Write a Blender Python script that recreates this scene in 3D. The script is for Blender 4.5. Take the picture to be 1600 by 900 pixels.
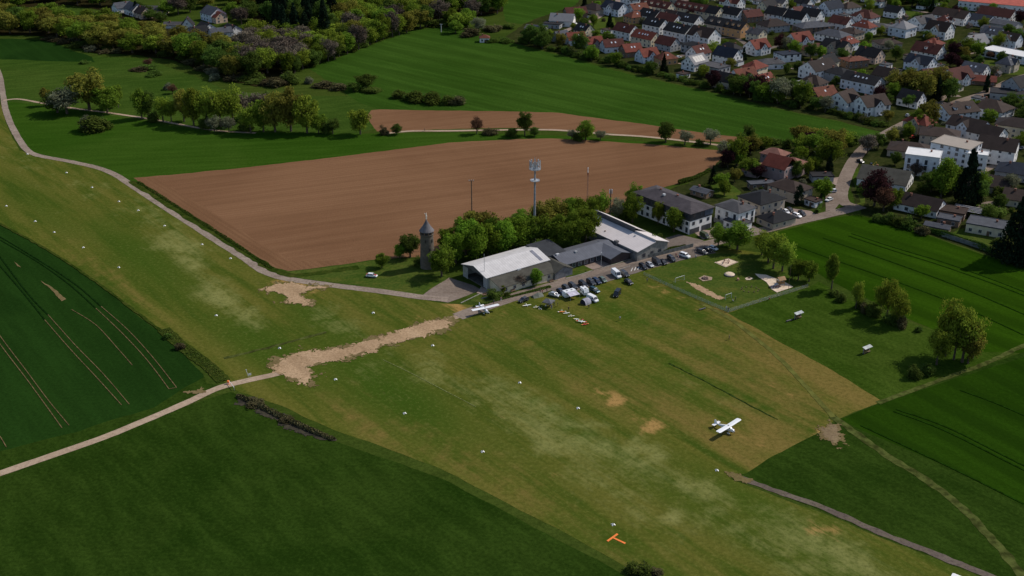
import bpy, math, random
import numpy as np
from mathutils import Vector, noise as mnoise
R = math.radians
scene = bpy.context.scene
for o in list(bpy.data.objects): bpy.data.objects.remove(o)
rnd = random.Random(7)

# ---------------------------------------------------------------- camera
CAM_H, FPX, PITCH = 177.0, 1800.0, 24.4
cam = bpy.data.cameras.new('camera'); camo = bpy.data.objects.new('camera', cam)
scene.collection.objects.link(camo)
camo.location = (0, 0, CAM_H); camo.rotation_euler = (R(90 - PITCH), 0, 0)
cam.sensor_width = 36.0; cam.lens = 36.0 * FPX / 1600.0
cam.clip_start = 0.5; cam.clip_end = 12000
scene.camera = camo

# ---------------------------------------------------------------- sky, sun, exposure
SH = Vector((-0.906, -0.423, 0)).normalized()          # the way the shadows fall
ELEV = R(44)
sun_dir = Vector((-SH.x * math.cos(ELEV), -SH.y * math.cos(ELEV), math.sin(ELEV)))   # towards the sun
w = bpy.data.worlds.new('World'); scene.world = w; w.use_nodes = True
nt = w.node_tree; nt.nodes.clear()
sky = nt.nodes.new('ShaderNodeTexSky'); sky.sky_type = 'NISHITA'; sky.sun_disc = False
sky.sun_elevation = ELEV; sky.sun_rotation = math.atan2(sun_dir.x, sun_dir.y)
sky.air_density = 1.0; sky.dust_density = 1.2; sky.altitude = 300
bg = nt.nodes.new('ShaderNodeBackground'); bg.inputs[1].default_value = 0.108
wo = nt.nodes.new('ShaderNodeOutputWorld')
nt.links.new(sky.outputs[0], bg.inputs[0]); nt.links.new(bg.outputs[0], wo.inputs[0])
sl = bpy.data.lights.new('sun', 'SUN'); sl.energy = 3.3; sl.angle = R(0.53); sl.color = (1.0, 0.93, 0.84)
so = bpy.data.objects.new('sun', sl); scene.collection.objects.link(so)
so.rotation_euler = sun_dir.to_track_quat('Z', 'Y').to_euler(); so.location = (0, 0, 600)
vs = scene.view_settings; scene.display_settings.display_device = 'sRGB'
vs.view_transform = 'Standard'; vs.look = 'None'; vs.gamma = 1.0; vs.use_curve_mapping = False
vs.exposure = 0.07

# ---------------------------------------------------------------- pixel of the photograph -> point on the ground
CP, SP = math.cos(R(PITCH)), math.sin(R(PITCH))
def G(x, y, z=0.0):
    u = (x - 800.0) / FPX; v = (450.0 - y) / FPX
    dx, dy, dz = u, CP + v * SP, -SP + v * CP
    t = (z - CAM_H) / dz
    return Vector((dx * t, dy * t, z))
def sc(x, y, z=0.0):                                   # photo pixels per metre there
    p = G(x, y, z); return FPX / (p.y * CP + (CAM_H - z) * SP)
def up(y):                                             # how much of a vertical metre shows
    return math.cos(R(PITCH) + math.atan((y - 450.0) / FPX))

# ---------------------------------------------------------------- object helpers
col = scene.collection
def tag(o, label=None, cat=None, group=None, kind=None):
    if label: o['label'] = label
    if cat: o['category'] = cat
    if group: o['group'] = group
    if kind: o['kind'] = kind
    return o
def empty(name, loc, rz=0.0, label=None, cat=None, group=None, scale=None):
    o = bpy.data.objects.new(name, None); col.objects.link(o)
    o.location = loc; o.rotation_euler = (0, 0, rz); o.empty_display_size = 0.5
    if scale: o.scale = scale
    return tag(o, label, cat, group)
def inst(name, mesh, parent=None, loc=(0, 0, 0), rz=0.0, scale=None, mats=None):
    o = bpy.data.objects.new(name, mesh); col.objects.link(o)
    o.location = loc; o.rotation_euler = (0, 0, rz)
    if scale: o.scale = scale
    if parent: o.parent = parent
    if mats:
        for i, m in enumerate(mats):
            if m is None: continue
            o.material_slots[i].link = 'OBJECT'; o.material_slots[i].material = m
    return o
class MB:
    def __init__(s): s.v = []; s.f = []; s.m = []
    def face(s, pts, m=0):
        n = len(s.v); s.v += [tuple(p) for p in pts]; s.f.append(tuple(range(n, n + len(pts)))); s.m.append(m); return s
    def hull(s, rings, m=0, cap=True):                 # rings of equal length joined one to the next
        n = len(s.v); k = len(rings[0])
        for r in rings: s.v += [tuple(p) for p in r]
        for i in range(len(rings) - 1):
            for j in range(k):
                a = n + i * k + j; b = n + i * k + (j + 1) % k
                s.f.append((a, b, b + k, a + k)); s.m.append(m)
        if cap:
            s.f.append(tuple(n + j for j in reversed(range(k)))); s.m.append(m)
            e = n + (len(rings) - 1) * k
            s.f.append(tuple(e + j for j in range(k))); s.m.append(m)
        return s
    def box(s, c, d, m=0, rz=0.0, taper=1.0):
        x, y, z = d[0] / 2, d[1] / 2, d[2] / 2; ca, sa = math.cos(rz), math.sin(rz)
        def P(a, b, q): return (c[0] + a * ca - b * sa, c[1] + a * sa + b * ca, c[2] + q)
        lo = [P(-x, -y, -z), P(x, -y, -z), P(x, y, -z), P(-x, y, -z)]
        hi = [P(-x * taper, -y * taper, z), P(x * taper, -y * taper, z), P(x * taper, y * taper, z), P(-x * taper, y * taper, z)]
        return s.hull([lo, hi], m)
    def slab(s, quad, t, m=0):                         # a sloping quad with thickness t downwards
        return s.hull([[(p[0], p[1], p[2] - t) for p in quad], quad], m)
    def tube(s, p0, p1, r0, r1=None, n=8, m=0):
        p0 = Vector(p0); p1 = Vector(p1); r1 = r0 if r1 is None else r1
        d = (p1 - p0).normalized(); a = d.orthogonal().normalized(); b = d.cross(a)
        def ring(p, r): return [p + (a * math.cos(2 * math.pi * i / n) + b * math.sin(2 * math.pi * i / n)) * r for i in range(n)]
        return s.hull([ring(p0, r0), ring(p1, r1)], m)
    def lathe(s, prof, n=16, m=0, c=(0, 0)):
        rings = [[(c[0] + r * math.cos(2 * math.pi * i / n), c[1] + r * math.sin(2 * math.pi * i / n), z) for i in range(n)] for r, z in prof]
        return s.hull(rings, m)
    def mesh(s, name, mats=()):
        me = bpy.data.meshes.new(name); me.from_pydata(s.v, [], s.f)
        for m in mats: me.materials.append(m)
        me.polygons.foreach_set('material_index', s.m); me.update(); return me
    def build(s, name, mats, parent=None, loc=(0, 0, 0), rz=0.0):
        return inst(name, s.mesh(name, mats), parent, loc, rz)

# ---------------------------------------------------------------- materials
_mc = {}
def nmat(name):
    m = bpy.data.materials.new(name); m.use_nodes = True; n = m.node_tree; n.nodes.clear()
    out = n.nodes.new('ShaderNodeOutputMaterial'); b = n.nodes.new('ShaderNodeBsdfPrincipled')
    n.links.new(b.outputs[0], out.inputs[0]); return m, n, b
def mixc(n, fac, a, b, mode='MIX'):
    x = n.nodes.new('ShaderNodeMix'); x.data_type = 'RGBA'; x.blend_type = mode
    for s, v in ((0, fac), (6, a), (7, b)):
        if hasattr(v, 'links') or hasattr(v, 'is_linked'): n.links.new(v, x.inputs[s])
        elif s == 0: x.inputs[0].default_value = v
        else: x.inputs[s].default_value = (*v, 1)
    return x.outputs[2]
def mathn(n, op, a, b=0.0, c=None):
    x = n.nodes.new('ShaderNodeMath'); x.operation = op
    for i, v in enumerate((a, b, c)):
        if v is None: continue
        if hasattr(v, 'is_linked'): n.links.new(v, x.inputs[i])
        else: x.inputs[i].default_value = v
    return x.outputs[0]
def ramp(n, v, lo, hi):
    x = n.nodes.new('ShaderNodeMapRange'); x.interpolation_type = 'SMOOTHSTEP'
    n.links.new(v, x.inputs[0]); x.inputs[1].default_value = lo; x.inputs[2].default_value = hi; return x.outputs[0]
def noise(n, vec, scale, detail=4, rough=0.55, dist=0.0):
    x = n.nodes.new('ShaderNodeTexNoise'); x.inputs['Scale'].default_value = scale; x.inputs['Detail'].default_value = detail
    x.inputs['Roughness'].default_value = rough; x.inputs['Distortion'].default_value = dist
    n.links.new(vec, x.inputs['Vector']); return x.outputs[0]
def coords(n, rot=0.0, sx=1.0, sy=1.0, off=(0, 0, 0)):
    t = n.nodes.new('ShaderNodeTexCoord'); m = n.nodes.new('ShaderNodeMapping'); m.vector_type = 'POINT'
    m.inputs['Rotation'].default_value = (0, 0, -rot); m.inputs['Location'].default_value = off
    n.links.new(t.outputs['Object'], m.inputs[0])
    s = n.nodes.new('ShaderNodeMapping'); s.inputs['Scale'].default_value = (sx, sy, 1)
    n.links.new(m.outputs[0], s.inputs[0]); return s.outputs[0]
def flat(name, c, rough=0.7, var=0.12, scale=0.7, metal=0.0, spec=0.4):
    key = (name, c, rough, var, scale, metal)
    if key in _mc: return _mc[key]
    m, n, b = nmat(name); v = coords(n)
    f = noise(n, v, scale, 5)
    dk = tuple(x * (1 - 2 * var) for x in c); lt = tuple(min(1, x * (1 + 2 * var)) for x in c)
    n.links.new(mixc(n, ramp(n, f, 0.3, 0.7), dk, lt), b.inputs['Base Color'])
    b.inputs['Roughness'].default_value = rough; b.inputs['Metallic'].default_value = metal
    b.inputs['Specular IOR Level'].default_value = spec
    _mc[key] = m; return m
def roofmat(name, c, rough=0.8, contrast=1.0, seams=False):                      # rows of tiles with weathering
    key = ('roof', name, c)
    if key in _mc: return _mc[key]
    m, n, b = nmat(name); v = coords(n)
    a = noise(n, v, 0.35, 5, 0.65); f = noise(n, v, 3.5, 3)
    k = mixc(n, ramp(n, a, 0.3, 0.72), tuple(x * (1 - .26 * contrast) for x in c), tuple(min(1, x * (1 + .28 * contrast)) for x in c))
    k = mixc(n, mathn(n, 'MULTIPLY', ramp(n, f, 0.45, 0.7), 0.35 * contrast), k, tuple(x * .55 for x in c))
    wv = n.nodes.new('ShaderNodeTexWave'); wv.bands_direction = 'X' if seams else 'Z'; wv.inputs['Scale'].default_value = .30 if seams else 1.1
    wv.inputs['Distortion'].default_value = 0.6; n.links.new(v, wv.inputs['Vector'])
    k = mixc(n, mathn(n, 'MULTIPLY', wv.outputs[1], 0.3 if seams else 0.22), k, tuple(x * .6 for x in c))
    n.links.new(k, b.inputs['Base Color']); b.inputs['Roughness'].default_value = rough
    b.inputs['Specular IOR Level'].default_value = 0.12
    _mc[key] = m; return m
def ground_mat(name, c1, c2, c3=None, ang=0.0, stretch=8.0, big=0.012, fine=0.9, lines=None, amt=0.8, bare=None, bumpy=0.0):
    """c1/c2 patchwork, c3 fine speckle, streaks along ang; lines=(spacing, colour, amount) drill rows"""
    def gr(c): return (c[0] * 1.5, c[1] * 1.05, c[2] * .8) if c and c[1] > c[0] and c[1] > c[2] else c
    c1, c2, c3 = gr(c1), gr(c2), gr(c3)
    if lines: lines = (lines[0], gr(lines[1]), lines[2])
    m, n, b = nmat(name)
    v0 = coords(n); vr = coords(n, ang, 1.0 / stretch, 1.0)
    A = noise(n, v0, big, 6, 0.6, 0.5); S = noise(n, vr, 0.22, 6, 0.65); F = noise(n, v0, fine, 6, 0.75)
    S2 = noise(n, vr, 1.3, 4, 0.7)
    k = mixc(n, ramp(n, A, 0.34, 0.66), c1, c2)
    dk = tuple(x * 0.66 for x in c1); lt = c3 or tuple(min(1, x * 1.45) for x in c2)
    k = mixc(n, mathn(n, 'MULTIPLY', ramp(n, S, 0.45, 0.72), 0.62 * amt), k, lt)
    k = mixc(n, mathn(n, 'MULTIPLY', ramp(n, S, 0.55, 0.3), 0.55 * amt), k, dk)
    k = mixc(n, mathn(n, 'MULTIPLY', ramp(n, S2, 0.5, 0.75), 0.4 * amt), k, dk)
    k = mixc(n, mathn(n, 'MULTIPLY', ramp(n, F, 0.42, 0.72), min(1, 0.85 * amt)), k, tuple(x * 0.5 for x in c1))
    k = mixc(n, mathn(n, 'MULTIPLY', ramp(n, F, 0.5, 0.28), 0.65 * amt), k, lt)
    if lines:
        sp, lc, la = lines
        wv = n.nodes.new('ShaderNodeTexWave'); wv.bands_direction = 'Y'; wv.inputs['Scale'].default_value = 0.314 / sp
        wv.inputs['Distortion'].default_value = 1.6; wv.inputs['Detail'].default_value = 3; wv.inputs['Detail Scale'].default_value = 0.25
        vl = coords(n, ang); n.links.new(vl, wv.inputs['Vector'])
        k = mixc(n, mathn(n, 'MULTIPLY', ramp(n, wv.outputs[1], 0.35, 0.9), la), k, lc)
    n.links.new(k, b.inputs['Base Color']); b.inputs['Roughness'].default_value = 0.95
    b.inputs['Specular IOR Level'].default_value = 0.0
    bp = n.nodes.new('ShaderNodeBump'); bp.inputs['Strength'].default_value = 0.5; bp.inputs['Distance'].default_value = 0.25 + bumpy
    n.links.new(F, bp.inputs['Height']); n.links.new(bp.outputs[0], b.inputs['Normal'])
    return m

# ---------------------------------------------------------------- ground sheets
def dense(pts, step, amp, seed=0.0, closed=True):
    out = []; n = len(pts)
    for i in range(n if closed else n - 1):
        a, b = pts[i], pts[(i + 1) % n]; L = (b - a).length; k = max(1, int(L / step))
        for j in range(k): out.append(a.lerp(b, j / k))
    if not closed: out.append(pts[-1])
    res = []
    for p in out:
        q = Vector((p.x * 0.12 + seed, p.y * 0.12, seed)); q2 = q * 4.3
        d = Vector((mnoise.noise(q) + .6 * mnoise.noise(q2), mnoise.noise(q + Vector((9, 5, 2))) + .6 * mnoise.noise(q2 + Vector((3, 1, 4))), 0))
        res.append(p + d * amp)
    return res
def smooth(px, k=6):                                   # Catmull-Rom through points given in photo pixels
    P = [Vector(p) if len(p) == 3 else G(*p) for p in px]; out = []
    for i in range(len(P) - 1):
        p0, p1, p2, p3 = P[max(i - 1, 0)], P[i], P[i + 1], P[min(i + 2, len(P) - 1)]
        for j in range(k):
            t = j / k
            out.append(0.5 * ((2 * p1) + (-p0 + p2) * t + (2 * p0 - 5 * p1 + 4 * p2 - p3) * t * t + (-p0 + 3 * p1 - 3 * p2 + p3) * t ** 3))
    out.append(P[-1]); return out
ZL = [0.0]
def zlayer():
    ZL[0] += 0.002; return ZL[0]
def sheet(name, px, mat, amp=0.6, step=3.0, z=None, seed=1.0, cell=None):
    z = zlayer() if z is None else z
    pts = dense([G(*p) for p in px], step, amp, seed)
    me = bpy.data.meshes.new(name); me.from_pydata([(p.x, p.y, z) for p in pts], [], [tuple(range(len(pts)))])
    import bmesh
    bm = bmesh.new(); bm.from_mesh(me)
    if cell:
        xs = [p.x for p in pts]; ys = [p.y for p in pts]
        for ax, lo, hi in ((0, min(xs), max(xs)), (1, min(ys), max(ys))):
            c = lo + cell
            while c < hi:
                no = (1, 0, 0) if ax == 0 else (0, 1, 0); co = (c, 0, 0) if ax == 0 else (0, c, 0)
                bmesh.ops.bisect_plane(bm, geom=bm.verts[:] + bm.edges[:] + bm.faces[:], plane_co=co, plane_no=no); c += cell
    bmesh.ops.triangulate(bm, faces=[f for f in bm.faces if len(f.verts) > 4])
    for f in bm.faces:
        if f.normal.z < 0: f.normal_flip()
    bm.to_mesh(me); bm.free(); me.materials.append(mat)
    o = inst(name, me); o['kind'] = 'structure'; return o
def strip(name, px, width, mat, amp=0.15, z=None, k=8, seed=3.0, kind='structure', kerb=0.0):
    z = zlayer() if z is None else z
    c = smooth(px, k); wl = width if isinstance(width, (list, tuple)) else (width, width)
    m = MB(); L = []; Rr = []
    for i, p in enumerate(c):
        d = (c[min(i + 1, len(c) - 1)] - c[max(i - 1, 0)]).normalized(); nrm = Vector((-d.y, d.x, 0))
        t = i / (len(c) - 1); wd = wl[0] + (wl[1] - wl[0]) * t
        j1 = amp * mnoise.noise(p * 0.35 + Vector((seed, 0, 0))); j2 = amp * mnoise.noise(p * 0.35 + Vector((0, seed, 7)))
        L.append(p + nrm * (wd / 2 + j1)); Rr.append(p - nrm * (wd / 2 + j2))
    for i in range(len(c) - 1):
        q = [(a.x, a.y, z) for a in (Rr[i], Rr[i + 1], L[i + 1], L[i])]
        m.face(q)
    o = m.build(name, [mat]);
    if kind: o['kind'] = kind
    return o
def inside(p, poly):
    c = False; n = len(poly)
    for i in range(n):
        a, b = poly[i], poly[i - 1]
        if (a.y > p.y) != (b.y > p.y) and p.x < (b.x - a.x) * (p.y - a.y) / (b.y - a.y) + a.x: c = not c
    return c
def edge_dist(p, poly):
    best = 1e9
    for i in range(len(poly)):
        a, b = poly[i - 1], poly[i]; ab = b - a; t = max(0, min(1, (p - a).dot(ab) / max(ab.length_squared, 1e-9)))
        best = min(best, (p - a - ab * t).length)
    return best
def ragged(name, px, mat, cell=0.6, amp=3.0, z=None, ang=0.0, bias=0.0, stretch=1.0):
    """bare earth with a broken, pitted edge: one sheet made of the cells that are bare"""
    z = zlayer() if z is None else z
    poly = [G(*p) for p in px]; xs = [p.x for p in poly]; ys = [p.y for p in poly]
    ca, sa = math.cos(ang), math.sin(ang); m = MB(); idx = {}
    def vid(i, j):
        if (i, j) not in idx:
            idx[(i, j)] = len(m.v); x = i * cell; y = j * cell
            jx = 0.35 * cell * mnoise.noise(Vector((x * 3.1, y * 3.1, 2))); jy = 0.35 * cell * mnoise.noise(Vector((x * 3.1, y * 3.1, 9)))
            m.v.append((x + jx, y + jy, z))
        return idx[(i, j)]
    for i in range(int(min(xs) / cell) - 8, int(max(xs) / cell) + 8):
        for j in range(int(min(ys) / cell) - 8, int(max(ys) / cell) + 8):
            p = Vector((i * cell, j * cell, 0)); d = edge_dist(p, poly); d = d if inside(p, poly) else -d
            if d < -amp * 1.4: continue
            u = (p.x * ca + p.y * sa) / stretch; vv = -p.x * sa + p.y * ca
            nz = mnoise.noise(Vector((u * 0.16, vv * 0.16, 3))) + 0.8 * mnoise.noise(Vector((u * 0.55, vv * 0.55, 8))) + 0.5 * mnoise.noise(Vector((u * 1.4, vv * 1.4, 1)))
            if d + amp * nz + bias > 0:
                m.f.append((vid(i, j), vid(i + 1, j), vid(i + 1, j + 1), vid(i, j + 1))); m.m.append(0)
    o = m.build(name, [mat]); o['kind'] = 'structure'; return o
def wang(a, b):                                        # world angle of the line between two photo pixels
    d = G(*b) - G(*a); return math.atan2(d.y, d.x)
# ================================================================ ground, fields, roads
RW = wang((1045, 568), (1215, 655))
m_base = ground_mat('meadow grass', (0.022, 0.055, 0.010), (0.032, 0.066, 0.014), ang=0.3)
m_meadow = ground_mat('valley meadow grass', (0.020, 0.060, 0.010), (0.034, 0.080, 0.016), ang=0.35, stretch=5)
m_big = ground_mat('young wheat', (0.018, 0.062, 0.009), (0.026, 0.080, 0.013), ang=wang((700, 100), (1000, 165)), stretch=14, amt=0.75,
                   lines=(21.0, (0.014, 0.046, 0.007), 0.4))
m_left = ground_mat('dark barley', (0.0070, 0.030, 0.0062), (0.0100, 0.040, 0.0080), ang=wang((30, 450), (190, 635)), stretch=12, amt=0.5)
m_low = ground_mat('dark grass crop', (0.0095, 0.033, 0.0045), (0.0185, 0.050, 0.0085), ang=RW, stretch=4, amt=0.75, big=0.02)
m_rcrop = ground_mat('bright rape crop', (0.012, 0.046, 0.003), (0.018, 0.062, 0.004), ang=wang((1300, 360), (1600, 460)), stretch=14, amt=0.5,
                     lines=(17.0, (0.008, 0.030, 0.0025), 0.5))
m_rlow = ground_mat('lower right crop', (0.009, 0.036, 0.003), (0.013, 0.048, 0.004), ang=wang((1340, 640), (1590, 780)), stretch=12, amt=0.5,
                    lines=(14.0, (0.006, 0.024, 0.0025), 0.5))
m_rmead = ground_mat('lush meadow', (0.018, 0.056, 0.006), (0.030, 0.070, 0.012), ang=RW, stretch=4)
m_strip = ground_mat('rich green ley', (0.016, 0.060, 0.006), (0.024, 0.072, 0.010), ang=0.15, stretch=9, amt=0.6)
m_plough = ground_mat('ploughed loam', (0.165, 0.084, 0.042), (0.225, 0.120, 0.062), (0.25, 0.138, 0.074), ang=wang((300, 300), (900, 225)), stretch=26, amt=0.6,
                      big=0.008, fine=1.6, lines=(2.6, (0.165, 0.080, 0.044), 0.35), bumpy=0.2)
m_sand = ground_mat('dry sandy soil', (0.37, 0.245, 0.14), (0.45, 0.305, 0.18), (0.51, 0.365, 0.23), ang=RW, stretch=4, big=0.07, amt=0.8, fine=1.2)
m_gravel = ground_mat('field path gravel', (0.36, 0.26, 0.18), (0.43, 0.32, 0.23), (0.48, 0.38, 0.28), stretch=2, big=0.04, amt=0.6)
m_tarmac = ground_mat('old grey tarmac', (0.195, 0.150, 0.118), (0.26, 0.205, 0.165), (0.30, 0.245, 0.20), stretch=3, big=0.05, amt=0.6)
m_asph = ground_mat('worn asphalt', (0.15, 0.12, 0.10), (0.19, 0.155, 0.13), (0.22, 0.185, 0.155), stretch=3, big=0.06, amt=0.5)
m_track = flat('worn track grass', (0.060, 0.072, 0.018), 0.95, 0.25, 0.4, spec=0)
m_lane = ground_mat('beige lane', (0.24, 0.185, 0.145), (0.31, 0.245, 0.195), (0.36, 0.30, 0.24), stretch=3, big=0.05, amt=0.8)
m_lane2 = ground_mat('worn mauve lane', (0.13, 0.10, 0.085), (0.18, 0.145, 0.12), (0.12, 0.11, 0.05), stretch=3, big=0.08, amt=1.0)
m_pave = ground_mat('pink paving', (0.27, 0.20, 0.165), (0.34, 0.26, 0.21), (0.38, 0.31, 0.26), stretch=2, big=0.08, amt=0.5)
m_garden = ground_mat('garden lawns', (0.014, 0.028, 0.010), (0.024, 0.042, 0.014), (0.045, 0.06, 0.03), stretch=2, big=0.035, fine=0.5)
m_lawn = ground_mat('short lawn', (0.030, 0.078, 0.014), (0.046, 0.092, 0.022), (0.085, 0.105, 0.030), stretch=2, big=0.06)
m_rough = ground_mat('rough verge grass', (0.014, 0.040, 0.006), (0.030, 0.062, 0.012), (0.06, 0.075, 0.025), stretch=2, big=0.1, fine=0.5)

def airfield_mat():
    m, n, b = nmat('airfield turf')
    v0 = coords(n); vr = coords(n, RW, 1 / 9.0, 1.0)
    def att(nm):
        a = n.nodes.new('ShaderNodeAttribute'); a.attribute_name = nm; return a.outputs['Fac']
    A = noise(n, v0, 0.010, 6, 0.62, 0.6); S = noise(n, vr, 0.13, 7, 0.68); F = noise(n, v0, 0.8, 6, 0.78); S2 = noise(n, vr, 0.7, 5, 0.7)
    M = noise(n, v0, 0.09, 7, 0.7, 0.4)
    g1, g2 = (0.0591, 0.0860, 0.0097), (0.0993, 0.1039, 0.0160)
    k = mixc(n, ramp(n, A, 0.36, 0.64), g1, g2)
    k = mixc(n, mathn(n, 'MULTIPLY', ramp(n, S, 0.42, 0.70), 0.95), k, (0.1353, 0.1220, 0.0249))
    k = mixc(n, mathn(n, 'MULTIPLY', ramp(n, S, 0.52, 0.32), 0.9), k, (0.0380, 0.0700, 0.0070))
    lush = mathn(n, 'ADD', att('lush'), mathn(n, 'MULTIPLY', mathn(n, 'SUBTRACT', S, 0.5), 1.0))
    k = mixc(n, mathn(n, 'MULTIPLY', ramp(n, lush, 0.15, 0.75), 0.8), k, (0.0338, 0.0760, 0.0063))
    dry = mathn(n, 'ADD', att('dry'), mathn(n, 'MULTIPLY', mathn(n, 'SUBTRACT', mathn(n, 'ADD', mathn(n, 'MULTIPLY', S, 0.6), mathn(n, 'MULTIPLY', M, 0.4)), 0.5), 2.4))
    k = mixc(n, mathn(n, 'MULTIPLY', ramp(n, dry, 0.3, 1.05), 0.85), k, (0.1849, 0.1279, 0.0360))
    pale = mathn(n, 'ADD', att('pale'), mathn(n, 'MULTIPLY', mathn(n, 'SUBTRACT', mathn(n, 'ADD', mathn(n, 'MULTIPLY', S2, 0.35), mathn(n, 'MULTIPLY', M, 0.65)), 0.5), 2.8))
    k = mixc(n, mathn(n, 'MULTIPLY', ramp(n, pale, 0.22, 1.05), 0.72), k, (0.2535, 0.2499, 0.0832))
    bare = mathn(n, 'ADD', att('bare'), mathn(n, 'MULTIPLY', mathn(n, 'SUBTRACT', mathn(n, 'ADD', mathn(n, 'MULTIPLY', S2, 0.5), mathn(n, 'MULTIPLY', M, 0.5)), 0.5), 2.2))
    k = mixc(n, mathn(n, 'MULTIPLY', ramp(n, bare, 0.35, 0.85), 0.75), k, (0.4436, 0.2499, 0.0901))
    k = mixc(n, mathn(n, 'MULTIPLY', ramp(n, S2, 0.5, 0.78), 0.35), k, (0.0528, 0.0660, 0.0104))
    k = mixc(n, mathn(n, 'MULTIPLY', ramp(n, F, 0.42, 0.70), 0.6), k, (0.0444, 0.0529, 0.0090))
    k = mixc(n, mathn(n, 'MULTIPLY', ramp(n, F, 0.5, 0.28), 0.5), k, (0.1743, 0.1599, 0.0451))
    n.links.new(k, b.inputs['Base Color']); b.inputs['Roughness'].default_value = 0.95; b.inputs['Specular IOR Level'].default_value = 0.0
    bp = n.nodes.new('ShaderNodeBump'); bp.inputs['Strength'].default_value = 0.4; bp.inputs['Distance'].default_value = 0.15
    n.links.new(F, bp.inputs['Height']); n.links.new(bp.outputs[0], b.inputs['Normal'])
    return m

# the ground: one sheet out past the horizon
gm = MB()
for k in range(48):
    a0, a1 = 2 * math.pi * k / 48, 2 * math.pi * (k + 1) / 48
    gm.face([(0, 600, 0), (9000 * math.cos(a0), 600 + 9000 * math.sin(a0), 0), (9000 * math.cos(a1), 600 + 9000 * math.sin(a1), 0)])
gm.build('ground', [m_base])['kind'] = 'structure'

sheet('meadow', [(-200, 88), (0, 92), (95, 95), (150, 88), (230, 92), (330, 130), (350, 140), (420, 148), (480, 150), (600, 150), (640, 180), (560, 210), (480, 214), (330, 208), (180, 182), (30, 160), (-200, 140)], m_meadow, 1.5)
sheet('meadow', [(40, 8), (120, 12), (175, 22), (170, 30), (60, 27), (0, 22), (0, 12)], m_meadow, 1.5)
sheet('crop_field', [(-250, 60), (0, 60), (60, 62), (88, 66), (110, 78), (138, 86), (150, 97), (90, 96), (0, 92), (-250, 88)], m_left, 1.2)
sheet('crop_field', [(786, -30), (930, -30), (905, 6), (870, 18), (840, 28), (815, 38), (790, 34), (784, 10)], m_big, 1.0)
sheet('crop_field', [(478, 104), (520, 94), (560, 78), (600, 63), (640, 49), (690, 41), (745, 48), (752, 64), (800, 66), (830, 76), (870, 85), (930, 102), (1000, 120), (1050, 131), (1110, 145), (1180, 163),
                     (1250, 178), (1320, 192), (1376, 206), (1362, 222), (1300, 226), (1200, 224), (1140, 222), (1000, 205), (880, 190), (700, 185), (620, 180), (560, 160), (520, 132)], m_big, 1.0)
sheet('green_strip_field', [(8, 158), (60, 164), (170, 180), (330, 207), (560, 209), (735, 207), (900, 213), (1040, 224), (1140, 240), (860, 240), (600, 260), (400, 290), (260, 290),
                            (205, 290), (160, 268), (112, 255), (52, 243), (38, 230), (20, 200), (10, 170)], m_strip, 0.6)
sheet('ploughed_field', [(572, 183), (580, 172), (592, 171), (700, 173), (800, 174), (870, 176), (930, 184), (1000, 193), (1060, 202), (1110, 209), (1155, 214), (1150, 223), (1100, 221), (1020, 214),
                         (950, 208), (900, 204), (830, 200), (760, 200), (700, 202), (625, 204), (600, 208), (588, 205)], m_plough, 0.7)
PLO = [(208, 278), (300, 270), (400, 260), (560, 241), (700, 223), (800, 217.5), (865, 216), (950, 221), (1050, 228), (1132, 236), (1126, 250), (1105, 270), (1070, 286), (1000, 300),
       (960, 330), (850, 360), (700, 400), (640, 402), (590, 405), (520, 415), (450, 424), (422, 417), (380, 390), (300, 338), (240, 300)]
sheet('ploughed_field', PLO, m_plough, 0.7)
m_head = ground_mat('headland loam', (0.165, 0.084, 0.042), (0.205, 0.108, 0.055), (0.235, 0.13, 0.07), ang=wang((240, 300), (420, 417)), stretch=26, amt=0.7, big=0.02, fine=1.6, lines=(2.4, (0.14, 0.07, 0.036), 0.4), bumpy=0.2)
sheet('ploughed_headland', [(212, 279), (240, 277.5), (330, 330), (400, 376), (455, 408), (520, 408), (590, 401), (590, 405), (520, 414), (450, 423), (422, 416), (380, 389), (300, 337), (240, 299)], m_head, 1.0)

AIR = [(-260, 120), (0, 160), (12, 200), (30, 235), (60, 245), (155, 264), (180, 277), (300, 352), (380, 402), (415, 428), (470, 441), (560, 453), (660, 468), (700, 475), (780, 478),
       (900, 445), (1000, 412), (1110, 385), (1190, 395), (1265, 448), (1137, 489), (1180, 512), (1230, 540), (1290, 573), (1378, 622), (1368, 631), (1300, 658), (1288, 672), (1210, 711), (1165, 740), (1140, 748),
       (1280, 800), (1400, 850), (1540, 905), (1680, 965), (1700, 1100), (1250, 1100), (1100, 960), (985, 891), (870, 826), (800, 790), (700, 738), (600, 698), (520, 672), (440, 634), (372, 612), (350, 596), (330, 575), (262, 525),
       (160, 447), (80, 392), (0, 348), (-260, 230)]
air = sheet('airfield_grass', AIR, airfield_mat(), 0.5, cell=5.0)
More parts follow.
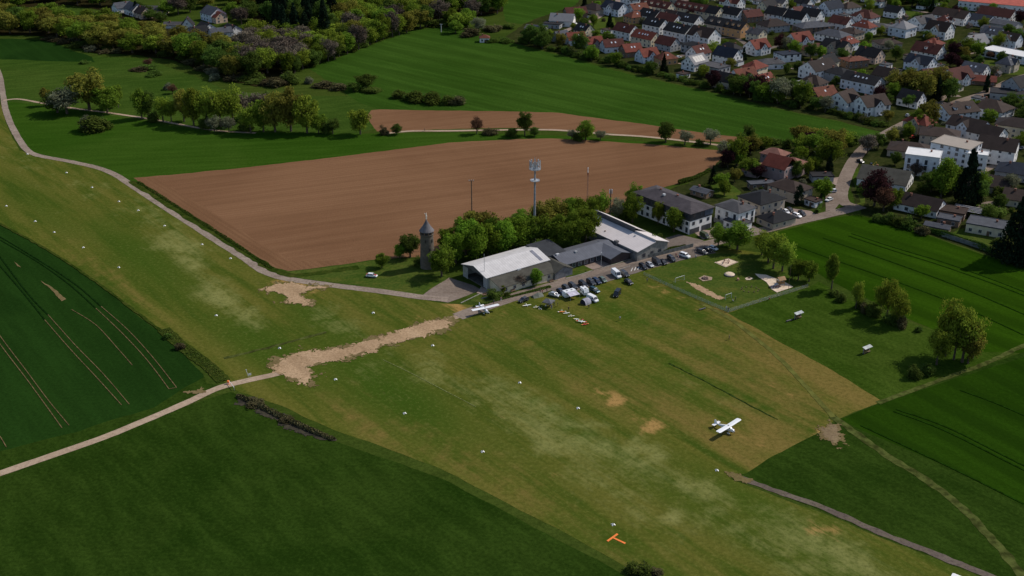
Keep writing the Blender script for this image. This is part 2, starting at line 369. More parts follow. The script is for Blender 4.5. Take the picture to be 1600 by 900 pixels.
# smooth masks of worn, pale, dry and lush turf; the shader breaks them up
ME = {'bare': [], 'pale': [], 'dry': [], 'lush': []}
def blob(kind, x, y, rl, rw, s=1.0, ang=None): ME[kind].append((G(x, y), rl, rw, s, RW if ang is None else ang))
for x, y, a, c, s in [(955, 620, 9, 2.2, 1.2), (1020, 665, 9, 3.5, 1.0), (1285, 828, 5.5, 2.2, 1.1), (1040, 455, 9, 2, .9), (440, 440, 9, 5, .7), (715, 480, 9, 4, 1.0), (1100, 482, 5, 2, 1.0),
                      (770, 650, 4, 2, .6), (1300, 682, 5, 6, 1.3), (906, 470, 7, 3, .8), (1000, 690, 8, 2, .5), (1350, 655, 3, 1, .8), (850, 570, 12, 4, .45), (655, 500, 12, 3, .5), (300, 303, 20, 3, .4),
                      (480, 450, 14, 3, .9), (1180, 690, 9, 5, .5), (1205, 600, 20, 4, .5), (870, 740, 6, 2, .5), (790, 495, 12, 3, .5)]: blob('bare', x, y, a, c, s)
for x, y, a, c, s in [(275, 380, 22, 9, .95), (300, 410, 14, 6, .9), (330, 440, 16, 6, .7), (345, 465, 18, 7, 1.0), (385, 490, 14, 5, 1.0), (240, 340, 30, 10, .55), (150, 300, 50, 12, .35), (530, 505, 22, 7, .6),
                      (700, 590, 30, 7, .6), (830, 640, 26, 8, .85), (870, 690, 30, 9, .8), (950, 700, 24, 7, .8), (1020, 700, 10, 4, .9), (1050, 745, 16, 5, .7), (1090, 765, 14, 4, .9), (1050, 810, 10, 3, .8),
                      (1300, 860, 26, 8, .8), (1180, 850, 20, 6, .6), (1250, 880, 22, 7, .6), (760, 620, 30, 5, .5), (560, 560, 30, 8, .4), (960, 770, 30, 10, .5), (1140, 790, 30, 8, .5), (30, 240, 60, 12, .35),
                      (1120, 620, 20, 5, .3), (640, 600, 14, 4, .5)]: blob('pale', x, y, a, c, s)
for x, y, a, c, s in [(1250, 570, 60, 16, .95), (1180, 520, 60, 12, .7), (1320, 615, 40, 10, 1.0), (1200, 610, 60, 14, .8), (1230, 690, 34, 16, .9), (1020, 480, 50, 12, .45), (980, 540, 60, 12, .4), (830, 545, 50, 10, .5),
                      (930, 600, 50, 12, .6), (1050, 640, 60, 12, .75), (1150, 700, 50, 12, .8), (700, 520, 34, 10, .55), (1280, 790, 30, 10, .4), (1100, 560, 50, 8, .45), (860, 500, 40, 9, .4), (470, 440, 20, 6, .8),
                      (150, 430, 70, 5, .7), (300, 560, 30, 3, .5), (560, 660, 50, 4, .7), (720, 715, 60, 5, .7), (900, 800, 60, 5, .6), (280, 300, 40, 7, .5), (200, 440, 50, 4, .55), (950, 850, 40, 5, .5),
                      (1130, 590, 60, 10, .6), (1060, 600, 40, 10, .3), (1080, 520, 50, 10, .5)]: blob('dry', x, y, a, c, s)
for x, y, a, c, s in [(220, 400, 70, 12, .7), (420, 545, 50, 12, .8), (600, 600, 50, 14, .85), (500, 500, 50, 8, .7), (1000, 500, 60, 3.5, .9), (900, 560, 90, 3, .5), (880, 530, 50, 3, .6), (1110, 500, 50, 2.5, .8), (1240, 620, 60, 2.2, .8),
                      (760, 680, 60, 10, .4), (650, 660, 40, 10, .5), (900, 670, 50, 3.5, .8), (1030, 760, 70, 8, .5), (1200, 800, 60, 8, .6), (1330, 900, 60, 10, .6), (60, 320, 80, 14, .5), (1130, 640, 50, 3, .5),
                      (1190, 640, 20, 1.6, 1.2), (1040, 560, 60, 2.5, .7), (820, 540, 60, 3, .6), (960, 850, 40, 8, .5), (340, 510, 60, 8, .6)]: blob('lush', x, y, a, c, s)
co = np.empty(len(air.data.vertices) * 3); air.data.vertices.foreach_get('co', co); co = co.reshape(-1, 3)
for k, L in ME.items():
    val = np.zeros(len(co))
    for c, rl, rw, s, a in L:
        dx = co[:, 0] - c.x; dy = co[:, 1] - c.y
        u = (dx * math.cos(a) + dy * math.sin(a)) / rl; q = (-dx * math.sin(a) + dy * math.cos(a)) / max(rw, 3.0)
        val = np.maximum(val, s * np.exp(-(u * u + q * q)))
    at = air.data.attributes.new(k, 'FLOAT', 'POINT'); at.data.foreach_set('value', np.clip(val, 0, 1.4).astype(np.float32))

sheet('crop_field', [(-260, 235), (0, 349), (80, 393), (160, 449), (262, 530), (318, 585), (322, 604), (240, 640), (150, 680), (0, 733), (-260, 830)], m_left, 0.4)
sheet('field_margin', [(322, 600), (318, 588), (240, 636), (140, 668), (0, 706), (-260, 790), (-260, 832), (0, 736), (150, 684), (290, 628), (352, 603)], m_low, 0.8)
sheet('crop_field', [(-260, 845), (0, 746), (150, 691), (290, 635), (362, 612), (440, 655), (520, 688), (600, 716), (700, 752), (800, 806), (870, 842), (985, 903), (1100, 985), (1250, 1100), (-260, 1100)], m_low, 0.5)
sheet('meadow', [(1137, 489), (1262, 449), (1280, 440), (1330, 470), (1420, 505), (1480, 520), (1560, 545), (1600, 545), (1480, 590), (1378, 626), (1290, 573), (1230, 540), (1180, 512)], m_rmead, 0.4)
sheet('crop_field', [(1190, 378), (1220, 361), (1300, 340), (1340, 336), (1400, 350), (1450, 368), (1500, 386), (1600, 418), (1850, 500), (1850, 470), (1600, 552), (1540, 550), (1470, 520), (1400, 490), (1330, 455), (1290, 435), (1240, 405), (1200, 390)], m_rcrop, 0.5)
sheet('meadow', [(1165, 740), (1210, 711), (1288, 672), (1312, 655), (1378, 628), (1480, 590), (1600, 550), (1850, 470), (1850, 1050), (1680, 965), (1540, 902), (1400, 848), (1280, 797), (1200, 763), (1140, 742)], m_low, 0.4)
sheet('crop_field', [(1312, 655), (1400, 622), (1500, 590), (1600, 558), (1850, 478), (1850, 905), (1700, 840), (1600, 790), (1500, 738), (1400, 695), (1345, 672)], m_rlow, 0.4)
# sheets of the settlement, airfield buildings and playground
sheet('village_gardens', [(790, 58), (815, 40), (840, 28), (900, 8), (930, -40), (1900, -40), (1900, 470), (1600, 416), (1500, 384), (1400, 348), (1345, 334), (1340, 320), (1328, 300), (1335, 262), (1350, 240), (1384, 208),
                          (1320, 191), (1250, 176), (1180, 161), (1110, 143), (1050, 129), (1000, 117), (930, 99), (860, 80), (800, 68)], m_garden, 1.2, cell=None)
sheet('village_gardens', [(1134, 238), (1150, 222), (1200, 222), (1300, 224), (1362, 215), (1340, 240), (1325, 260), (1312, 290), (1315, 316), (1228, 340), (1140, 362), (1080, 345), (1000, 310), (1072, 288), (1108, 270)], m_garden, 1.0)
sheet('lawn', [(1108, 285), (1130, 278), (1158, 300), (1152, 311), (1120, 308)], m_lawn, 0.3)
sheet('lawn', [(932, 30), (958, 22), (966, 48), (935, 58), (905, 48)], m_lawn, 0.4)
sheet('lawn', [(1500, 97), (1540, 90), (1610, 102), (1610, 118), (1565, 116), (1502, 110)], m_lawn, 0.4)
sheet('lawn', [(1300, 322), (1320, 330), (1345, 316), (1338, 300), (1330, 270), (1340, 262), (1350, 285), (1352, 318), (1340, 332)], m_lawn, 0.3)
sheet('lawn', [(1480, 368), (1500, 358), (1530, 352), (1552, 360), (1556, 386), (1520, 378)], m_lawn, 0.3)
sheet('lawn', [(1385, 10), (1440, 14), (1430, 26), (1390, 25)], m_lawn, 0.4)
sheet('lawn', [(440, 426), (520, 417), (590, 407), (640, 404), (700, 418), (698, 436), (655, 464), (600, 453), (520, 441), (470, 436)], m_lawn, 0.6)
sheet('lawn', [(735, 470), (760, 452), (820, 438), (880, 424), (930, 412), (925, 425), (860, 447), (800, 463), (760, 474)], m_lawn, 0.3)
sheet('playground_grass', [(1004, 428), (1040, 414), (1110, 396), (1190, 398), (1230, 418), (1264, 447), (1137, 488), (1070, 460)], m_lawn, 0.3)
m_yard = m_pave
sheet('apron', [(655, 465), (680, 447), (702, 434), (740, 446), (752, 453), (730, 462), (700, 473)], m_tarmac, 0.2)
sheet('hangar_forecourt', [(752, 448), (800, 440), (860, 430), (900, 424), (880, 436), (800, 452), (760, 462), (745, 458)], m_pave, 0.2)
sheet('courtyard', [(894, 419), (912, 409), (935, 404), (965, 410), (968, 417), (925, 425)], m_pave, 0.15)
sheet('parking_yard', [(1040, 372), (1060, 366), (1100, 376), (1085, 383), (1050, 390), (1030, 395), (1030, 388)], m_asph, 0.15)
sheet('driveway', [(1078, 358), (1110, 360), (1120, 350), (1138, 357), (1140, 364), (1115, 372), (1098, 374)], m_pave, 0.15)
sheet('driveway', [(1160, 362), (1178, 352), (1186, 358), (1190, 364), (1165, 371)], m_asph, 0.1)
sheet('driveway', [(1222, 334), (1240, 326), (1268, 330), (1275, 336), (1232, 347)], m_pave, 0.15)
sheet('parking_lot', [(1290, 308), (1300, 296), (1312, 298), (1316, 312), (1304, 328), (1290, 330)], m_tarmac, 0.15)
sheet('driveway', [(1293, 284), (1302, 278), (1318, 276), (1316, 288), (1308, 290)], m_pave, 0.2)

ROAD = [(1800, 60), (1640, 108), (1585, 124), (1540, 145), (1500, 158), (1460, 172), (1425, 188), (1400, 200), (1372, 216), (1350, 232), (1335, 250), (1324, 270), (1317, 290), (1314, 306), (1318, 316), (1330, 322)]
MAIN = [(1346, 322), (1320, 329), (1290, 336), (1250, 345), (1200, 358), (1150, 370), (1100, 383), (1060, 392), (1000, 407), (930, 426), (870, 445), (820, 459), (780, 472), (745, 484), (715, 495)]
strip('field_path', [(720, 493), (640, 520), (560, 545), (480, 570), (430, 585), (385, 595), (340, 607), (290, 630), (220, 660), (150, 688), (0, 740), (-150, 795)], 2.9, m_gravel)
strip('taxiway_path', [(700, 468), (655, 464), (600, 456), (520, 446), (462, 438), (430, 431), (405, 420), (380, 402), (340, 377), (300, 351), (230, 306), (185, 276), (155, 263), (112, 253), (60, 243), (42, 234), (30, 218), (16, 192), (8, 168), (5, 150), (0, 120), (-8, 100)], (4.0, 3.2), m_lane, .25)
strip('field_path', [(5, 157), (30, 155), (70, 162), (120, 170), (175, 177), (240, 187), (330, 203), (400, 208)], 2.2, m_gravel)
strip('field_path', [(600, 209), (640, 205), (700, 204.5), (800, 203), (860, 203), (900, 205.5), (950, 210), (1000, 213), (1060, 219), (1140, 229)], 2.6, m_gravel)
strip('verge', [(205, 283), (260, 318), (330, 362), (390, 399), (430, 423), (470, 430), (560, 417)], 3.4, m_rough, 1.2)
strip('narrow_road', [(1142, 741), (1200, 763), (1280, 791), (1370, 830), (1450, 862), (1540, 898), (1640, 938), (1800, 1010)], (2.0, 2.5), m_lane2, 0.45, k=14)
strip('village_street', ROAD, 6.0, m_tarmac, 0.2)
strip('main_road', MAIN, (6.2, 6.0), m_tarmac, 0.2)
strip('parking_strip', [(1110, 390), (1060, 401), (1005, 415.5), (950, 432), (905, 445.5), (868, 457)], 7.5, m_asph, 0.3)
strip('village_street', [(868, 62), (880, 50), (900, 42), (925, 32), (945, 20), (960, 8), (975, -10)], 5.0, m_pave, 0.3)
strip('village_street', [(1430, 188), (1460, 168), (1475, 152), (1500, 150)], 4.0, m_tarmac, 0.3)
strip('village_street', [(1040, 92), (1075, 84), (1110, 62), (1150, 60), (1180, 78), (1215, 72), (1240, 62), (1300, 68), (1340, 100)], 4.0, m_asph, 0.3)
strip('village_street', [(1530, 330), (1545, 318), (1580, 320), (1640, 340)], 4.0, m_tarmac, 0.3)
strip('village_street', [(1530, 270), (1560, 258), (1600, 262), (1640, 280)], 4.0, m_tarmac, 0.3)
strip('village_street', [(1375, 12), (1410, 14), (1450, 20), (1540, 36), (1640, 66)], 4.5, m_tarmac, 0.3)
strip('garden_path', [(1440, 100), (1480, 90), (1540, 80), (1560, 76)], 2.6, m_tarmac, 0.3)
# worn ground
m_worn = ground_mat('thin worn turf', (0.17, 0.125, 0.055), (0.22, 0.16, 0.08), (0.12, 0.12, 0.035), ang=RW, stretch=3, big=0.1, amt=1.0, fine=1.2)
m_worn2 = ground_mat('brown worn earth', (0.21, 0.15, 0.085), (0.27, 0.195, 0.115), (0.14, 0.125, 0.05), ang=RW, stretch=3, big=0.1, amt=1.0, fine=1.2)
CROSS = [(424, 575), (436, 562), (470, 552), (540, 543), (575, 532), (620, 520), (668, 503), (696, 500), (708, 503), (700, 514), (650, 527), (600, 542), (560, 556), (520, 562), (478, 574), (484, 590), (478, 600), (460, 594), (440, 588)]
ragged('worn_turf', CROSS, m_worn, 0.4, 4.2, bias=1.0)
ragged('worn_turf', [(408, 452), (430, 444), (460, 443), (505, 449), (470, 455), (455, 462), (480, 470), (478, 478), (452, 475), (440, 462)], m_worn, 0.4, 4.2, bias=1.0)
ragged('worn_turf', [(1285, 670), (1306, 664), (1312, 680), (1306, 695), (1294, 688)], m_worn, 0.4, 3.2, bias=1.0)
ragged('worn_turf', [(1128, 736), (1150, 740), (1175, 750), (1168, 756), (1140, 749)], m_worn, 0.4, 1.6)
ragged('bare_soil', [(424, 575), (436, 562), (470, 552), (540, 543), (575, 532), (620, 520), (668, 503), (696, 500), (708, 503), (700, 514), (650, 527), (600, 542), (560, 556), (520, 562), (478, 574), (484, 590), (478, 600), (460, 594), (440, 588)], m_sand, 0.4, 2.6, ang=0.5)
ragged('bare_soil', [(408, 452), (430, 444), (460, 443), (505, 449), (470, 455), (455, 462), (480, 470), (478, 478), (452, 475), (440, 462)], m_sand, 0.4, 2.6)
ragged('bare_soil', [(1072, 441), (1085, 444), (1110, 456), (1134, 466), (1124, 469), (1100, 459), (1080, 448)], m_sand, 0.4, 0.9)
ragged('bare_soil', [(1285, 670), (1306, 664), (1312, 680), (1306, 695), (1294, 688)], m_worn2, 0.45, 1.4)
sheet('bare_soil', [(64, 438), (74, 444), (88, 455), (105, 468.5), (97, 471.5), (84, 458)], m_worn, 0.5, 0.8)
sheet('bare_soil', [(22, 409), (33, 418), (27, 416)], m_worn, 0.3, 0.8)
ragged('bare_soil', [(292, 614), (316, 606), (320, 612), (300, 620)], m_worn, 0.4, 2.4)
strip('grass_track', [(350, 560), (400, 548), (450, 535), (510, 519)], 1.4, m_track, .5, k=12, z=.074)
m_scrubsoil = flat('dark scrub soil', (0.030, 0.024, 0.012), 0.95, 0.3, 0.6)
ragged('ditch_bank', [(368, 618), (392, 622), (430, 642), (470, 665), (522, 688), (500, 688), (450, 672), (400, 645), (372, 630)], m_scrubsoil, 0.5, 1.6)
m_tram = flat('tramline soil', (0.14, 0.098, 0.048), 0.95, 0.2, spec=0)
m_tramd = flat('trodden crop', (0.0065, 0.022, 0.004), 0.95, 0.2, spec=0)
m_tramg = flat('trodden rape', (0.010, 0.032, 0.0025), 0.95, 0.2, spec=0)
def tram(px, w_, mat): strip('tramline', px, w_, mat, 0.03, k=4)
for px in [[(-60, 440), (0, 525), (40, 578), (75, 625), (108, 665)], [(-60, 455), (0, 538), (45, 597), (97, 669)], [(112, 484), (150, 508), (185, 546), (207, 571)],
           [(70, 500), (110, 546), (150, 589), (190, 633)], [(75, 492), (118, 540), (160, 583), (202, 632)], [(150, 482), (190, 520), (230, 563), (264, 608)], [(158, 479), (200, 516), (240, 560), (276, 606)], [(264, 608), (276, 606)],
           [(0, 682), (5, 690), (10, 699)]]: tram(px, 0.24, m_tram)
for px in [[(-40, 370), (30, 450), (70, 500)], [(-30, 360), (38, 452), (75, 492)], [(0, 375), (60, 410), (110, 446), (150, 482)], [(0, 370), (66, 410), (120, 446), (158, 479)]]: tram(px, 0.5, m_tramd)
for px in [[(1330, 365), (1400, 388), (1480, 412), (1600, 456), (1800, 540)], [(1326, 369), (1396, 392), (1476, 417), (1600, 462), (1800, 547)], [(1240, 383), (1300, 405), (1400, 440), (1500, 478), (1600, 524)],
           [(1345, 665), (1420, 700), (1500, 738), (1600, 788)], [(1400, 640), (1480, 668), (1600, 728), (1750, 800)], [(1396, 643), (1476, 673), (1600, 735), (1750, 808)], [(1500, 610), (1560, 632), (1650, 672)],
           [(1286, 372), (1400, 412), (1500, 449), (1620, 500)]]: tram(px, 0.55, m_tramg)
strip('grass_track', [(1300, 650), (1345, 683), (1390, 715), (1450, 752), (1510, 800), (1545, 838), (1575, 872), (1610, 920), (1640, 960)], 2.6, m_track, 0.6, k=14, z=.078)
strip('grass_track', [(1372, 630), (1420, 612), (1480, 590), (1540, 568), (1600, 540), (1700, 500)], 1.8, m_track, 0.5, k=14, z=.082)
strip('grass_track', [(1095, 474), (1140, 498), (1180, 528), (1220, 562), (1260, 605), (1302, 652)], 1.7, flat('mown strip', (0.105, 0.108, 0.026), 0.95, 0.15, .3, spec=0), 0.25, k=14, z=.086)
strip('chalk_line', [(598, 562), (640, 582), (690, 608), (744, 636)], 0.2, flat('faded chalk', (0.17, 0.19, 0.07), 0.95, 0.25, 1.5, spec=0), 0.1, z=.090)
m_white = flat('white paint', (0.78, 0.78, 0.76), 0.6, 0.04)
for i in range(5):
    x0 = 985 + i * 5.2; strip('parking_marking', [(x0 + 1, 424.5 - i * 1.3), (x0 - 3.5 + 7, 419 - i * 1.3)], 0.35, flat('worn road paint', (0.6, 0.58, 0.54), 0.8, 0.15), 0.02, k=2)
# playground sand
m_psand = flat('play sand', (0.66, 0.52, 0.38), 0.95, 0.08, 0.9)
sheet('sandpit', [(1116, 410.5), (1138, 404), (1154, 410), (1134, 418)], m_psand, 0.05)
strip('ditch', [(1045, 568), (1100, 595), (1150, 622), (1215, 656)], 0.55, flat('ditch grass', (0.022, 0.040, 0.008), .95, .3, 1.0, spec=0), .4, k=14, z=.094)
for px, w_ in (([(255, 515), (290, 545), (325, 572), (350, 596)], 4.5), ([(0, 350), (80, 394), (160, 448), (255, 520)], 1.1)): strip('rough_verge', px, w_, m_rough, .5, k=16)
sheet('play_sand', [(1179, 428), (1197, 430), (1224, 440), (1240, 449), (1214, 457.5), (1205, 452), (1197, 441), (1185, 434)], m_psand, 0.15)
sheet('play_sand', [(1164, 435.5), (1170, 433), (1177, 435.5), (1172, 438), (1166, 438)], m_psand, 0.1)
sheet('play_sand', [(1091, 435), (1100, 431), (1113, 434), (1112, 438), (1098, 440)], m_gravel, 0.2)

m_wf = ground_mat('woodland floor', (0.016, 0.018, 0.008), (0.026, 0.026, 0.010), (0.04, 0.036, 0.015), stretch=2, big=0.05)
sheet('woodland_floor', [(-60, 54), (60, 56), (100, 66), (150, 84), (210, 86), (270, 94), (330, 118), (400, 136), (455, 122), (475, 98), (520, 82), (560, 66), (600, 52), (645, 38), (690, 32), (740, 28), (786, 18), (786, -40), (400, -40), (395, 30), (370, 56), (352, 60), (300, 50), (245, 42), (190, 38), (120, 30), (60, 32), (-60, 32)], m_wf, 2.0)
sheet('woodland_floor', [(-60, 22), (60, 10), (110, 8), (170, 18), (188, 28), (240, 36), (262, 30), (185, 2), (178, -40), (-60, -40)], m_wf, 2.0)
for px in [[(1060, 99), (1100, 110), (1150, 120)], [(1200, 100), (1260, 112), (1300, 122)]]: strip('garden_path', px, 1.6, m_pave, 0.3)
m_mark = flat('wet loam', (0.175, 0.088, 0.047), 0.95, 0.2, 0.3, spec=0)
for px, w_ in [][:0] and [([(395, 283), (440, 276), (500, 268), (560, 264)], 2.2), ([(440, 290), (520, 281), (600, 272), (660, 266)], 2.0), ([(300, 292), (380, 280), (470, 272)], 1.5), ([(640, 262), (700, 254), (780, 250)], 1.2), ([(420, 300), (520, 290), (620, 283)], 1.0)]: strip('tractor_marks', px, w_, m_mark, .5, k=10)
m_kerb = flat('kerb stone', (0.34, 0.31, 0.27), 0.85, 0.1)
sheet('lawn', [(888, 421), (911, 414.5), (928, 423), (903, 430), (884, 434)], m_lawn, 0.1)
sheet('lawn', [(952, 410), (972, 398), (986, 404), (978, 409), (955, 415)], m_lawn, 0.1)
for i, px in enumerate([[(752, 467), (800, 455), (850, 441), (885, 431)], [(884, 436), (905, 430), (926, 423)], [(940, 419), (962, 413), (985, 405)], [(720, 474), (745, 462), (760, 455)], [(960, 424), (985, 416)]]):
    c = smooth(px, 3); m = MB()
    for a, b in zip(c, c[1:]):
        d = b - a; q = (a + b) / 2; m.box((q.x, q.y, .16), (d.length + .01, .22, .2), rz=math.atan2(d.y, d.x))
    m.build('kerb', [m_kerb])['kind'] = 'structure'
# ================================================================ buildings
m_glass = flat('window glass', (0.035, 0.045, 0.06), 0.12, 0.05, 2.0, spec=0.8)
m_frame = flat('window frame', (0.55, 0.55, 0.55), 0.5, 0.03)
m_dframe = flat('dark frame', (0.06, 0.06, 0.065), 0.5, 0.03)
m_sky_l = flat('skylight glass', (0.55, 0.58, 0.62), 0.06, 0.02, 2.0, spec=1.0)
m_conc = flat('concrete', (0.32, 0.30, 0.27), 0.85, 0.12)
m_brick = flat('brick', (0.24, 0.10, 0.065), 0.85, 0.15, 2.0)
m_wood = flat('weathered timber', (0.16, 0.10, 0.06), 0.8, 0.15, 2.0)
m_metal = flat('galvanised steel', (0.42, 0.43, 0.44), 0.45, 0.08, 2.0, metal=0.3)
m_solar = flat('solar panel', (0.012, 0.016, 0.035), 0.4, 0.05, spec=0.3)
WALLS = {'white': (0.78, 0.76, 0.73), 'bluewhite': (0.68, 0.70, 0.73), 'cream': (0.68, 0.58, 0.41), 'beige': (0.46, 0.38, 0.29), 'peach': (0.60, 0.44, 0.33), 'grey': (0.36, 0.36, 0.36),
         'orange': (0.55, 0.31, 0.14), 'brown': (0.20, 0.13, 0.085), 'stone': (0.27, 0.22, 0.165), 'mauve': (0.30, 0.22, 0.21)}
ROOFS = {'dark': (0.0248, 0.0237, 0.0253), 'black': (0.0156, 0.0162, 0.0186), 'darkred': (0.085, 0.028, 0.022), 'red': (0.165, 0.045, 0.030), 'orange': (0.150, 0.052, 0.032), 'brown': (0.0506, 0.0341, 0.0275),
         'darkbrown': (0.0330, 0.0231, 0.0204), 'grey': (0.0780, 0.0750, 0.0780), 'light': (0.2295, 0.2253, 0.2295), 'blue': (0.0210, 0.0270, 0.0408), 'slate': (0.0760, 0.0800, 0.0920), 'villa': (0.2244, 0.1054, 0.0782),
         'brightred': (0.42, 0.10, 0.07), 'whiteroof': (0.70, 0.69, 0.67), 'beigeroof': (0.3655, 0.3145, 0.2635), 'hall': (0.66, 0.60, 0.575), 'clad': (0.0450, 0.0480, 0.0540), 'mossy': (0.0775, 0.0732, 0.0589)}
WM = {k: flat(k + ' plaster', v, 0.85, 0.06, 0.5) for k, v in WALLS.items()}
RM = {k: roofmat(k + ' roof', v, contrast=.25 if k in ('hall', 'whiteroof', 'beigeroof', 'light') else .8, seams=k in ('hall', 'clad')) for k, v in ROOFS.items()}
def window_mesh(wd, ht, frame, nm='window'):
    m = MB(); m.box((0, 0, 0), (wd, 0.10, ht), 1); m.face([(-wd / 2 + .09, -.056, -ht / 2 + .09), (-.03, -.056, -ht / 2 + .09), (-.03, -.056, ht / 2 - .09), (-wd / 2 + .09, -.056, ht / 2 - .09)], 0)
    m.face([(.03, -.056, -ht / 2 + .09), (wd / 2 - .09, -.056, -ht / 2 + .09), (wd / 2 - .09, -.056, ht / 2 - .09), (.03, -.056, ht / 2 - .09)], 0)
    return m.mesh(nm, [m_glass, frame])
WMS = {'w': window_mesh(1.35, 1.45, m_frame), 'n': window_mesh(0.9, 1.3, m_frame), 't': window_mesh(1.7, 2.15, m_frame), 'd': window_mesh(1.5, 1.5, m_dframe), 'dt': window_mesh(1.3, 2.3, m_dframe), 'wide': window_mesh(2.6, 1.3, m_dframe)}
def door_mesh():
    m = MB(); m.box((0, 0, 1.05), (1.1, .12, 2.1)); m.box((.4, -.09, 1.05), (.06, .08, .2)); return m.mesh('door', [m_wood])
DOOR = door_mesh()
CHIM = MB().box((0, 0, 0.3), (.8, .6, 1.9)).box((0, 0, 1.3), (.95, .75, .12)).mesh('chimney', [m_brick])
def skyl():
    m = MB(); m.box((0, 0, 0.04), (1.0, 1.3, .12)); return m.mesh('skylight', [m_sky_l])
SKYL = skyl()
def put_window(parent, kind, side, along, z, L, W, extra=0.03):
    """side 0: -y, 1: +x, 2: +y, 3: -x"""
    h = (L / 2, W / 2)
    if side == 0: loc, rz = (along, -h[1] - extra, z), 0
    elif side == 2: loc, rz = (-along, h[1] + extra, z), math.pi
    elif side == 1: loc, rz = (h[0] + extra, along, z), math.pi / 2
    else: loc, rz = (-h[0] - extra, -along, z), -math.pi / 2
    return inst('window', WMS[kind], parent, loc, rz)
def gable_block(L, W, e, r, mats_w, ov=0.5, name='wall'):
    x, y = L / 2, W / 2; m = MB()
    ring = lambda X: [(X, -y, -.4), (X, y, -.4), (X, y, e), (X, 0, e + r), (X, -y, e)]
    m.hull([ring(-x), ring(x)], 0); return m
def gable_roof(L, W, e, r, ov=0.5, t=0.22):
    x, y = L / 2 + ov * .8, W / 2; k = r / y; m = MB(); c = 0.16
    for s in (-1, 1):
        q = [(-x, 0, e + r + c), (x, 0, e + r + c), (x, s * (y + ov), e - ov * k + c), (-x, s * (y + ov), e - ov * k + c)]
        if s > 0: q = q[::-1]
        m.slab(q, t)
    return m
def hip_roof(L, W, e, r, ov=0.6, t=0.2, ridge=None):
    x, y = L / 2 + ov, W / 2 + ov; rl = max(0.15, (L - W) / 2) if ridge is None else ridge / 2; c = .1; m = MB(); z0 = e + c
    A = [(-x, -y, z0), (x, -y, z0), (x, y, z0), (-x, y, z0)]; P, Q = (-rl, 0, e + r + c), (rl, 0, e + r + c)
    m.face([A[0], A[1], Q, P]); m.face([A[1], A[2], Q]); m.face([A[2], A[3], P, Q]); m.face([A[3], A[0], P])
    B = [(a[0], a[1], a[2] - t) for a in A]
    for i in range(4): m.face([A[i], B[i], B[(i + 1) % 4], A[(i + 1) % 4]])
    m.face(B[::-1]); return m
OBST = []                                              # footprints, so that garden trees keep clear of the walls
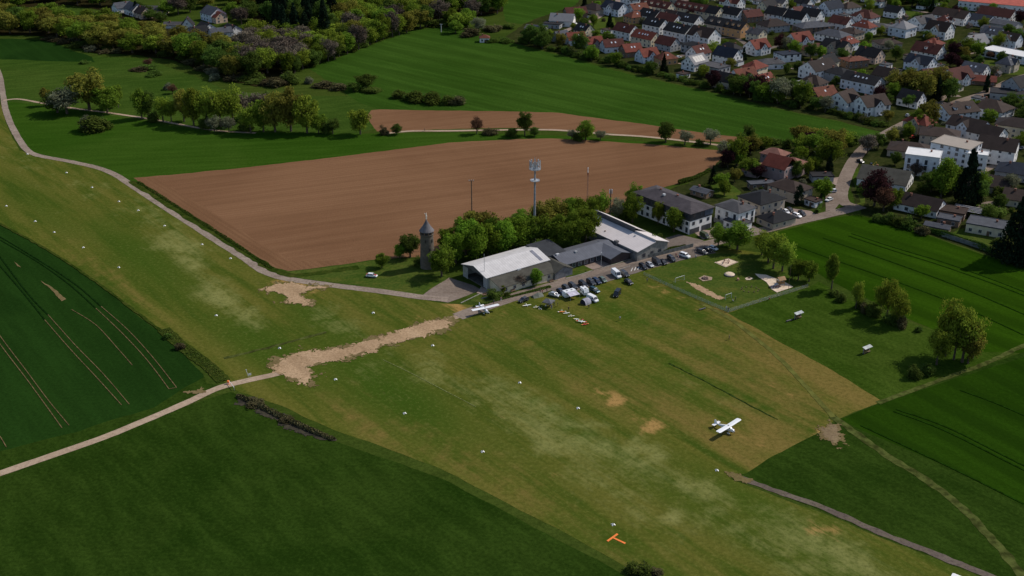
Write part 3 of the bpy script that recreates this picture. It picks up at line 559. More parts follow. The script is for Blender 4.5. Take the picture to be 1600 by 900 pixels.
def house(x, y, L, W, e, r, deg, roof, wall, label, kind='gable', cat='house', name='house', cross=0, dormers=0, sky_n=0, solar=False, win='w', seed=None, garage=False, cross_side=-1, group='houses of the village'):
    """x, y: photo pixel of the middle of the roof ridge; deg: world direction of the ridge"""
    if group == 'houses of the village': L, W, e, r = L * 1.1, W * 1.08, e * 1.06, r * 1.04
    rr = random.Random(seed if seed is not None else int(x * 7 + y * 131))
    p = G(x, y, e + r); a = R(deg); OBST.append((p.x, p.y, L, W, a))
    root = empty(name, (p.x, p.y, 0), a, label, cat, group)
    if kind == 'gable':
        gable_block(L, W, e, r, None).build('wall', [WM[wall]], root)
        ro = gable_roof(L, W, e, r).build('roof', [RM[roof]], root)
    elif kind == 'hip':
        MB().box((0, 0, e / 2 - .2), (L, W, e + .4)).build('wall', [WM[wall]], root)
        ro = hip_roof(L, W, e, r).build('roof', [RM[roof]], root)
    else:
        MB().box((0, 0, e / 2 - .2), (L, W, e + .4)).build('wall', [WM[wall]], root)
        m = MB(); m.box((0, 0, e + .12), (L + .5, W + .5, .3))
        for s in (-1, 1):
            m.box((0, s * (W / 2 + .15), e + .36), (L + .5, .2, .22)); m.box((s * (L / 2 + .15), 0, e + .36), (.2, W + .09, .22))
        ro = m.build('roof', [RM[roof]], root)
    if kind != 'flat':
        k = r / (W / 2); cx = rr.choice((-1, 1)) * L * .22; cy = rr.choice((-1, 1)) * W * .1
        inst('chimney', CHIM, ro, (cx, cy, e + r - abs(cy) * k - .2), 0)
        for i in range(sky_n):
            sx = (i - (sky_n - 1) / 2) * 2.6 + rr.uniform(-.5, .5); yy = -W * .25
            o = inst('skylight', SKYL, ro, (sx, yy, e + r - abs(yy) * k + .2), 0); o.rotation_euler = (math.atan(k), 0, 0)
    else:
        inst('chimney', CHIM, ro, (L * .2, W * .2, e - .2), 0)
    ns = max(1, int(round((e - .2) / 2.8))); nl = max(2, int(L / 3.6)); nw = max(1, int(W / 3.6))
    for side, nn, S in ((0, nl, L), (1, nw, W), (2, nl, L), (3, nw, W)):
        for st in range(ns):
            for i in range(nn):
                if rr.random() < .12: continue
                al = (i + .5) / nn * S - S / 2; z = 1.5 + st * 2.75
                if z + .8 > e: z = e - .85
                put_window(root, win if rr.random() < .75 else 'n', side, al, z, L, W)
    if kind == 'gable' and r > 2.6:
        for side in (1, 3):
            for i in ((-1, 1) if W > 9 else (0,)): put_window(root, 'n', side, i * 1.3, e + r * .28, L, W)
    dside = rr.choice((0, 2)); inst('door', DOOR, root, ((L * .08), -W / 2 - .04, 0) if dside == 0 else (-L * .08, W / 2 + .04, 0), 0 if dside == 0 else math.pi)
    if cross:
        for s in ((-1, 1) if cross == 2 else (cross_side,)):
            cw = min(6.0, L * .42); ce = e + .2; crr = min(r * .92, cw * .5); k = r / (W / 2)
            yf = s * (W / 2 + 1.0); yb = s * .2; m = MB()
            ring = lambda Y: [(-cw / 2, Y, -.3), (cw / 2, Y, -.3), (cw / 2, Y, ce), (0, Y, ce + crr), (-cw / 2, Y, ce)]
            m.hull([ring(yf), ring(yb)], 0); cg = m.build('cross_gable', [WM[wall]], root)
            m = MB(); kk = crr / (cw / 2); o_ = .4; yo = yf + s * .4
            for q in (-1, 1):
                qd = [(0, yo, ce + crr + .17), (0, yb, ce + crr + .17), (q * (cw / 2 + o_), yb, ce - o_ * kk + .17), (q * (cw / 2 + o_), yo, ce - o_ * kk + .17)]
                m.slab(qd, .2)
            m.build('gable_roof', [RM[roof]], root)
            for z_ in (1.6, ce - .5, ce + crr * .35):
                for q in ((-1.2, 1.2) if z_ < ce else (0,)):
                    inst('window', WMS['n'], root, (q, yf + s * .03, z_), 0 if s < 0 else math.pi)
    for i in range(dormers):
        for s in (-1, 1):
            dx = (i - (dormers - 1) / 2) * (L / (dormers + .4)); yy = s * W * .30; k = r / (W / 2); zb = e + r - abs(yy) * k
            m = MB(); m.box((dx, yy - s * .2, zb + .35), (1.7, 2.0, 1.5)); dm = m.build('dormer', [WM[wall]], root)
            MB().box((dx, yy - s * .2, zb + 1.2), (2.1, 2.5, .18)).build('dormer_roof', [RM[roof]], dm)
            inst('window', WMS['n'], root, (dx, yy + s * .84, zb + .5), 0 if s < 0 else math.pi, scale=(.9, 1, .7))
    if solar:
        k = r / (W / 2); m = MB()
        for i in range(4):
            x0 = -L * .34 + i * L * .17; y0, y1 = -W * .42, -W * .1
            m.slab([(x0, y1, e + r - abs(y1) * k + .26), (x0 + L * .16, y1, e + r - abs(y1) * k + .26), (x0 + L * .16, y0, e + r - abs(y0) * k + .26), (x0, y0, e + r - abs(y0) * k + .26)], .06)
        m.build('solar_panels', [m_solar], ro)
    if garage:
        m = MB(); m.box((L / 2 + 1.9, -W * .1, 1.2), (3.6, 6, 2.8)); gg = m.build('garage', [WM[wall]], root)
        MB().box((L / 2 + 1.9, -W * .1, 2.7), (3.9, 6.3, .22)).build('garage_roof', [RM['grey']], gg)
        MB().box((L / 2 + 1.9, -W * .1 - 3.03, 1.15), (2.6, .08, 2.1)).build('garage_door', [m_frame], gg)
    return root

A_, B_ = -48, 42
ORD = ['', 'first', 'second', 'third', 'fourth', 'fifth', 'sixth', 'seventh', 'eighth', 'ninth', 'tenth', 'eleventh', 'twelfth', 'thirteenth', 'fourteenth', 'fifteenth', 'sixteenth', 'seventeenth', 'eighteenth', 'nineteenth', 'twentieth']
RC = {'dark': 'dark grey roof', 'black': 'black roof', 'darkred': 'dark red roof', 'red': 'red roof', 'orange': 'orange-red roof', 'brown': 'brown roof', 'darkbrown': 'dark brown roof', 'grey': 'grey roof', 'light': 'light grey roof',
      'blue': 'dark blue roof', 'slate': 'slate grey roof', 'whiteroof': 'white roof', 'beigeroof': 'beige roof', 'hall': 'pale metal roof', 'brightred': 'bright red roof', 'mossy': 'mossy grey roof', 'clad': 'black roof', 'villa': 'salmon red roof'}
HOUSES = []
def row(text, items):
    its = sorted(items, key=lambda t: t[0])
    for i, t in enumerate(its):
        x, y, L, W, e, r, deg, roof, wall = t[:9]; kw = t[9] if len(t) > 9 else {}
        kd = {'gable': 'gabled', 'hip': 'hip-roofed', 'flat': 'flat-roofed'}[kw.get('kind', 'gable')]
        lab = '%s %s house, %s, %s from left %s' % (wall if wall != 'bluewhite' else 'white', kd, RC[roof], ORD[i + 1], text)
        h = house(x, y, L, W, e, r, deg, roof, wall, lab, **kw); HOUSES.append((h, 'the %s house from left %s' % (ORD[i + 1], text)))
# row of small red houses along the field
row('in the red-roofed row', [
    (899, 50, 12, 9, 3.8, 4.0, 20, 'red', 'bluewhite', dict(sky_n=2)), (927, 57, 11, 9, 3.4, 3.6, 24, 'red', 'mauve', dict(cross=1)), (957, 61, 13, 9, 4.0, 3.8, 18, 'darkred', 'bluewhite', dict(sky_n=2)),
    (986, 68, 12, 9, 3.8, 4.0, 24, 'red', 'brown', dict(sky_n=2)), (1012, 75, 12, 9, 4.2, 4.0, 30, 'red', 'bluewhite', dict(cross=1)), (1041, 81, 11, 9, 3.6, 3.6, 24, 'orange', 'orange', dict(sky_n=1, kind='hip'))])
row('beside the field hedge', [
    (1087, 85, 13, 10, 4.4, 4.4, B_, 'light', 'white', dict(solar=True)), (1117, 99, 14, 11, 5.6, 1.2, A_, 'grey', 'grey', dict(kind='flat', win='d')), (1162, 106, 14, 11, 3.8, 4.8, 30, 'orange', 'white', dict(cross=1)),
    (1193, 115, 12, 10, 3.8, 4.0, B_, 'red', 'white', dict(sky_n=2)), (1239, 127, 12, 9, 3.0, 3.4, 28, 'light', 'beige'), (1286, 135, 13, 10, 3.4, 4.0, 26, 'orange', 'brown', dict(sky_n=1)),
    (1321, 141, 13, 12, 5.6, 4.4, B_, 'brown', 'white', dict(cross=1, win='t')), (1363, 148, 15, 12, 5.4, 4.4, 24, 'brown', 'white', dict(cross=1, win='t'))])
row('in second row from field', [
    (979, 37, 15, 10, 5.6, 4.2, A_, 'darkred', 'white', dict(sky_n=1)), (1010, 48, 17, 10, 5.4, 4.0, A_, 'red', 'cream', dict(sky_n=4)), (1044, 57, 13, 10, 4.2, 4.2, A_, 'darkred', 'grey', dict()),
    (1087, 66, 14, 11, 5.2, 1.4, A_, 'black', 'grey', dict(kind='hip', win='d')), (1138, 74, 15, 10, 4.8, 4.6, A_, 'blue', 'white', dict(garage=True)), (1184, 61, 13, 11, 4.6, 4.6, 34, 'red', 'white', dict(cross=2)),
    (1204, 91, 15, 9, 3.4, 2.4, 10, 'grey', 'bluewhite', dict(kind='hip')), (1231, 79, 13, 10, 4.4, 1.6, 20, 'blue', 'white', dict(kind='flat', win='d')), (1280, 93, 18, 13, 6.0, 4.6, 34, 'darkbrown', 'white', dict(sky_n=1)),
    (1312, 105, 15, 13, 5.0, 2.6, A_, 'black', 'grey', dict(kind='hip')), (1350, 115, 21, 11, 5.8, 3.6, A_, 'dark', 'bluewhite', dict(sky_n=4))])
row('in third row from field', [
    (1026, 28, 15, 11, 5.8, 4.2, A_, 'black', 'white', dict(sky_n=2)), (1063, 37, 18, 12, 6.0, 4.4, A_, 'black', 'white', dict(sky_n=3)), (1101, 42, 17, 13, 6.0, 5.0, A_, 'darkbrown', 'white', dict(cross=1)),
    (1123, 27, 15, 11, 6.0, 4.2, A_, 'dark', 'peach', dict(dormers=2)), (1151, 32, 16, 11, 6.0, 4.2, A_, 'dark', 'orange', dict(dormers=3)), (1183, 44, 10, 9, 5.0, 3.0, A_, 'grey', 'cream'),
    (1209, 29, 18, 13, 4.4, 4.0, 24, 'darkbrown', 'grey', dict(kind='hip')), (1250, 50, 15, 11, 4.8, 4.6, 30, 'red', 'white', dict(cross=2)), (1272, 68, 19, 12, 3.6, 2.6, 30, 'darkred', 'beige', dict(kind='hip')),
    (1303, 46, 20, 13, 4.4, 3.2, A_, 'slate', 'white', dict(kind='hip')), (1308, 62, 16, 11, 5.4, 4.0, A_, 'black', 'beige', dict(cross=1)), (1335, 88, 14, 10, 4.6, 1.6, 20, 'orange', 'brown', dict(kind='hip')),
    (1361, 74, 14, 11, 4.2, 4.4, A_, 'black', 'peach', dict())])
row('in fourth row from field', [
    (993, 17, 13, 10, 4.4, 3.6, 30, 'orange', 'orange', dict(kind='hip', sky_n=1)), (1018, 14, 15, 11, 5.6, 4.2, A_, 'black', 'white', dict(sky_n=2)), (1046, 21, 16, 10, 5.4, 4.0, A_, 'darkred', 'white', dict()),
    (1077, 21, 18, 11, 5.8, 4.4, A_, 'dark', 'white', dict(sky_n=2)), (1174, 15, 14, 10, 4.4, 4.0, 26, 'darkred', 'brown', dict()), (1216, 11, 15, 11, 5.2, 4.4, A_, 'black', 'white', dict()),
    (1246, 17, 15, 10, 5.0, 4.4, A_, 'black', 'white', dict()), (1271, 33, 24, 13, 4.2, 3.0, 20, 'slate', 'brown', dict(kind='hip', win='d')), (1270, 13, 14, 10, 5.0, 4.4, A_, 'dark', 'white', dict()),
    (1316, 25, 14, 11, 4.4, 4.2, A_, 'darkred', 'white', dict()), (1330, 43, 14, 11, 4.8, 2.6, A_, 'brown', 'beige', dict(kind='hip')), (1353, 15, 16, 12, 4.6, 4.6, A_, 'darkred', 'white', dict(kind='hip', cross=1))])
row('along the top edge', [
    (961, 2, 17, 11, 5.4, 4.2, A_, 'blue', 'bluewhite', dict(cross=1)), (997, 5, 13, 10, 4.4, 3.6, 26, 'orange', 'white', dict(sky_n=1)), (1028, 0, 26, 10, 5.4, 4.0, A_, 'darkred', 'cream', dict(dormers=4)),
    (1083, 4, 28, 10, 5.4, 4.0, A_, 'darkred', 'cream', dict(dormers=5)), (1114, 9, 14, 10, 5.4, 4.2, A_, 'black', 'cream', dict()), (1146, 11, 15, 10, 5.4, 4.2, A_, 'black', 'white', dict()),
    (1145, -6, 16, 10, 5.6, 4.0, A_, 'darkred', 'white', dict(cross=1)), (1218, -6, 14, 10, 5.4, 4.0, A_, 'grey', 'white'), (1255, -5, 14, 10, 5.4, 4.0, A_, 'dark', 'white'), (1300, 1, 15, 11, 5.6, 4.6, 30, 'blue', 'bluewhite', dict()),
    (1328, 3, 14, 10, 5.0, 3.6, 30, 'brown', 'white', dict(kind='hip'))])
row('by the pink street', [
    (838, 39, 13, 11, 3.0, 1.6, -20, 'grey', 'grey', dict(solar=True)), (864, 34, 12, 9, 2.8, 1.0, -20, 'dark', 'grey', dict(kind='flat')), (879, 21, 16, 11, 4.0, 4.2, -14, 'light', 'white', dict()),
    (876, 48, 10, 9, 3.4, 3.6, 40, 'slate', 'grey', dict()), (899, 11, 15, 10, 3.6, 3.4, 14, 'darkred', 'brown', dict()), (929, 5, 16, 13, 3.6, 3.4, A_, 'darkbrown', 'beige', dict(kind='hip'))])
row('right of park trees', [
    (1387, 60, 15, 11, 3.4, 2.4, 12, 'brown', 'beige', dict(kind='hip')), (1373, 36, 16, 11, 3.4, 2.0, -20, 'grey', 'grey', dict(kind='hip')), (1412, 32, 13, 13, 6.0, 4.2, 42, 'light', 'bluewhite', dict(kind='hip')),
    (1443, 24, 16, 12, 5.2, 4.0, 30, 'grey', 'white', dict(cross=1)), (1470, 33, 15, 12, 5.8, 5.2, A_, 'darkbrown', 'white', dict(cross=1, sky_n=1)), (1489, 14, 24, 12, 5.2, 4.4, A_, 'brown', 'white', dict()),
    (1532, 22, 18, 12, 4.4, 3.2, A_, 'blue', 'bluewhite', dict()), (1560, 12, 24, 12, 4.6, 4.6, A_, 'darkred', 'white', dict()), (1568, 31, 22, 12, 3.8, 2.2, A_, 'slate', 'grey', dict()),
    (1525, 54, 15, 11, 3.6, 5.2, 30, 'light', 'cream', dict(dormers=1))])
row('around the small park', [
    (1389, 106, 14, 11, 3.8, 4.0, A_, 'darkbrown', 'beige', dict()), (1440, 86, 15, 11, 5.0, 4.0, A_, 'blue', 'bluewhite', dict(cross=1)), (1453, 67, 17, 12, 4.2, 4.8, A_, 'darkred', 'white', dict(dormers=1)),
    (1461, 106, 17, 12, 3.6, 4.4, 20, 'darkred', 'brown', dict()), (1497, 105, 16, 12, 4.4, 5.2, 30, 'darkred', 'white', dict(cross=1)), (1527, 117, 20, 8, 2.6, 2.4, -18, 'red', 'brown', dict()),
    (1596, 118, 15, 12, 5.6, 4.6, 30, 'dark', 'grey', dict())])
row('below the curving street', [
    (1495, 160, 19, 14, 4.4, 3.6, 20, 'brown', 'bluewhite', dict(dormers=2)), (1551, 155, 18, 14, 4.4, 4.0, A_, 'brown', 'bluewhite', dict(kind='hip')), (1577, 139, 18, 12, 3.4, 1.6, -20, 'dark', 'grey', dict(kind='flat')),
    (1516, 184, 17, 12, 5.4, 3.6, A_, 'darkbrown', 'bluewhite', dict(cross=1)), (1470, 199, 17, 13, 5.2, 2.8, -22, 'brown', 'beige', dict(kind='hip')), (1545, 195, 15, 11, 5.2, 3.6, A_, 'darkbrown', 'white', dict()),
    (1590, 184, 17, 13, 6.0, 3.0, -30, 'darkbrown', 'cream', dict(kind='hip')), (1425, 222, 19, 13, 3.2, 3.0, -24, 'brown', 'beige', dict(kind='hip'))])
row('around the tall conifer', [
    (1386, 262, 20, 15, 3.4, 4.2, -30, 'mossy', 'white', dict(win='d')), (1562, 214, 16, 13, 7.2, 4.2, -30, 'darkbrown', 'white', dict()), (1548, 273, 17, 13, 3.2, 3.0, -30, 'darkbrown', 'beige', dict(kind='gable')),
    (1594, 254, 17, 13, 3.6, 3.4, -30, 'blue', 'grey', dict(kind='hip')), (1440, 305, 17, 11, 3.2, 3.4, -38, 'darkbrown', 'white', dict(win='d')), (1600, 297, 14, 11, 3.2, 3.0, -30, 'brown', 'cream', dict()),
    (1545, 343, 14, 10, 3.6, 1.4, -30, 'slate', 'cream', dict(kind='flat'))])
row('in the distant hamlet', [
    (209, 4, 14, 10, 4.6, 4.2, A_, 'slate', 'white', dict()), (223, 10, 11, 9, 4.2, 4.0, A_, 'brown', 'peach', dict()), (240, 9, 18, 10, 3.4, 2.6, 0, 'grey', 'cream', dict()), (292, 27, 10, 8, 2.4, 5.0, -80, 'dark', 'white', dict()),
    (273, 34, 14, 7, 2.6, 1.6, 0, 'grey', 'white', dict()), (332, 10, 15, 12, 5.4, 4.4, A_, 'slate', 'bluewhite', dict()), (339, 17, 11, 9, 4.4, 3.4, A_, 'red', 'peach', dict(sky_n=2)), (321, 35, 11, 9, 3.6, 3.2, A_, 'dark', 'white', dict()),
    (308, 41, 12, 9, 3.4, 3.2, B_, 'black', 'grey', dict()), (344, 43, 14, 9, 3.2, 2.6, 30, 'slate', 'white', dict()), (362, 38, 11, 9, 3.4, 3.0, A_, 'dark', 'white', dict()), (190, 3, 12, 9, 4, 3.4, B_, 'slate', 'white', dict())])

# single buildings
house(1191, 299, 13.5, 12.5, 5.6, 2.6, 34, 'black', 'beige', 'beige two-storey house with black hip roof and dark porch canopy beside the main road', kind='hip', win='d')
house(1150, 315, 11.5, 10, 6.2, 2.0, -50, 'grey', 'white', 'white cube-shaped house with grey pyramid roof beside the white apartment block', kind='hip', win='dt')
house(1214, 331, 12, 9, 2.8, 2.2, 33, 'black', 'beige', 'low double garage with black hip roof right by the main road', kind='hip', cat='garage', name='garage')
house(1153, 344, 8.5, 6.5, 2.8, .4, -50, 'grey', 'white', 'flat-roofed garage in front of the white cube-shaped house', kind='flat', cat='garage', name='garage')
house(1236, 281, 14, 11.5, 4.8, 2.8, -50, 'brown', 'beige', 'beige house with brown hip roof just below the salmon red villa', kind='hip')
house(1284, 272, 9, 6, 2.6, .3, 0, 'dark', 'grey', 'dark flat-roofed double garage below the round green trees', kind='flat', cat='garage', name='garage')
house(1271, 311, 5.5, 4.5, 2.4, .3, -50, 'brown', 'white', 'small white single garage by the drive with parked cars', kind='flat', cat='garage', name='garage')
house(1190, 284, 11, 4.5, 2.4, .4, 10, 'slate', 'brown', 'long low carport with grey roof below the red villa', kind='flat', cat='carport', name='carport')
house(1097, 294, 8, 5, 2.4, .9, -45, 'slate', 'brown', 'garden shed with grey roof beside the small lawn', cat='shed', name='garden_shed')
house(1444, 238, 14, 11, 9.2, .3, -24, 'whiteroof', 'bluewhite', 'white three-storey block with bright white flat roof', kind='flat', cat='apartment block', name='apartment_block', win='dt')
house(1495, 222, 17, 15, 9.6, .3, -42, 'beigeroof', 'bluewhite', 'tall white block with beige flat roof left of white gabled house', kind='flat', cat='apartment block', name='apartment_block', win='d')
house(1527, 238, 9, 6, 8.4, .3, -24, 'whiteroof', 'white', 'narrow white annex with roof terrace behind the tall dark conifer', kind='flat', cat='annex', name='annex', win='d')
house(1487, 326, 11, 8, 2.8, .3, -30, 'brown', 'brown', 'low flat brown garage beside the dark pergola', kind='flat', cat='garage', name='garage')
house(1484, 339, 8, 6, 2.6, .3, -30, 'slate', 'brown', 'dark flat-roofed shelter in front of the pergola', kind='flat', cat='shelter', name='garden_shelter')
house(1466, 349, 9, 4.5, 2.2, .8, -32, 'slate', 'brown', 'small shed with curved grey roof by the crop field edge', cat='shed', name='garden_shed')
house(757, 54, 6, 5, 3.0, 1.8, 0, 'orange', 'white', 'tiny white hut with orange hip roof alone by the big field', kind='hip', cat='hut', name='hut')
house(1585, -2, 70, 34, 6.5, 2.0, -30, 'brightred', 'white', 'huge sports hall with bright red roof at the top right corner', cat='hall', name='sports_hall')
house(1583, 81, 34, 14, 4.4, .4, -52, 'whiteroof', 'bluewhite', 'long low school building with white flat roof at the right edge', kind='flat', cat='school', name='school_building', win='wide')
house(1579, 44, 34, 13, 3.6, 1.4, -40, 'clad', 'grey', 'long dark shed covered in black solar panels at upper right', cat='shed', name='long_shed')
# pergola
o = empty('pergola', G(1513, 336, 0), R(-32), 'dark timber pergola with pale slats beside the cream bungalow', 'pergola')
m = MB()
for sx in (-6, 0, 6):
    for sy in (-3.4, 3.4): m.box((sx, sy, 1.35), (.2, .2, 2.7))
m.build('post_frame', [m_dframe], o)
for k in range(5): MB().box((0, -3.4 + k * 1.7, 2.8), (13, .35, .14)).build('beam', [flat('pale slat', (.35, .34, .33), .7)], o)
MB().box((0, 0, 2.72), (12.4, 7, .04)).build('roof_panel', [m_solar], o)

# the salmon red villa: several tent roofs round a tall middle
p = G(1214, 250, 5.0); v = empty('villa', (p.x, p.y, 0), R(-8), 'large villa with several salmon red tent roofs at the field corner', 'villa')
def wing(x, y, L, W, e, r, deg, kind='hip', roofc='villa'):
    q = G(x, y, e + r); lx, ly = q.x - p.x, q.y - p.y; ca, sa = math.cos(R(8)), math.sin(R(8)); X, Y = lx * ca - ly * sa, lx * sa + ly * ca
    wl = MB().box((0, 0, e / 2 - .2), (L, W, e + .4)).build('wall', [WM['mauve']], v, (X, Y, 0), R(deg + 8))
    (hip_roof(L, W, e, r) if kind == 'hip' else gable_roof(L, W, e, r)).build('roof', [RM[roofc]], wl)
    for side, S in ((0, L), (1, W), (2, L), (3, W)):
        for i in range(max(1, int(S / 3.6))): put_window(wl, 'w', side, (i + .5) / max(1, int(S / 3.6)) * S - S / 2, min(e - 1, 2.2 if e < 4 else e - 1.3), L, W)
wing(1212, 231, 11, 9, 5.6, 2.6, -40); wing(1220, 243, 12, 11, 6.2, 4.2, -44, 'gable', 'red'); wing(1241, 246, 11, 10, 4.8, 2.8, -40); wing(1177, 256, 8, 8, 3.0, 2.4, -30); wing(1196, 254, 12, 6, 3.0, 1.6, 12, 'gable')

# ---------------------------------------------------------------- white apartment block with dark top floor
def apartment():
    L, W, e = 33, 13, 9.3; p = G(1052, 307.5, e + 1.2); OBST.append((p.x, p.y, L, W, R(-52)))
    o = empty('apartment_block', (p.x, p.y, 0), R(-52), 'long white apartment block with dark clad top floor and garage doors', 'apartment block')
    MB().box((0, 0, 3.0), (L, W, 6.6)).build('wall', [WM['white']], o)
    MB().box((0, 0, 7.55), (L + .06, W + .06, 3.6)).build('top_floor_cladding', [flat('anthracite cladding', (.04, .043, .052), .6)], o)
    ro = hip_roof(L, W, e, 2.1, .9).build('roof', [roofmat('violet grey tile roof', (.070, .060, .064))], o)
    for x in (-8, 2): inst('chimney', CHIM, ro, (x, .5, e + 1.4), 0)
    MB().box((-3, -2.5, e + 1.9), (1.0, 1.0, .7)).build('roof_vent', [m_frame], ro)
    for side, S in ((0, L), (2, L), (1, W), (3, W)):
        n = int(S / 3.3)
        for i in range(n):
            a = (i + .5) / n * S - S / 2
            for z in (1.6, 4.5): 
                if side == 1 and z < 2: continue
                put_window(o, 'dt' if (i % 4 == 1 and z < 2) else 'd', side, a, z, L, W)
            put_window(o, 'd', side, a, 7.8, L, W, .07)
    for a in (-3.6, 3.4):
        MB().box((L / 2 + .05, a, 1.15), (.12, 5.6, 2.3)).build('garage_door', [flat('anthracite door', (.05, .055, .06), .5)], o)
    m = MB(); m.box((L / 2 - 1.6, W / 2 - 2.2, 7.7), (3.8, 4.9, 2.4)); m.build('balcony', [flat('blue grey balcony', (.08, .10, .14), .4)], o)
apartment()

# ---------------------------------------------------------------- pale roofed hall with clerestory
def hall():
    L, W = 37, 16; z1, z2, z3 = 4.2, 6.2, 8.3; c = G(972, 357, 6.2); a = R(-54)
    OBST.append((c.x, c.y, L, W, a))
    o = empty('workshop_hall', (c.x, c.y, 0), a, 'grey hall with pale sloping metal roof and dark clerestory strip', 'hall')
    x = L / 2; yf, ym, yb = -W / 2, 1.2, W / 2
    ring = lambda X: [(X, yf, -.3), (X, yb, -.3), (X, yb, z1 + .4), (X, ym, z2 + .6), (X, ym - .02, z2), (X, yf, z1)]
    MB().hull([ring(-x), ring(x)]).build('wall', [flat('blockwork grey', (.25, .24, .215), .85, .12)], o)
    m = MB(); m.slab([(-x - .5, yf - .5, z1 + .1), (x + .5, yf - .5, z1 + .1), (x + .5, ym, z2 + .22), (-x - .5, ym, z2 + .22)], .2)
    ro = m.build('roof', [RM['hall']], o)
    m = MB(); m.slab([(-x - .5, ym + .02, z3 + .1), (x * .35, ym + .02, z3 + .1), (x * .35, yb + .5, z1 + .5), (-x - .5, yb + .5, z1 + .5)], .2)
    m.slab([(x * .35 + .02, ym + .02, z2 + .9), (x + .5, ym + .02, z2 + .9), (x + .5, yb + .5, z1 + .5), (x * .35 + .02, yb + .5, z1 + .5)], .2)
    m.build('rear_roof', [RM['hall']], o)
    MB().box(((-x + x * .35) / 2, ym - .1, (z2 + z3) / 2 + .1), (x * 1.35, .25, z3 - z2 + .1)).build('clerestory', [flat('dark clerestory', (.06, .065, .075), .35)], o)
    MB().box((x * .35 / 2 + x * .5, ym - .1, z2 + .5), (x * .64, .2, .5)).build('ridge_upstand', [m_metal], o)
    m = MB(); m.box((6.5, yf - .5, 2.5), (1.6, 1.3, 5.2)); m.build('chimney', [flat('dark block', (.13, .12, .12), .8)], o)
    for i in range(10): MB().box((-x + 2 + i * 3.6, yf - .07, 1.9), (2.9, .1, 2.6)).build('wall_panel', [flat('dirty grey panel', (.17, .18, .19), .5, .15)], o)
    for i in range(3): put_window(o, 'd', 1, -4.5 + i * 4.2, 1.9, L, W)
    MB().box((-4, yf + 2.5, z1 + .8), (.5, .5, .6)).build('roof_vent', [m_wood], ro); MB().box((9, ym - 2, z2 + .1), (.6, .6, .5)).build('roof_vent', [m_frame], ro)
hall()

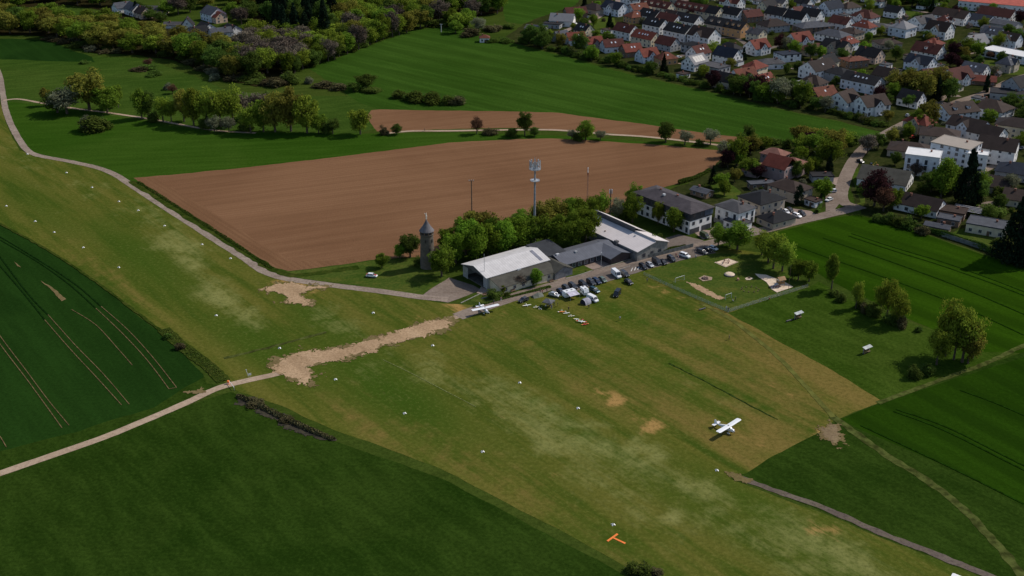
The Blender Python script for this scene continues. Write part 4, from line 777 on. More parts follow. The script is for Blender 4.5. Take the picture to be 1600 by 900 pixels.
# ---------------------------------------------------------------- hangar with lean-to, wing and rear roof
def hangar():
    L, W, e, r = 29, 15.5, 5.0, 2.0; c = G(790.5, 401.5, e + r); a = R(36); OBST.append((c.x, c.y, L + 4, W + 14, a))
    o = empty('hangar', (c.x, c.y, 0), a, 'aircraft hangar with pale metal roof and wide open front', 'hangar')
    wmat = flat('hangar wall grey', (.42, .42, .40), .8, .1); inner = flat('hangar dark steel', (.10, .10, .105), .7, .1)
    x, y = L / 2, W / 2
    m = MB()
    m.box((0, y - .12, e / 2), (L, .24, e)); m.box((0, -y + .12, e / 2), (L, .24, e))
    m.hull([[(x - .25, -y, 0), (x - .25, y, 0), (x - .25, y, e), (x - .25, 0, e + r), (x - .25, -y, e)], [(x, -y, 0), (x, y, 0), (x, y, e), (x, 0, e + r), (x, -y, e)]])
    m.build('wall', [wmat], o)
    m = MB(); m.hull([[(-x + .1, -y, e - .4), (-x + .1, y, e - .4), (-x + .1, y, e), (-x + .1, 0, e + r - .05), (-x + .1, -y, e)], [(-x + .4, -y, e - .4), (-x + .4, y, e - .4), (-x + .4, y, e), (-x + .4, 0, e + r - .05), (-x + .4, -y, e)]])
    m.build('gable_frame', [inner], o)
    MB().box((0, 0, .14), (L - .6, W - .6, .32)).build('floor', [flat('oily concrete floor', (.10, .092, .08), .8, .15)], o)  # floor toned darker than plain concrete
    MB().box((-x + .2, y - 1.5, 2.2), (.15, 3.0, 4.4)).build('hangar_door', [m_metal], o); MB().box((-x + .45, -y + 1.2, 2.25), (.15, 2.6, 4.5)).build('hangar_door', [m_metal], o)
    for k in range(4):
        t = MB(); X = -x + 4 + k * 6; t.tube((X, -y + .3, 4.6), (X, 0, e + r - .5), .09); t.tube((X, y - .3, 4.6), (X, 0, e + r - .5), .09); t.tube((X, -y + .3, 4.5), (X, y - .3, 4.5), .09); t.build('roof_truss', [inner], o)
    ro = gable_roof(L, W, e, r, .6).build('roof', [roofmat('pale corrugated roof', (.60, .575, .56), contrast=.4, seams=True)], o)
    k = r / y; m = MB(); m.slab([(x * .74, -.5, e + r - .5 * k + .24), (x * .84, -.5, e + r - .5 * k + .24), (x * .84, -y * .95, e + .30), (x * .74, -y * .95, e + .30)], .06)
    m.build('skylight_strip', [flat('dull roof light', (.20, .20, .23), .4)], ro)
    # lean-to on the road side
    m = MB(); y0, y1 = -y, -y - 6.8
    m.hull([[(-x + 1.5, y0, 0), (-x + 1.5, y1, 0), (-x + 1.5, y1, 2.9), (-x + 1.5, y0, 4.5)], [(x - 1, y0, 0), (x - 1, y1, 0), (x - 1, y1, 2.9), (x - 1, y0, 4.5)]])
    lt = m.build('lean_to', [WM['cream']], o)
    MB().slab([(-x + 1.1, y0 - .01, 4.72), (-x + 1.1, y1 - .6, 2.95), (x - .6, y1 - .6, 2.95), (x - .6, y0 - .01, 4.72)], .18).build('lean_to_roof', [RM['mossy']], lt)
    for i in range(6): inst('window', WMS['w'], lt, (-x + 4 + i * 4.0, y1 - .03, 1.6), 0)
    MB().box((0, -y - .45, 4.8), (1.6, .8, .6)).build('air_vent', [m_frame], o)
    # cross wing towards the road at the far end
    m = gable_block(12, 8.4, 2.9, 1.9, None); wg = m.build('cross_wing', [flat('slate clad gable', (.15, .155, .165), .7)], o, (x + 1.2, -y - 2.0, 0), R(90)); gable_roof(12, 8.4, 2.9, 1.9, .5).build('wing_roof', [RM['mossy']], wg)
    # dark square rear roof
    m = MB(); m.box((x + 5.6, 1.0, 2.2), (10.8, 11, 4.6)); rb = m.build('rear_block', [inner], o)
    MB().slab([(x + .1, -4.6, 4.7), (x + 11.2, -4.6, 4.7), (x + 11.2, 6.8, 6.2), (x + .1, 6.8, 6.2)], .25).build('rear_roof', [RM['clad']], rb)
hangar()
def clubhouse():
    L, W, e, r = 26, 11.5, 3.0, 1.7; c = G(908, 387, e + r); a = R(35); OBST.append((c.x, c.y, L, W, a))
    o = empty('clubhouse', (c.x, c.y, 0), a, 'low clubhouse with long blue-grey roof and paved courtyard', 'clubhouse')
    dark = flat('dark timber wall', (.05, .035, .035), .8)
    gable_block(L, W, e, r, None).build('wall', [dark], o); rm = roofmat('blue grey standing seam roof', (.125, .13, .15), .5, .5, True); ro = gable_roof(L, W, e, r, 1.0).build('roof', [rm], o)
    m = gable_block(13, 9.5, e, r - .25, None); w2 = m.build('wing', [dark], o, (L / 2 - 2.6, -5.2, 0), R(90)); gable_roof(13, 9.5, e, r - .25, .9).build('wing_roof', [rm], w2)
    for i in range(6): inst('window', WMS['t'], o, (-L / 2 + 2 + i * 3.0, -W / 2 - .04, 1.5), 0)
    m = MB(); m.box((-4, -1.8, e + r - .3), (1.1, 1.1, .9)); m.build('roof_vent', [m_metal], ro)
    m = MB(); m.box((-L / 2 + 1, -.5, e + r), (1.3, .8, 1.0)); m.build('chimney', [m_frame], ro)
clubhouse()

# ---------------------------------------------------------------- round stone tower
def tower():
    b = G(668.5, 417); o = empty('stone_tower', b, 0, 'round old stone tower with conical slate roof and white figure', 'tower'); OBST.append((b.x, b.y, 7, 7, 0))
    m, n, bs = nmat('tower rubble stone'); v = coords(n); vo = n.nodes.new('ShaderNodeTexVoronoi'); vo.inputs['Scale'].default_value = 1.6; n.links.new(v, vo.inputs['Vector'])
    k = mixc(n, vo.outputs['Color'], (.075, .060, .046), (.16, .13, .098)); k = mixc(n, ramp(n, noise(n, v, .5, 5), .4, .7), k, (.10, .086, .066)); n.links.new(k, bs.inputs['Base Color']); bs.inputs['Roughness'].default_value = .9
    MB().lathe([(3.05, -.3), (2.85, 3), (2.6, 9), (2.45, 13.2)], 28).build('shaft', [m], o)
    MB().lathe([(2.46, 13.2), (2.7, 13.6), (2.72, 14.0)], 28).build('cornice', [m], o)
    dk = flat('dark gallery', (.035, .028, .024), .8); ml = MB().lathe([(2.35, 14.0), (2.35, 15.2)], 28).build('gallery', [dk], o)
    for i in range(10):
        t = i * .628; MB().box((2.42 * math.cos(t), 2.42 * math.sin(t), 14.6), (.28, .28, 1.3), rz=t).build('gallery_post', [m_wood], ml)
    rf = MB().lathe([(2.9, 15.1), (2.86, 15.25), (1.9, 16.5), (1.0, 17.9), (.28, 19.3), (.1, 19.7)], 28).build('roof', [roofmat('tower slate roof', (.15, .14, .145))], o)
    fg = MB(); fg.lathe([(.05, 19.6), (.28, 19.9), (.20, 20.6), (.30, 21.2), (.16, 21.7), (.2, 22.0), (.08, 22.35)], 10); fg.tube((0, 0, 21.2), (-.7, 0, 22.3), .12, .06); fg.tube((0, 0, 21.1), (.4, 0, 20.7), .1, .06)
    fg.build('figure', [flat('white gilded figure', (.80, .72, .62), .4)], rf)
    for z, t in ((4, -1.3), (8, -1.1), (11.5, -1.7), (11.5, -.6)):
        MB().box((2.42 * math.cos(t), 2.42 * math.sin(t), z), (.5, .5, 1.2), rz=t).build('window', [dk], o)
    g = G(656, 413); hut = MB(); gable_block(4, 3, 2.2, 1.2, None)
tower()
# ---------------------------------------------------------------- masts and poles
def mast():
    b = G(835, 377); h = 35.5; o = empty('telecom_mast', b, 0, 'tall grey telecom mast with two antenna platforms behind the hangar', 'mast')
    MB().tube((0, 0, -.3), (0, 0, h - 1.5), .55, .3, 14).build('pole', [flat('dull galvanised pole', (.25, .26, .28), .6)], o)
    for z, rr_, nn in ((h - 4.6, 2.3, 20), (h - 9.4, 1.9, 20)):
        pl = MB(); pl.lathe([(rr_, z), (rr_, z + .18)], nn); 
        q = pl.build('platform', [m_metal], o); m = MB()
        for i in range(nn):
            t0, t1 = 2 * math.pi * i / nn, 2 * math.pi * (i + 1) / nn
            for zz in (.55, 1.1) if z > h - 6 else (.35,): m.tube((rr_ * math.cos(t0), rr_ * math.sin(t0), z + zz), (rr_ * math.cos(t1), rr_ * math.sin(t1), z + zz), .045, n=4)
            m.tube((rr_ * math.cos(t0), rr_ * math.sin(t0), z), (rr_ * math.cos(t0), rr_ * math.sin(t0), z + 1.1 if z > h - 6 else z + .4), .04, n=4)
        m.build('railing', [m_metal], q)
    for i in range(9):
        t = i * 2 * math.pi / 9 + .2; r0 = 2.1; MB().box((r0 * math.cos(t), r0 * math.sin(t), h - 2.4), (.28, .42, 2.7), rz=t).build('antenna', [flat('antenna panel', (.36, .37, .39), .5)], o)
    for i in range(4):
        t = i * 1.6 + .5; d = MB(); d.tube((1.1 * math.cos(t), 1.1 * math.sin(t), h - 3), (1.35 * math.cos(t), 1.35 * math.sin(t), h - 3), .5, .5, 12); d.build('dish', [m_frame], o)
    m = MB(); [m.tube((.4 * math.cos(i * 2.1), .4 * math.sin(i * 2.1), h - 2), (.4 * math.cos(i * 2.1), .4 * math.sin(i * 2.1), h + .6), .06, .03, 5) for i in range(3)]; m.build('whip_antenna', [m_metal], o)
mast()
def lattice():
    b = G(916.5, 345); o = empty('lattice_mast', b, 0, 'thin red-brown lattice mast with pale beacon at its top', 'mast'); mt = flat('faded red mast', (.24, .13, .11), .7); m = MB(); h = 21.5
    L3 = [(.28 * math.cos(t), .28 * math.sin(t)) for t in (0, 2.09, 4.19)]
    for x, y in L3: m.tube((x, y, 0), (x, y, h), .045, n=4)
    for i in range(30):
        z = i * h / 30
        for j in range(3): a, c = L3[j], L3[(j + 1) % 3]; m.tube((a[0], a[1], z), (c[0], c[1], z + h / 30), .03, n=3)
    m.build('lattice', [mt], o); MB().lathe([(.12, h), (.2, h + .3), (.1, h + 1.7), (.22, h + 2.0), (.05, h + 2.5)], 8).build('beacon', [m_white], o)
    MB().tube((0, 0, h - 1), (0, 0, h), .22, n=8).build('beacon_base', [flat('dark red', (.2, .03, .02), .6)], o)
lattice()
def pole(x, ytop, ybase, label, r=.16, top='bar', matl=None, cat='pole', name='utility_pole'):
    b = G(x, ybase); h = (ybase - ytop) / (sc(x, ybase) * up((ytop + ybase) / 2)); matl = matl or m_wood
    o = empty(name, b, 0, label, cat); MB().tube((0, 0, -.3), (0, 0, h), r * 1.2, r * .8, 8).build('pole', [matl], o)
    if top == 'bar':
        MB().box((0, 0, h - .3), (2.0, .2, .2)).build('crossbar', [matl], o)
        for q in (-.85, 0, .85): MB().lathe([(.1, h - .2), (.14, h), (.06, h + .25)], 8, c=(q, 0)).build('insulator', [m_frame], o)
    elif top == 'ant':
        for q in (-.5, .5): MB().box((q, 0, h - 1.0), (.3, .3, 2.0)).build('antenna', [flat('antenna panel', (.62, .63, .66), .5)], o)
    elif top == 'lamp':
        MB().box((0, -.5, h), (.25, 1.1, .14)).build('lamp_head', [m_metal], o)
    return o
pole(738, 283, 378, 'tall dark wooden pole with crossbar behind the trees', .26)
pole(953, 296, 338, 'short dark antenna pole behind the pale roofed hall', .26, 'ant', m_dframe, 'antenna pole', 'antenna_pole')
pole(757, 397, 447, 'slim grey wind mast before the hangar front', .09, 'none', m_metal, 'mast', 'wind_mast')
pole(939, 394, 419, 'street lamp by the clubhouse courtyard', .09, 'lamp', m_metal, 'street lamp', 'street_lamp')
pole(1232, 415, 452, 'wooden pole near the sandy play area', .07, 'none', m_wood, 'pole', 'wooden_pole')
pole(689.5, 38, 50, 'raised hunting hide pole at the wood edge', .3, 'bar', m_frame, 'pole', 'raised_pole')
pole(1349, 134, 167, 'tall chimney-like flagpole beside the white house', .16, 'none', m_frame, 'flagpole', 'flagpole')

# sheds, garages and carports tucked between the houses
VIL = [G(*p) for p in [(850, 62), (930, 90), (1000, 108), (1110, 134), (1250, 166), (1320, 180), (1384, 190), (1420, 172), (1500, 150), (1640, 100), (1700, 0), (1640, -15), (960, -15), (945, 5), (880, 22)]]
VIL2 = [G(*p) for p in [(1440, 196), (1500, 168), (1600, 136), (1680, 110), (1680, 330), (1600, 330), (1540, 300), (1400, 290), (1430, 210)]]
_rs = random.Random(41); _st = [smooth(q, 4) for q in (ROAD, MAIN, [(1040, 92), (1075, 84), (1110, 62), (1150, 60), (1180, 78), (1215, 72), (1240, 62), (1300, 68), (1340, 100)], [(868, 62), (880, 50), (900, 42), (925, 32), (945, 20), (960, 8)])]
def _free(q, d):
    for x, y, L, W, a in OBST:
        dx, dy = q.x - x, q.y - y; u = abs(dx * math.cos(a) + dy * math.sin(a)) - L / 2; v = abs(-dx * math.sin(a) + dy * math.cos(a)) - W / 2
        if max(u, v) < d: return False
    return all((q - p).length > 7 for s in _st for p in s)
def fill(poly, n, kinds):
    xs = [p.x for p in poly]; ys = [p.y for p in poly]; c = 0; t = 0; out = []
    while c < n and t < 9000:
        t += 1; q = Vector((_rs.uniform(min(xs), max(xs)), _rs.uniform(min(ys), max(ys)), 0)); kd = _rs.choice(kinds)
        if not inside(q, poly) or not _free(q, {'house': 7.4, 'garage': 4.0, 'garden_shed': 3.0, 'bungalow': 7.5}[kd]): continue
        near = min(HOUSES, key=lambda h: (h[0].location - q).length); c += 1; out.append((near[1], kd, q))
        L, W, e, r, knd = {'house': (_rs.uniform(11, 15), _rs.uniform(9.5, 11.5), _rs.uniform(4.4, 5.6), _rs.uniform(3.6, 4.6), _rs.choice(('gable', 'gable', 'hip'))), 'bungalow': (13, 10, 3, 2.6, 'hip'), 'garage': (6.5, 6, 2.6, .3, 'flat'), 'garden_shed': (4, 3, 2.1, .9, 'gable')}[kd]
        rf = _rs.choice(('dark', 'dark', 'black', 'darkred', 'brown', 'slate', 'red', 'darkbrown')) if kd in ('house', 'bungalow') else _rs.choice(('grey', 'dark', 'brown')); wl = _rs.choice(('white', 'white', 'cream', 'bluewhite', 'beige')) if kd in ('house', 'bungalow', 'garage') else 'brown'
        wt = 'white' if wl == 'bluewhite' else wl; plain = {'house': 'house', 'bungalow': 'bungalow', 'garage': 'flat garage', 'garden_shed': 'garden shed'}[kd]
        k2 = (near[1], wt, rf, plain); FL[k2] = FL.get(k2, 0) + 1
        lab = '%s %s, %s, by %s' % (wt, plain, RC[rf], near[1]) if kd in ('house', 'bungalow') else '%s-roofed %s by %s' % (rf, plain, near[1])
        p0 = q.copy(); a = _rs.choice((A_, B_)) + _rs.uniform(-5, 5)
        # the ridge point that falls on q
        v = Vector((q.x, q.y, e + r)) - Vector((0, 0, CAM_H)); yc = v.y * CP - v.z * SP; zc = v.y * SP + v.z * CP
        house(800 + FPX * v.x / yc, 450 - FPX * zc / yc, L, W, e, r, a, rf, wl, lab, kind=knd, cat={'house': 'house', 'bungalow': 'house', 'garage': 'garage', 'garden_shed': 'shed'}[kd], name=kd, group='small buildings and back houses of the village', cross=1 if kd == 'house' and _rs.random() < .35 else 0, sky_n=_rs.choice((0, 0, 2)) if kd == 'house' else 0)
FL = {}
fill(VIL, 48, ['house']); fill(VIL2, 8, ['house', 'bungalow']); fill(VIL, 62, ['garage', 'garden_shed', 'garage']); fill(VIL2, 20, ['garage', 'garden_shed'])
# ================================================================ trees and shrubs
def leaf_mat(name, c, hue=0.014, trans=0.45):
    m = bpy.data.materials.new(name); m.use_nodes = True; n = m.node_tree; n.nodes.clear()
    out = n.nodes.new('ShaderNodeOutputMaterial'); d = n.nodes.new('ShaderNodeBsdfDiffuse'); t = n.nodes.new('ShaderNodeBsdfTranslucent'); mx = n.nodes.new('ShaderNodeMixShader'); mx.inputs[0].default_value = trans
    oi = n.nodes.new('ShaderNodeObjectInfo'); at = n.nodes.new('ShaderNodeAttribute'); at.attribute_name = 'shade'
    hs = n.nodes.new('ShaderNodeHueSaturation'); hs.inputs['Color'].default_value = (*c, 1)
    n.links.new(mathn(n, 'ADD', 0.5 - hue, mathn(n, 'MULTIPLY', oi.outputs['Random'], 2 * hue)), hs.inputs['Hue'])
    n.links.new(mathn(n, 'MULTIPLY', mathn(n, 'ADD', 0.72, mathn(n, 'MULTIPLY', oi.outputs['Random'], 0.55)), mathn(n, 'ADD', 0.6, mathn(n, 'MULTIPLY', at.outputs['Fac'], 0.8))), hs.inputs['Value'])
    n.links.new(hs.outputs[0], d.inputs[0]); n.links.new(hs.outputs[0], t.inputs[0]); n.links.new(d.outputs[0], mx.inputs[1]); n.links.new(t.outputs[0], mx.inputs[2]); n.links.new(mx.outputs[0], out.inputs[0])
    return m
LEAF = {'green': leaf_mat('fresh green leaves', (.135, .20, .022)), 'bright': leaf_mat('bright spring leaves', (.155, .25, .024)), 'dark': leaf_mat('dark green leaves', (.085, .135, .024)), 'yellow': leaf_mat('yellow green leaves', (.205, .265, .030)),
        'orange': leaf_mat('bronze budding leaves', (.20, .190, .034)), 'bare': leaf_mat('bare grey-brown twigs', (.13, .105, .078), .02, .1), 'conifer': leaf_mat('dark needles', (.013, .024, .012), .01, .1),
        'blossom': leaf_mat('grey-green blossom', (.19, .20, .12)), 'copper': leaf_mat('copper beech leaves', (.048, .020, .022), .01, .25), 'red': leaf_mat('russet leaves', (.15, .085, .05), .02), 'bush': leaf_mat('shrub leaves', (.095, .135, .025)),
        'tall': leaf_mat('tall meadow grass', (.050, .085, .012), .01, .3), 'scrub': leaf_mat('dry scrub twigs', (.085, .075, .035), .02, .15)}
m_bark = flat('bark', (.085, .062, .045), .9, .2, 2.0)
def cards(P, N, S, rg, el=1.0):
    """leaf cards: centres P, normals N, sizes S"""
    n = len(P); t = rg.normal(size=(n, 3)); t -= (t * N).sum(1)[:, None] * N; t /= np.linalg.norm(t, axis=1)[:, None] + 1e-9; b = np.cross(N, t)
    t = t * (S * el)[:, None]; b = b * (S / el)[:, None]
    v = np.stack([P - t, P + b, P + t, P - b], 1).reshape(-1, 3); return v
def crown(seed, nclump, nleaf, leaf, shape='round', base=.22, sparse=0.0, el=1.0):
    rg = np.random.RandomState(seed); C = []; RR = []
    for i in range(nclump):
        d = rg.normal(size=3); d /= np.linalg.norm(d)
        if shape == 'round':
            r = rg.uniform(.35, .9); c = d * r * np.array([.42, .42, (1 - base) / 2 * .9]) ; c[2] += (1 + base) / 2; rad = rg.uniform(.11, .19)
            if c[2] < (1 + base) / 2: c[:2] *= .92
        elif shape == 'tall':
            r = rg.uniform(.3, .9); c = d * r * np.array([.33, .33, (1 - base) / 2]); c[2] += (1 + base) / 2; rad = rg.uniform(.10, .17)
        elif shape == 'cone':
            z = rg.uniform(0, 1) ** 1.25; a = rg.uniform(0, 6.283); w_ = (1 - z) * .42 + .02; c = np.array([math.cos(a) * w_ * rg.uniform(.5, 1), math.sin(a) * w_ * rg.uniform(.5, 1), base + z * (.95 - base)]); rad = .05 + .10 * (1 - z)
        elif shape == 'column':
            z = rg.uniform(0, 1); a = rg.uniform(0, 6.283); w_ = .34 * (1 - z ** 3) ** .5; c = np.array([math.cos(a) * w_, math.sin(a) * w_, .04 + z * .88]) * np.array([rg.uniform(.4, 1), rg.uniform(.4, 1), 1]); rad = .14
        else:   # bush
            r = rg.uniform(.2, .85); d[2] = abs(d[2]); c = d * r * np.array([.40, .40, .78]); c[2] += .05; rad = rg.uniform(.12, .2)
        C.append(c); RR.append(rad)
    C = np.array(C); RR = np.array(RR); k = rg.randint(0, nclump, nleaf); d = rg.normal(size=(nleaf, 3)); d[:, 2] += .25; d /= np.linalg.norm(d, axis=1)[:, None]
    rr = RR[k] * rg.uniform(.45, 1.12, nleaf); P = C[k] + d * rr[:, None] * np.array([1, 1, 1 if shape in ('bush',) else .8]); N = d + rg.normal(size=(nleaf, 3)) * .55; N /= np.linalg.norm(N, axis=1)[:, None]
    P[:, 2] = np.maximum(P[:, 2], .01); S = leaf * rg.uniform(.5, 1.25, nleaf)
    v = cards(P, N, S, rg, el); cl = rg.uniform(0, 1, nclump); sh = np.repeat(np.clip(.65 * cl[k] + .35 * rg.uniform(0, 1, nleaf), 0, 1), 1)
    me = bpy.data.meshes.new('crown'); me.from_pydata(v.tolist(), [], np.arange(len(v)).reshape(-1, 4).tolist())
    at = me.attributes.new('shade', 'FLOAT', 'FACE'); at.data.foreach_set('value', sh.astype(np.float32)); me.materials.append(m_bark); return me
def trunk(seed, h=.7, spread=.26, n=6, r=.035):
    rg = random.Random(seed); m = MB(); m.tube((0, 0, -.02), (0, 0, h * .45), r, r * .7, 7); m.tube((0, 0, h * .45), (rg.uniform(-.03, .03), rg.uniform(-.03, .03), h), r * .7, r * .2, 6)
    for i in range(n):
        a = i * 6.283 / n + rg.uniform(-.3, .3); z = h * rg.uniform(.3, .6); s = spread * rg.uniform(.6, 1.1); e = (math.cos(a) * s, math.sin(a) * s, z + rg.uniform(.18, .38)); m.tube((0, 0, z), e, r * .45, r * .12, 5)
        for j in range(2):
            b = a + rg.uniform(-.8, .8); m.tube(e, (e[0] + math.cos(b) * .09, e[1] + math.sin(b) * .09, e[2] + rg.uniform(.03, .13)), r * .14, r * .05, 4)
    return m.mesh('trunk', [m_bark])
CR = {'round': [crown(10 + i, 52, 5200, .025, 'round', .10) for i in range(6)], 'tall': [crown(30 + i, 40, 3600, .026, 'tall', .12) for i in range(4)], 'loose': [crown(50 + i, 40, 3600, .022, 'round', .12) for i in range(3)],
      'twig': [crown(70 + i, 60, 4200, .022, 'round', .15, el=2.1) for i in range(3)], 'cone': [crown(90 + i, 120, 5200, .024, 'cone', .05) for i in range(3)], 'column': [crown(100, 60, 3800, .03, 'column')],
      'bush': [crown(120 + i, 34, 3000, .034, 'bush') for i in range(4)]}
TR = {'round': [trunk(i) for i in range(4)], 'twig': [trunk(20 + i, .85, .36, 10, .028) for i in range(3)], 'cone': [trunk(40, .9, .05, 3, .03)], 'bush': [trunk(50, .5, .25, 7, .02)]}
KIND = {  # kind: (crown shape, leaf colour, adjective, plain name, object name)
    'g': ('round', 'green', 'fresh green', 'broadleaf tree', 'broadleaf_tree'), 'G': ('round', 'bright', 'bright green', 'broadleaf tree', 'broadleaf_tree'), 'd': ('round', 'dark', 'dark green', 'broadleaf tree', 'broadleaf_tree'),
    'y': ('round', 'yellow', 'yellow-green', 'maple tree', 'maple_tree'), 'o': ('round', 'orange', 'bronze-brown', 'budding oak tree', 'oak_tree'), 'b': ('twig', 'bare', 'bare grey-brown', 'leafless tree', 'leafless_tree'),
    'c': ('cone', 'conifer', 'nearly black', 'conifer', 'conifer'), 'C': ('column', 'conifer', 'dark narrow', 'cypress', 'cypress'), 'p': ('loose', 'blossom', 'pale blossoming', 'fruit tree', 'fruit_tree'), 'r': ('round', 'copper', 'dark purple', 'copper beech', 'copper_beech'),
    'R': ('loose', 'red', 'russet', 'tree', 'ornamental_tree'), 't': ('tall', 'green', 'tall green', 'poplar tree', 'poplar_tree'), 'T': ('loose', 'yellow', 'tall yellow-green', 'willow tree', 'willow_tree'), 'l': ('loose', 'yellow', 'thin-leaved', 'young tree', 'young_tree'),
    'L': ('loose', 'yellow', 'thin yellowish', 'young tree', 'young_tree'), 'h': ('bush', 'bush', 'green', 'bush', 'bush'), 'H': ('bush', 'dark', 'dark green', 'bush', 'bush'), 'k': ('bush', 'scrub', 'dry brownish', 'scrub bush', 'scrub_bush'), 'q': ('bush', 'blossom', 'pale flowering', 'bush', 'flowering_bush')}
TGRP = {}
def tree(x, y, wpx, hpx, kind, label=None, group=None, pos=None, wm=None, hm=None):
    """x, y: photo pixel of the foot; size in photo pixels"""
    shape, colr, adj, plain, nm = KIND[kind]; p = pos or G(x, y)
    if wm is None: s = sc(x, y); wm = wpx / s; hm = hpx / (s * up(y - hpx / 2))
    rz = rnd.uniform(0, 6.28); sw = wm * 1.18
    o = empty(nm, (p.x, p.y, 0), rz, label or adj + ' ' + plain, 'bush' if shape == 'bush' else 'tree', group, scale=(sw * rnd.uniform(.94, 1.06), sw * rnd.uniform(.94, 1.06), hm * 1.03))
    inst('crown', rnd.choice(CR[shape]), o, mats=[LEAF[colr]]); inst('trunk', rnd.choice(TR[{'round': 'round', 'tall': 'round', 'loose': 'round', 'twig': 'twig', 'cone': 'cone', 'column': 'cone', 'bush': 'bush'}[shape]]), o)
    return o
def cluster(text, items, group=None):
    cnt = {}
    for t in sorted(items, key=lambda t: t[0]):
        k = t[4]; cnt[k] = cnt.get(k, 0) + 1
    seen = {}
    for t in sorted(items, key=lambda t: t[0]):
        k = t[4]; seen[k] = seen.get(k, 0) + 1; shape, c_, adj, plain, nm = KIND[k]
        lab = '%s %s %s' % (adj, plain, text) if cnt[k] == 1 else '%s %s %s, %s from left' % (adj, plain, text, ORD[min(seen[k], 20)])
        tree(*t, label=lab, group=group or (plain + 's ' + text))
# belt behind the hangar
cluster('in the belt behind the hangar', [
    (641, 402, 38, 36, 'd'), (625, 405, 20, 24, 'G'), (690, 432, 46, 50, 'g'), (712, 412, 40, 52, 'G'), (728, 398, 44, 58, 'G'), (745, 410, 44, 60, 'G'), (762, 402, 46, 54, 'G'), (785, 398, 44, 54, 'G'), (805, 388, 46, 50, 'G'), (735, 382, 44, 52, 'o'),
    (760, 380, 44, 50, 'o'), (720, 384, 30, 44, 'o'), (830, 386, 44, 44, 'g'), (850, 384, 46, 48, 'g'), (872, 388, 46, 52, 'g'), (895, 386, 44, 54, 'g'), (915, 378, 46, 52, 'g'), (848, 362, 44, 46, 'o'), (868, 356, 46, 44, 'o'), (888, 352, 40, 42, 'g'),
    (905, 350, 40, 40, 'g'), (925, 346, 34, 40, 'g'), (818, 368, 40, 40, 'g'), (770, 388, 40, 46, 'g'), (800, 372, 36, 34, 'd'), (700, 400, 34, 44, 'g')], 'trees in the belt behind the hangar')
cluster('behind the pale roofed hall', [(938, 342, 30, 42, 'g'), (966, 344, 30, 36, 'p'), (990, 328, 28, 40, 'g'), (988, 348, 34, 44, 'g'), (1028, 350, 22, 36, 'y'), (1053, 362, 36, 38, 'g'), (975, 345, 20, 22, 'H'), (1022, 388, 22, 26, 'h'), (1030, 382, 18, 22, 'h')])
cluster('on the lawn left of the tower', [(597, 418, 24, 22, 'g'), (655, 415, 22, 18, 'h')])
cluster('before the hangar wall', [(838, 446, 22, 27, 'G'), (869, 432, 9, 15, 'g'), (772, 466, 26, 18, 'h'), (812, 448, 22, 18, 'b'), (786, 460, 10, 14, 'y'), (830, 444, 16, 12, 'H'), (792, 464, 14, 12, 'h')])
cluster('beside the road car park', [(1152, 390, 44, 44, 'g'), (1122, 385, 28, 36, 'g'), (1140, 385, 26, 28, 'G'), (1190, 398, 34, 36, 'T'), (1208, 420, 46, 58, 'T'), (1222, 424, 40, 52, 'T'), (1200, 410, 40, 44, 'g'), (1247, 438, 30, 34, 'g'), (1264, 440, 28, 32, 'g'), (1238, 436, 22, 22, 'd')], 'trees between car park and playground')
cluster('in the hedgerow above the lush meadow', [(1299, 452, 32, 56, 't'), (1337, 482, 22, 46, 'L'), (1385, 498, 32, 66, 'L'), (1402, 508, 34, 52, 'L'), (1375, 492, 26, 52, 'L'), (1362, 492, 30, 24, 'h'), (1345, 480, 24, 18, 'h'), (1315, 470, 22, 18, 'h'), (1395, 504, 34, 24, 'h'), (1410, 512, 24, 22, 'k'), (1303, 462, 20, 14, 'h'), (1352, 488, 22, 20, 'k')])
cluster('in the big group at the right', [(1478, 556, 50, 92, 'T'), (1503, 566, 56, 80, 'T'), (1463, 570, 44, 60, 'l'), (1512, 568, 40, 60, 'o'), (1490, 562, 46, 86, 'y'), (1428, 590, 28, 24, 'h'), (1435, 518, 16, 12, 'H'), (1448, 584, 30, 20, 'H'), (1520, 560, 30, 50, 'y')])
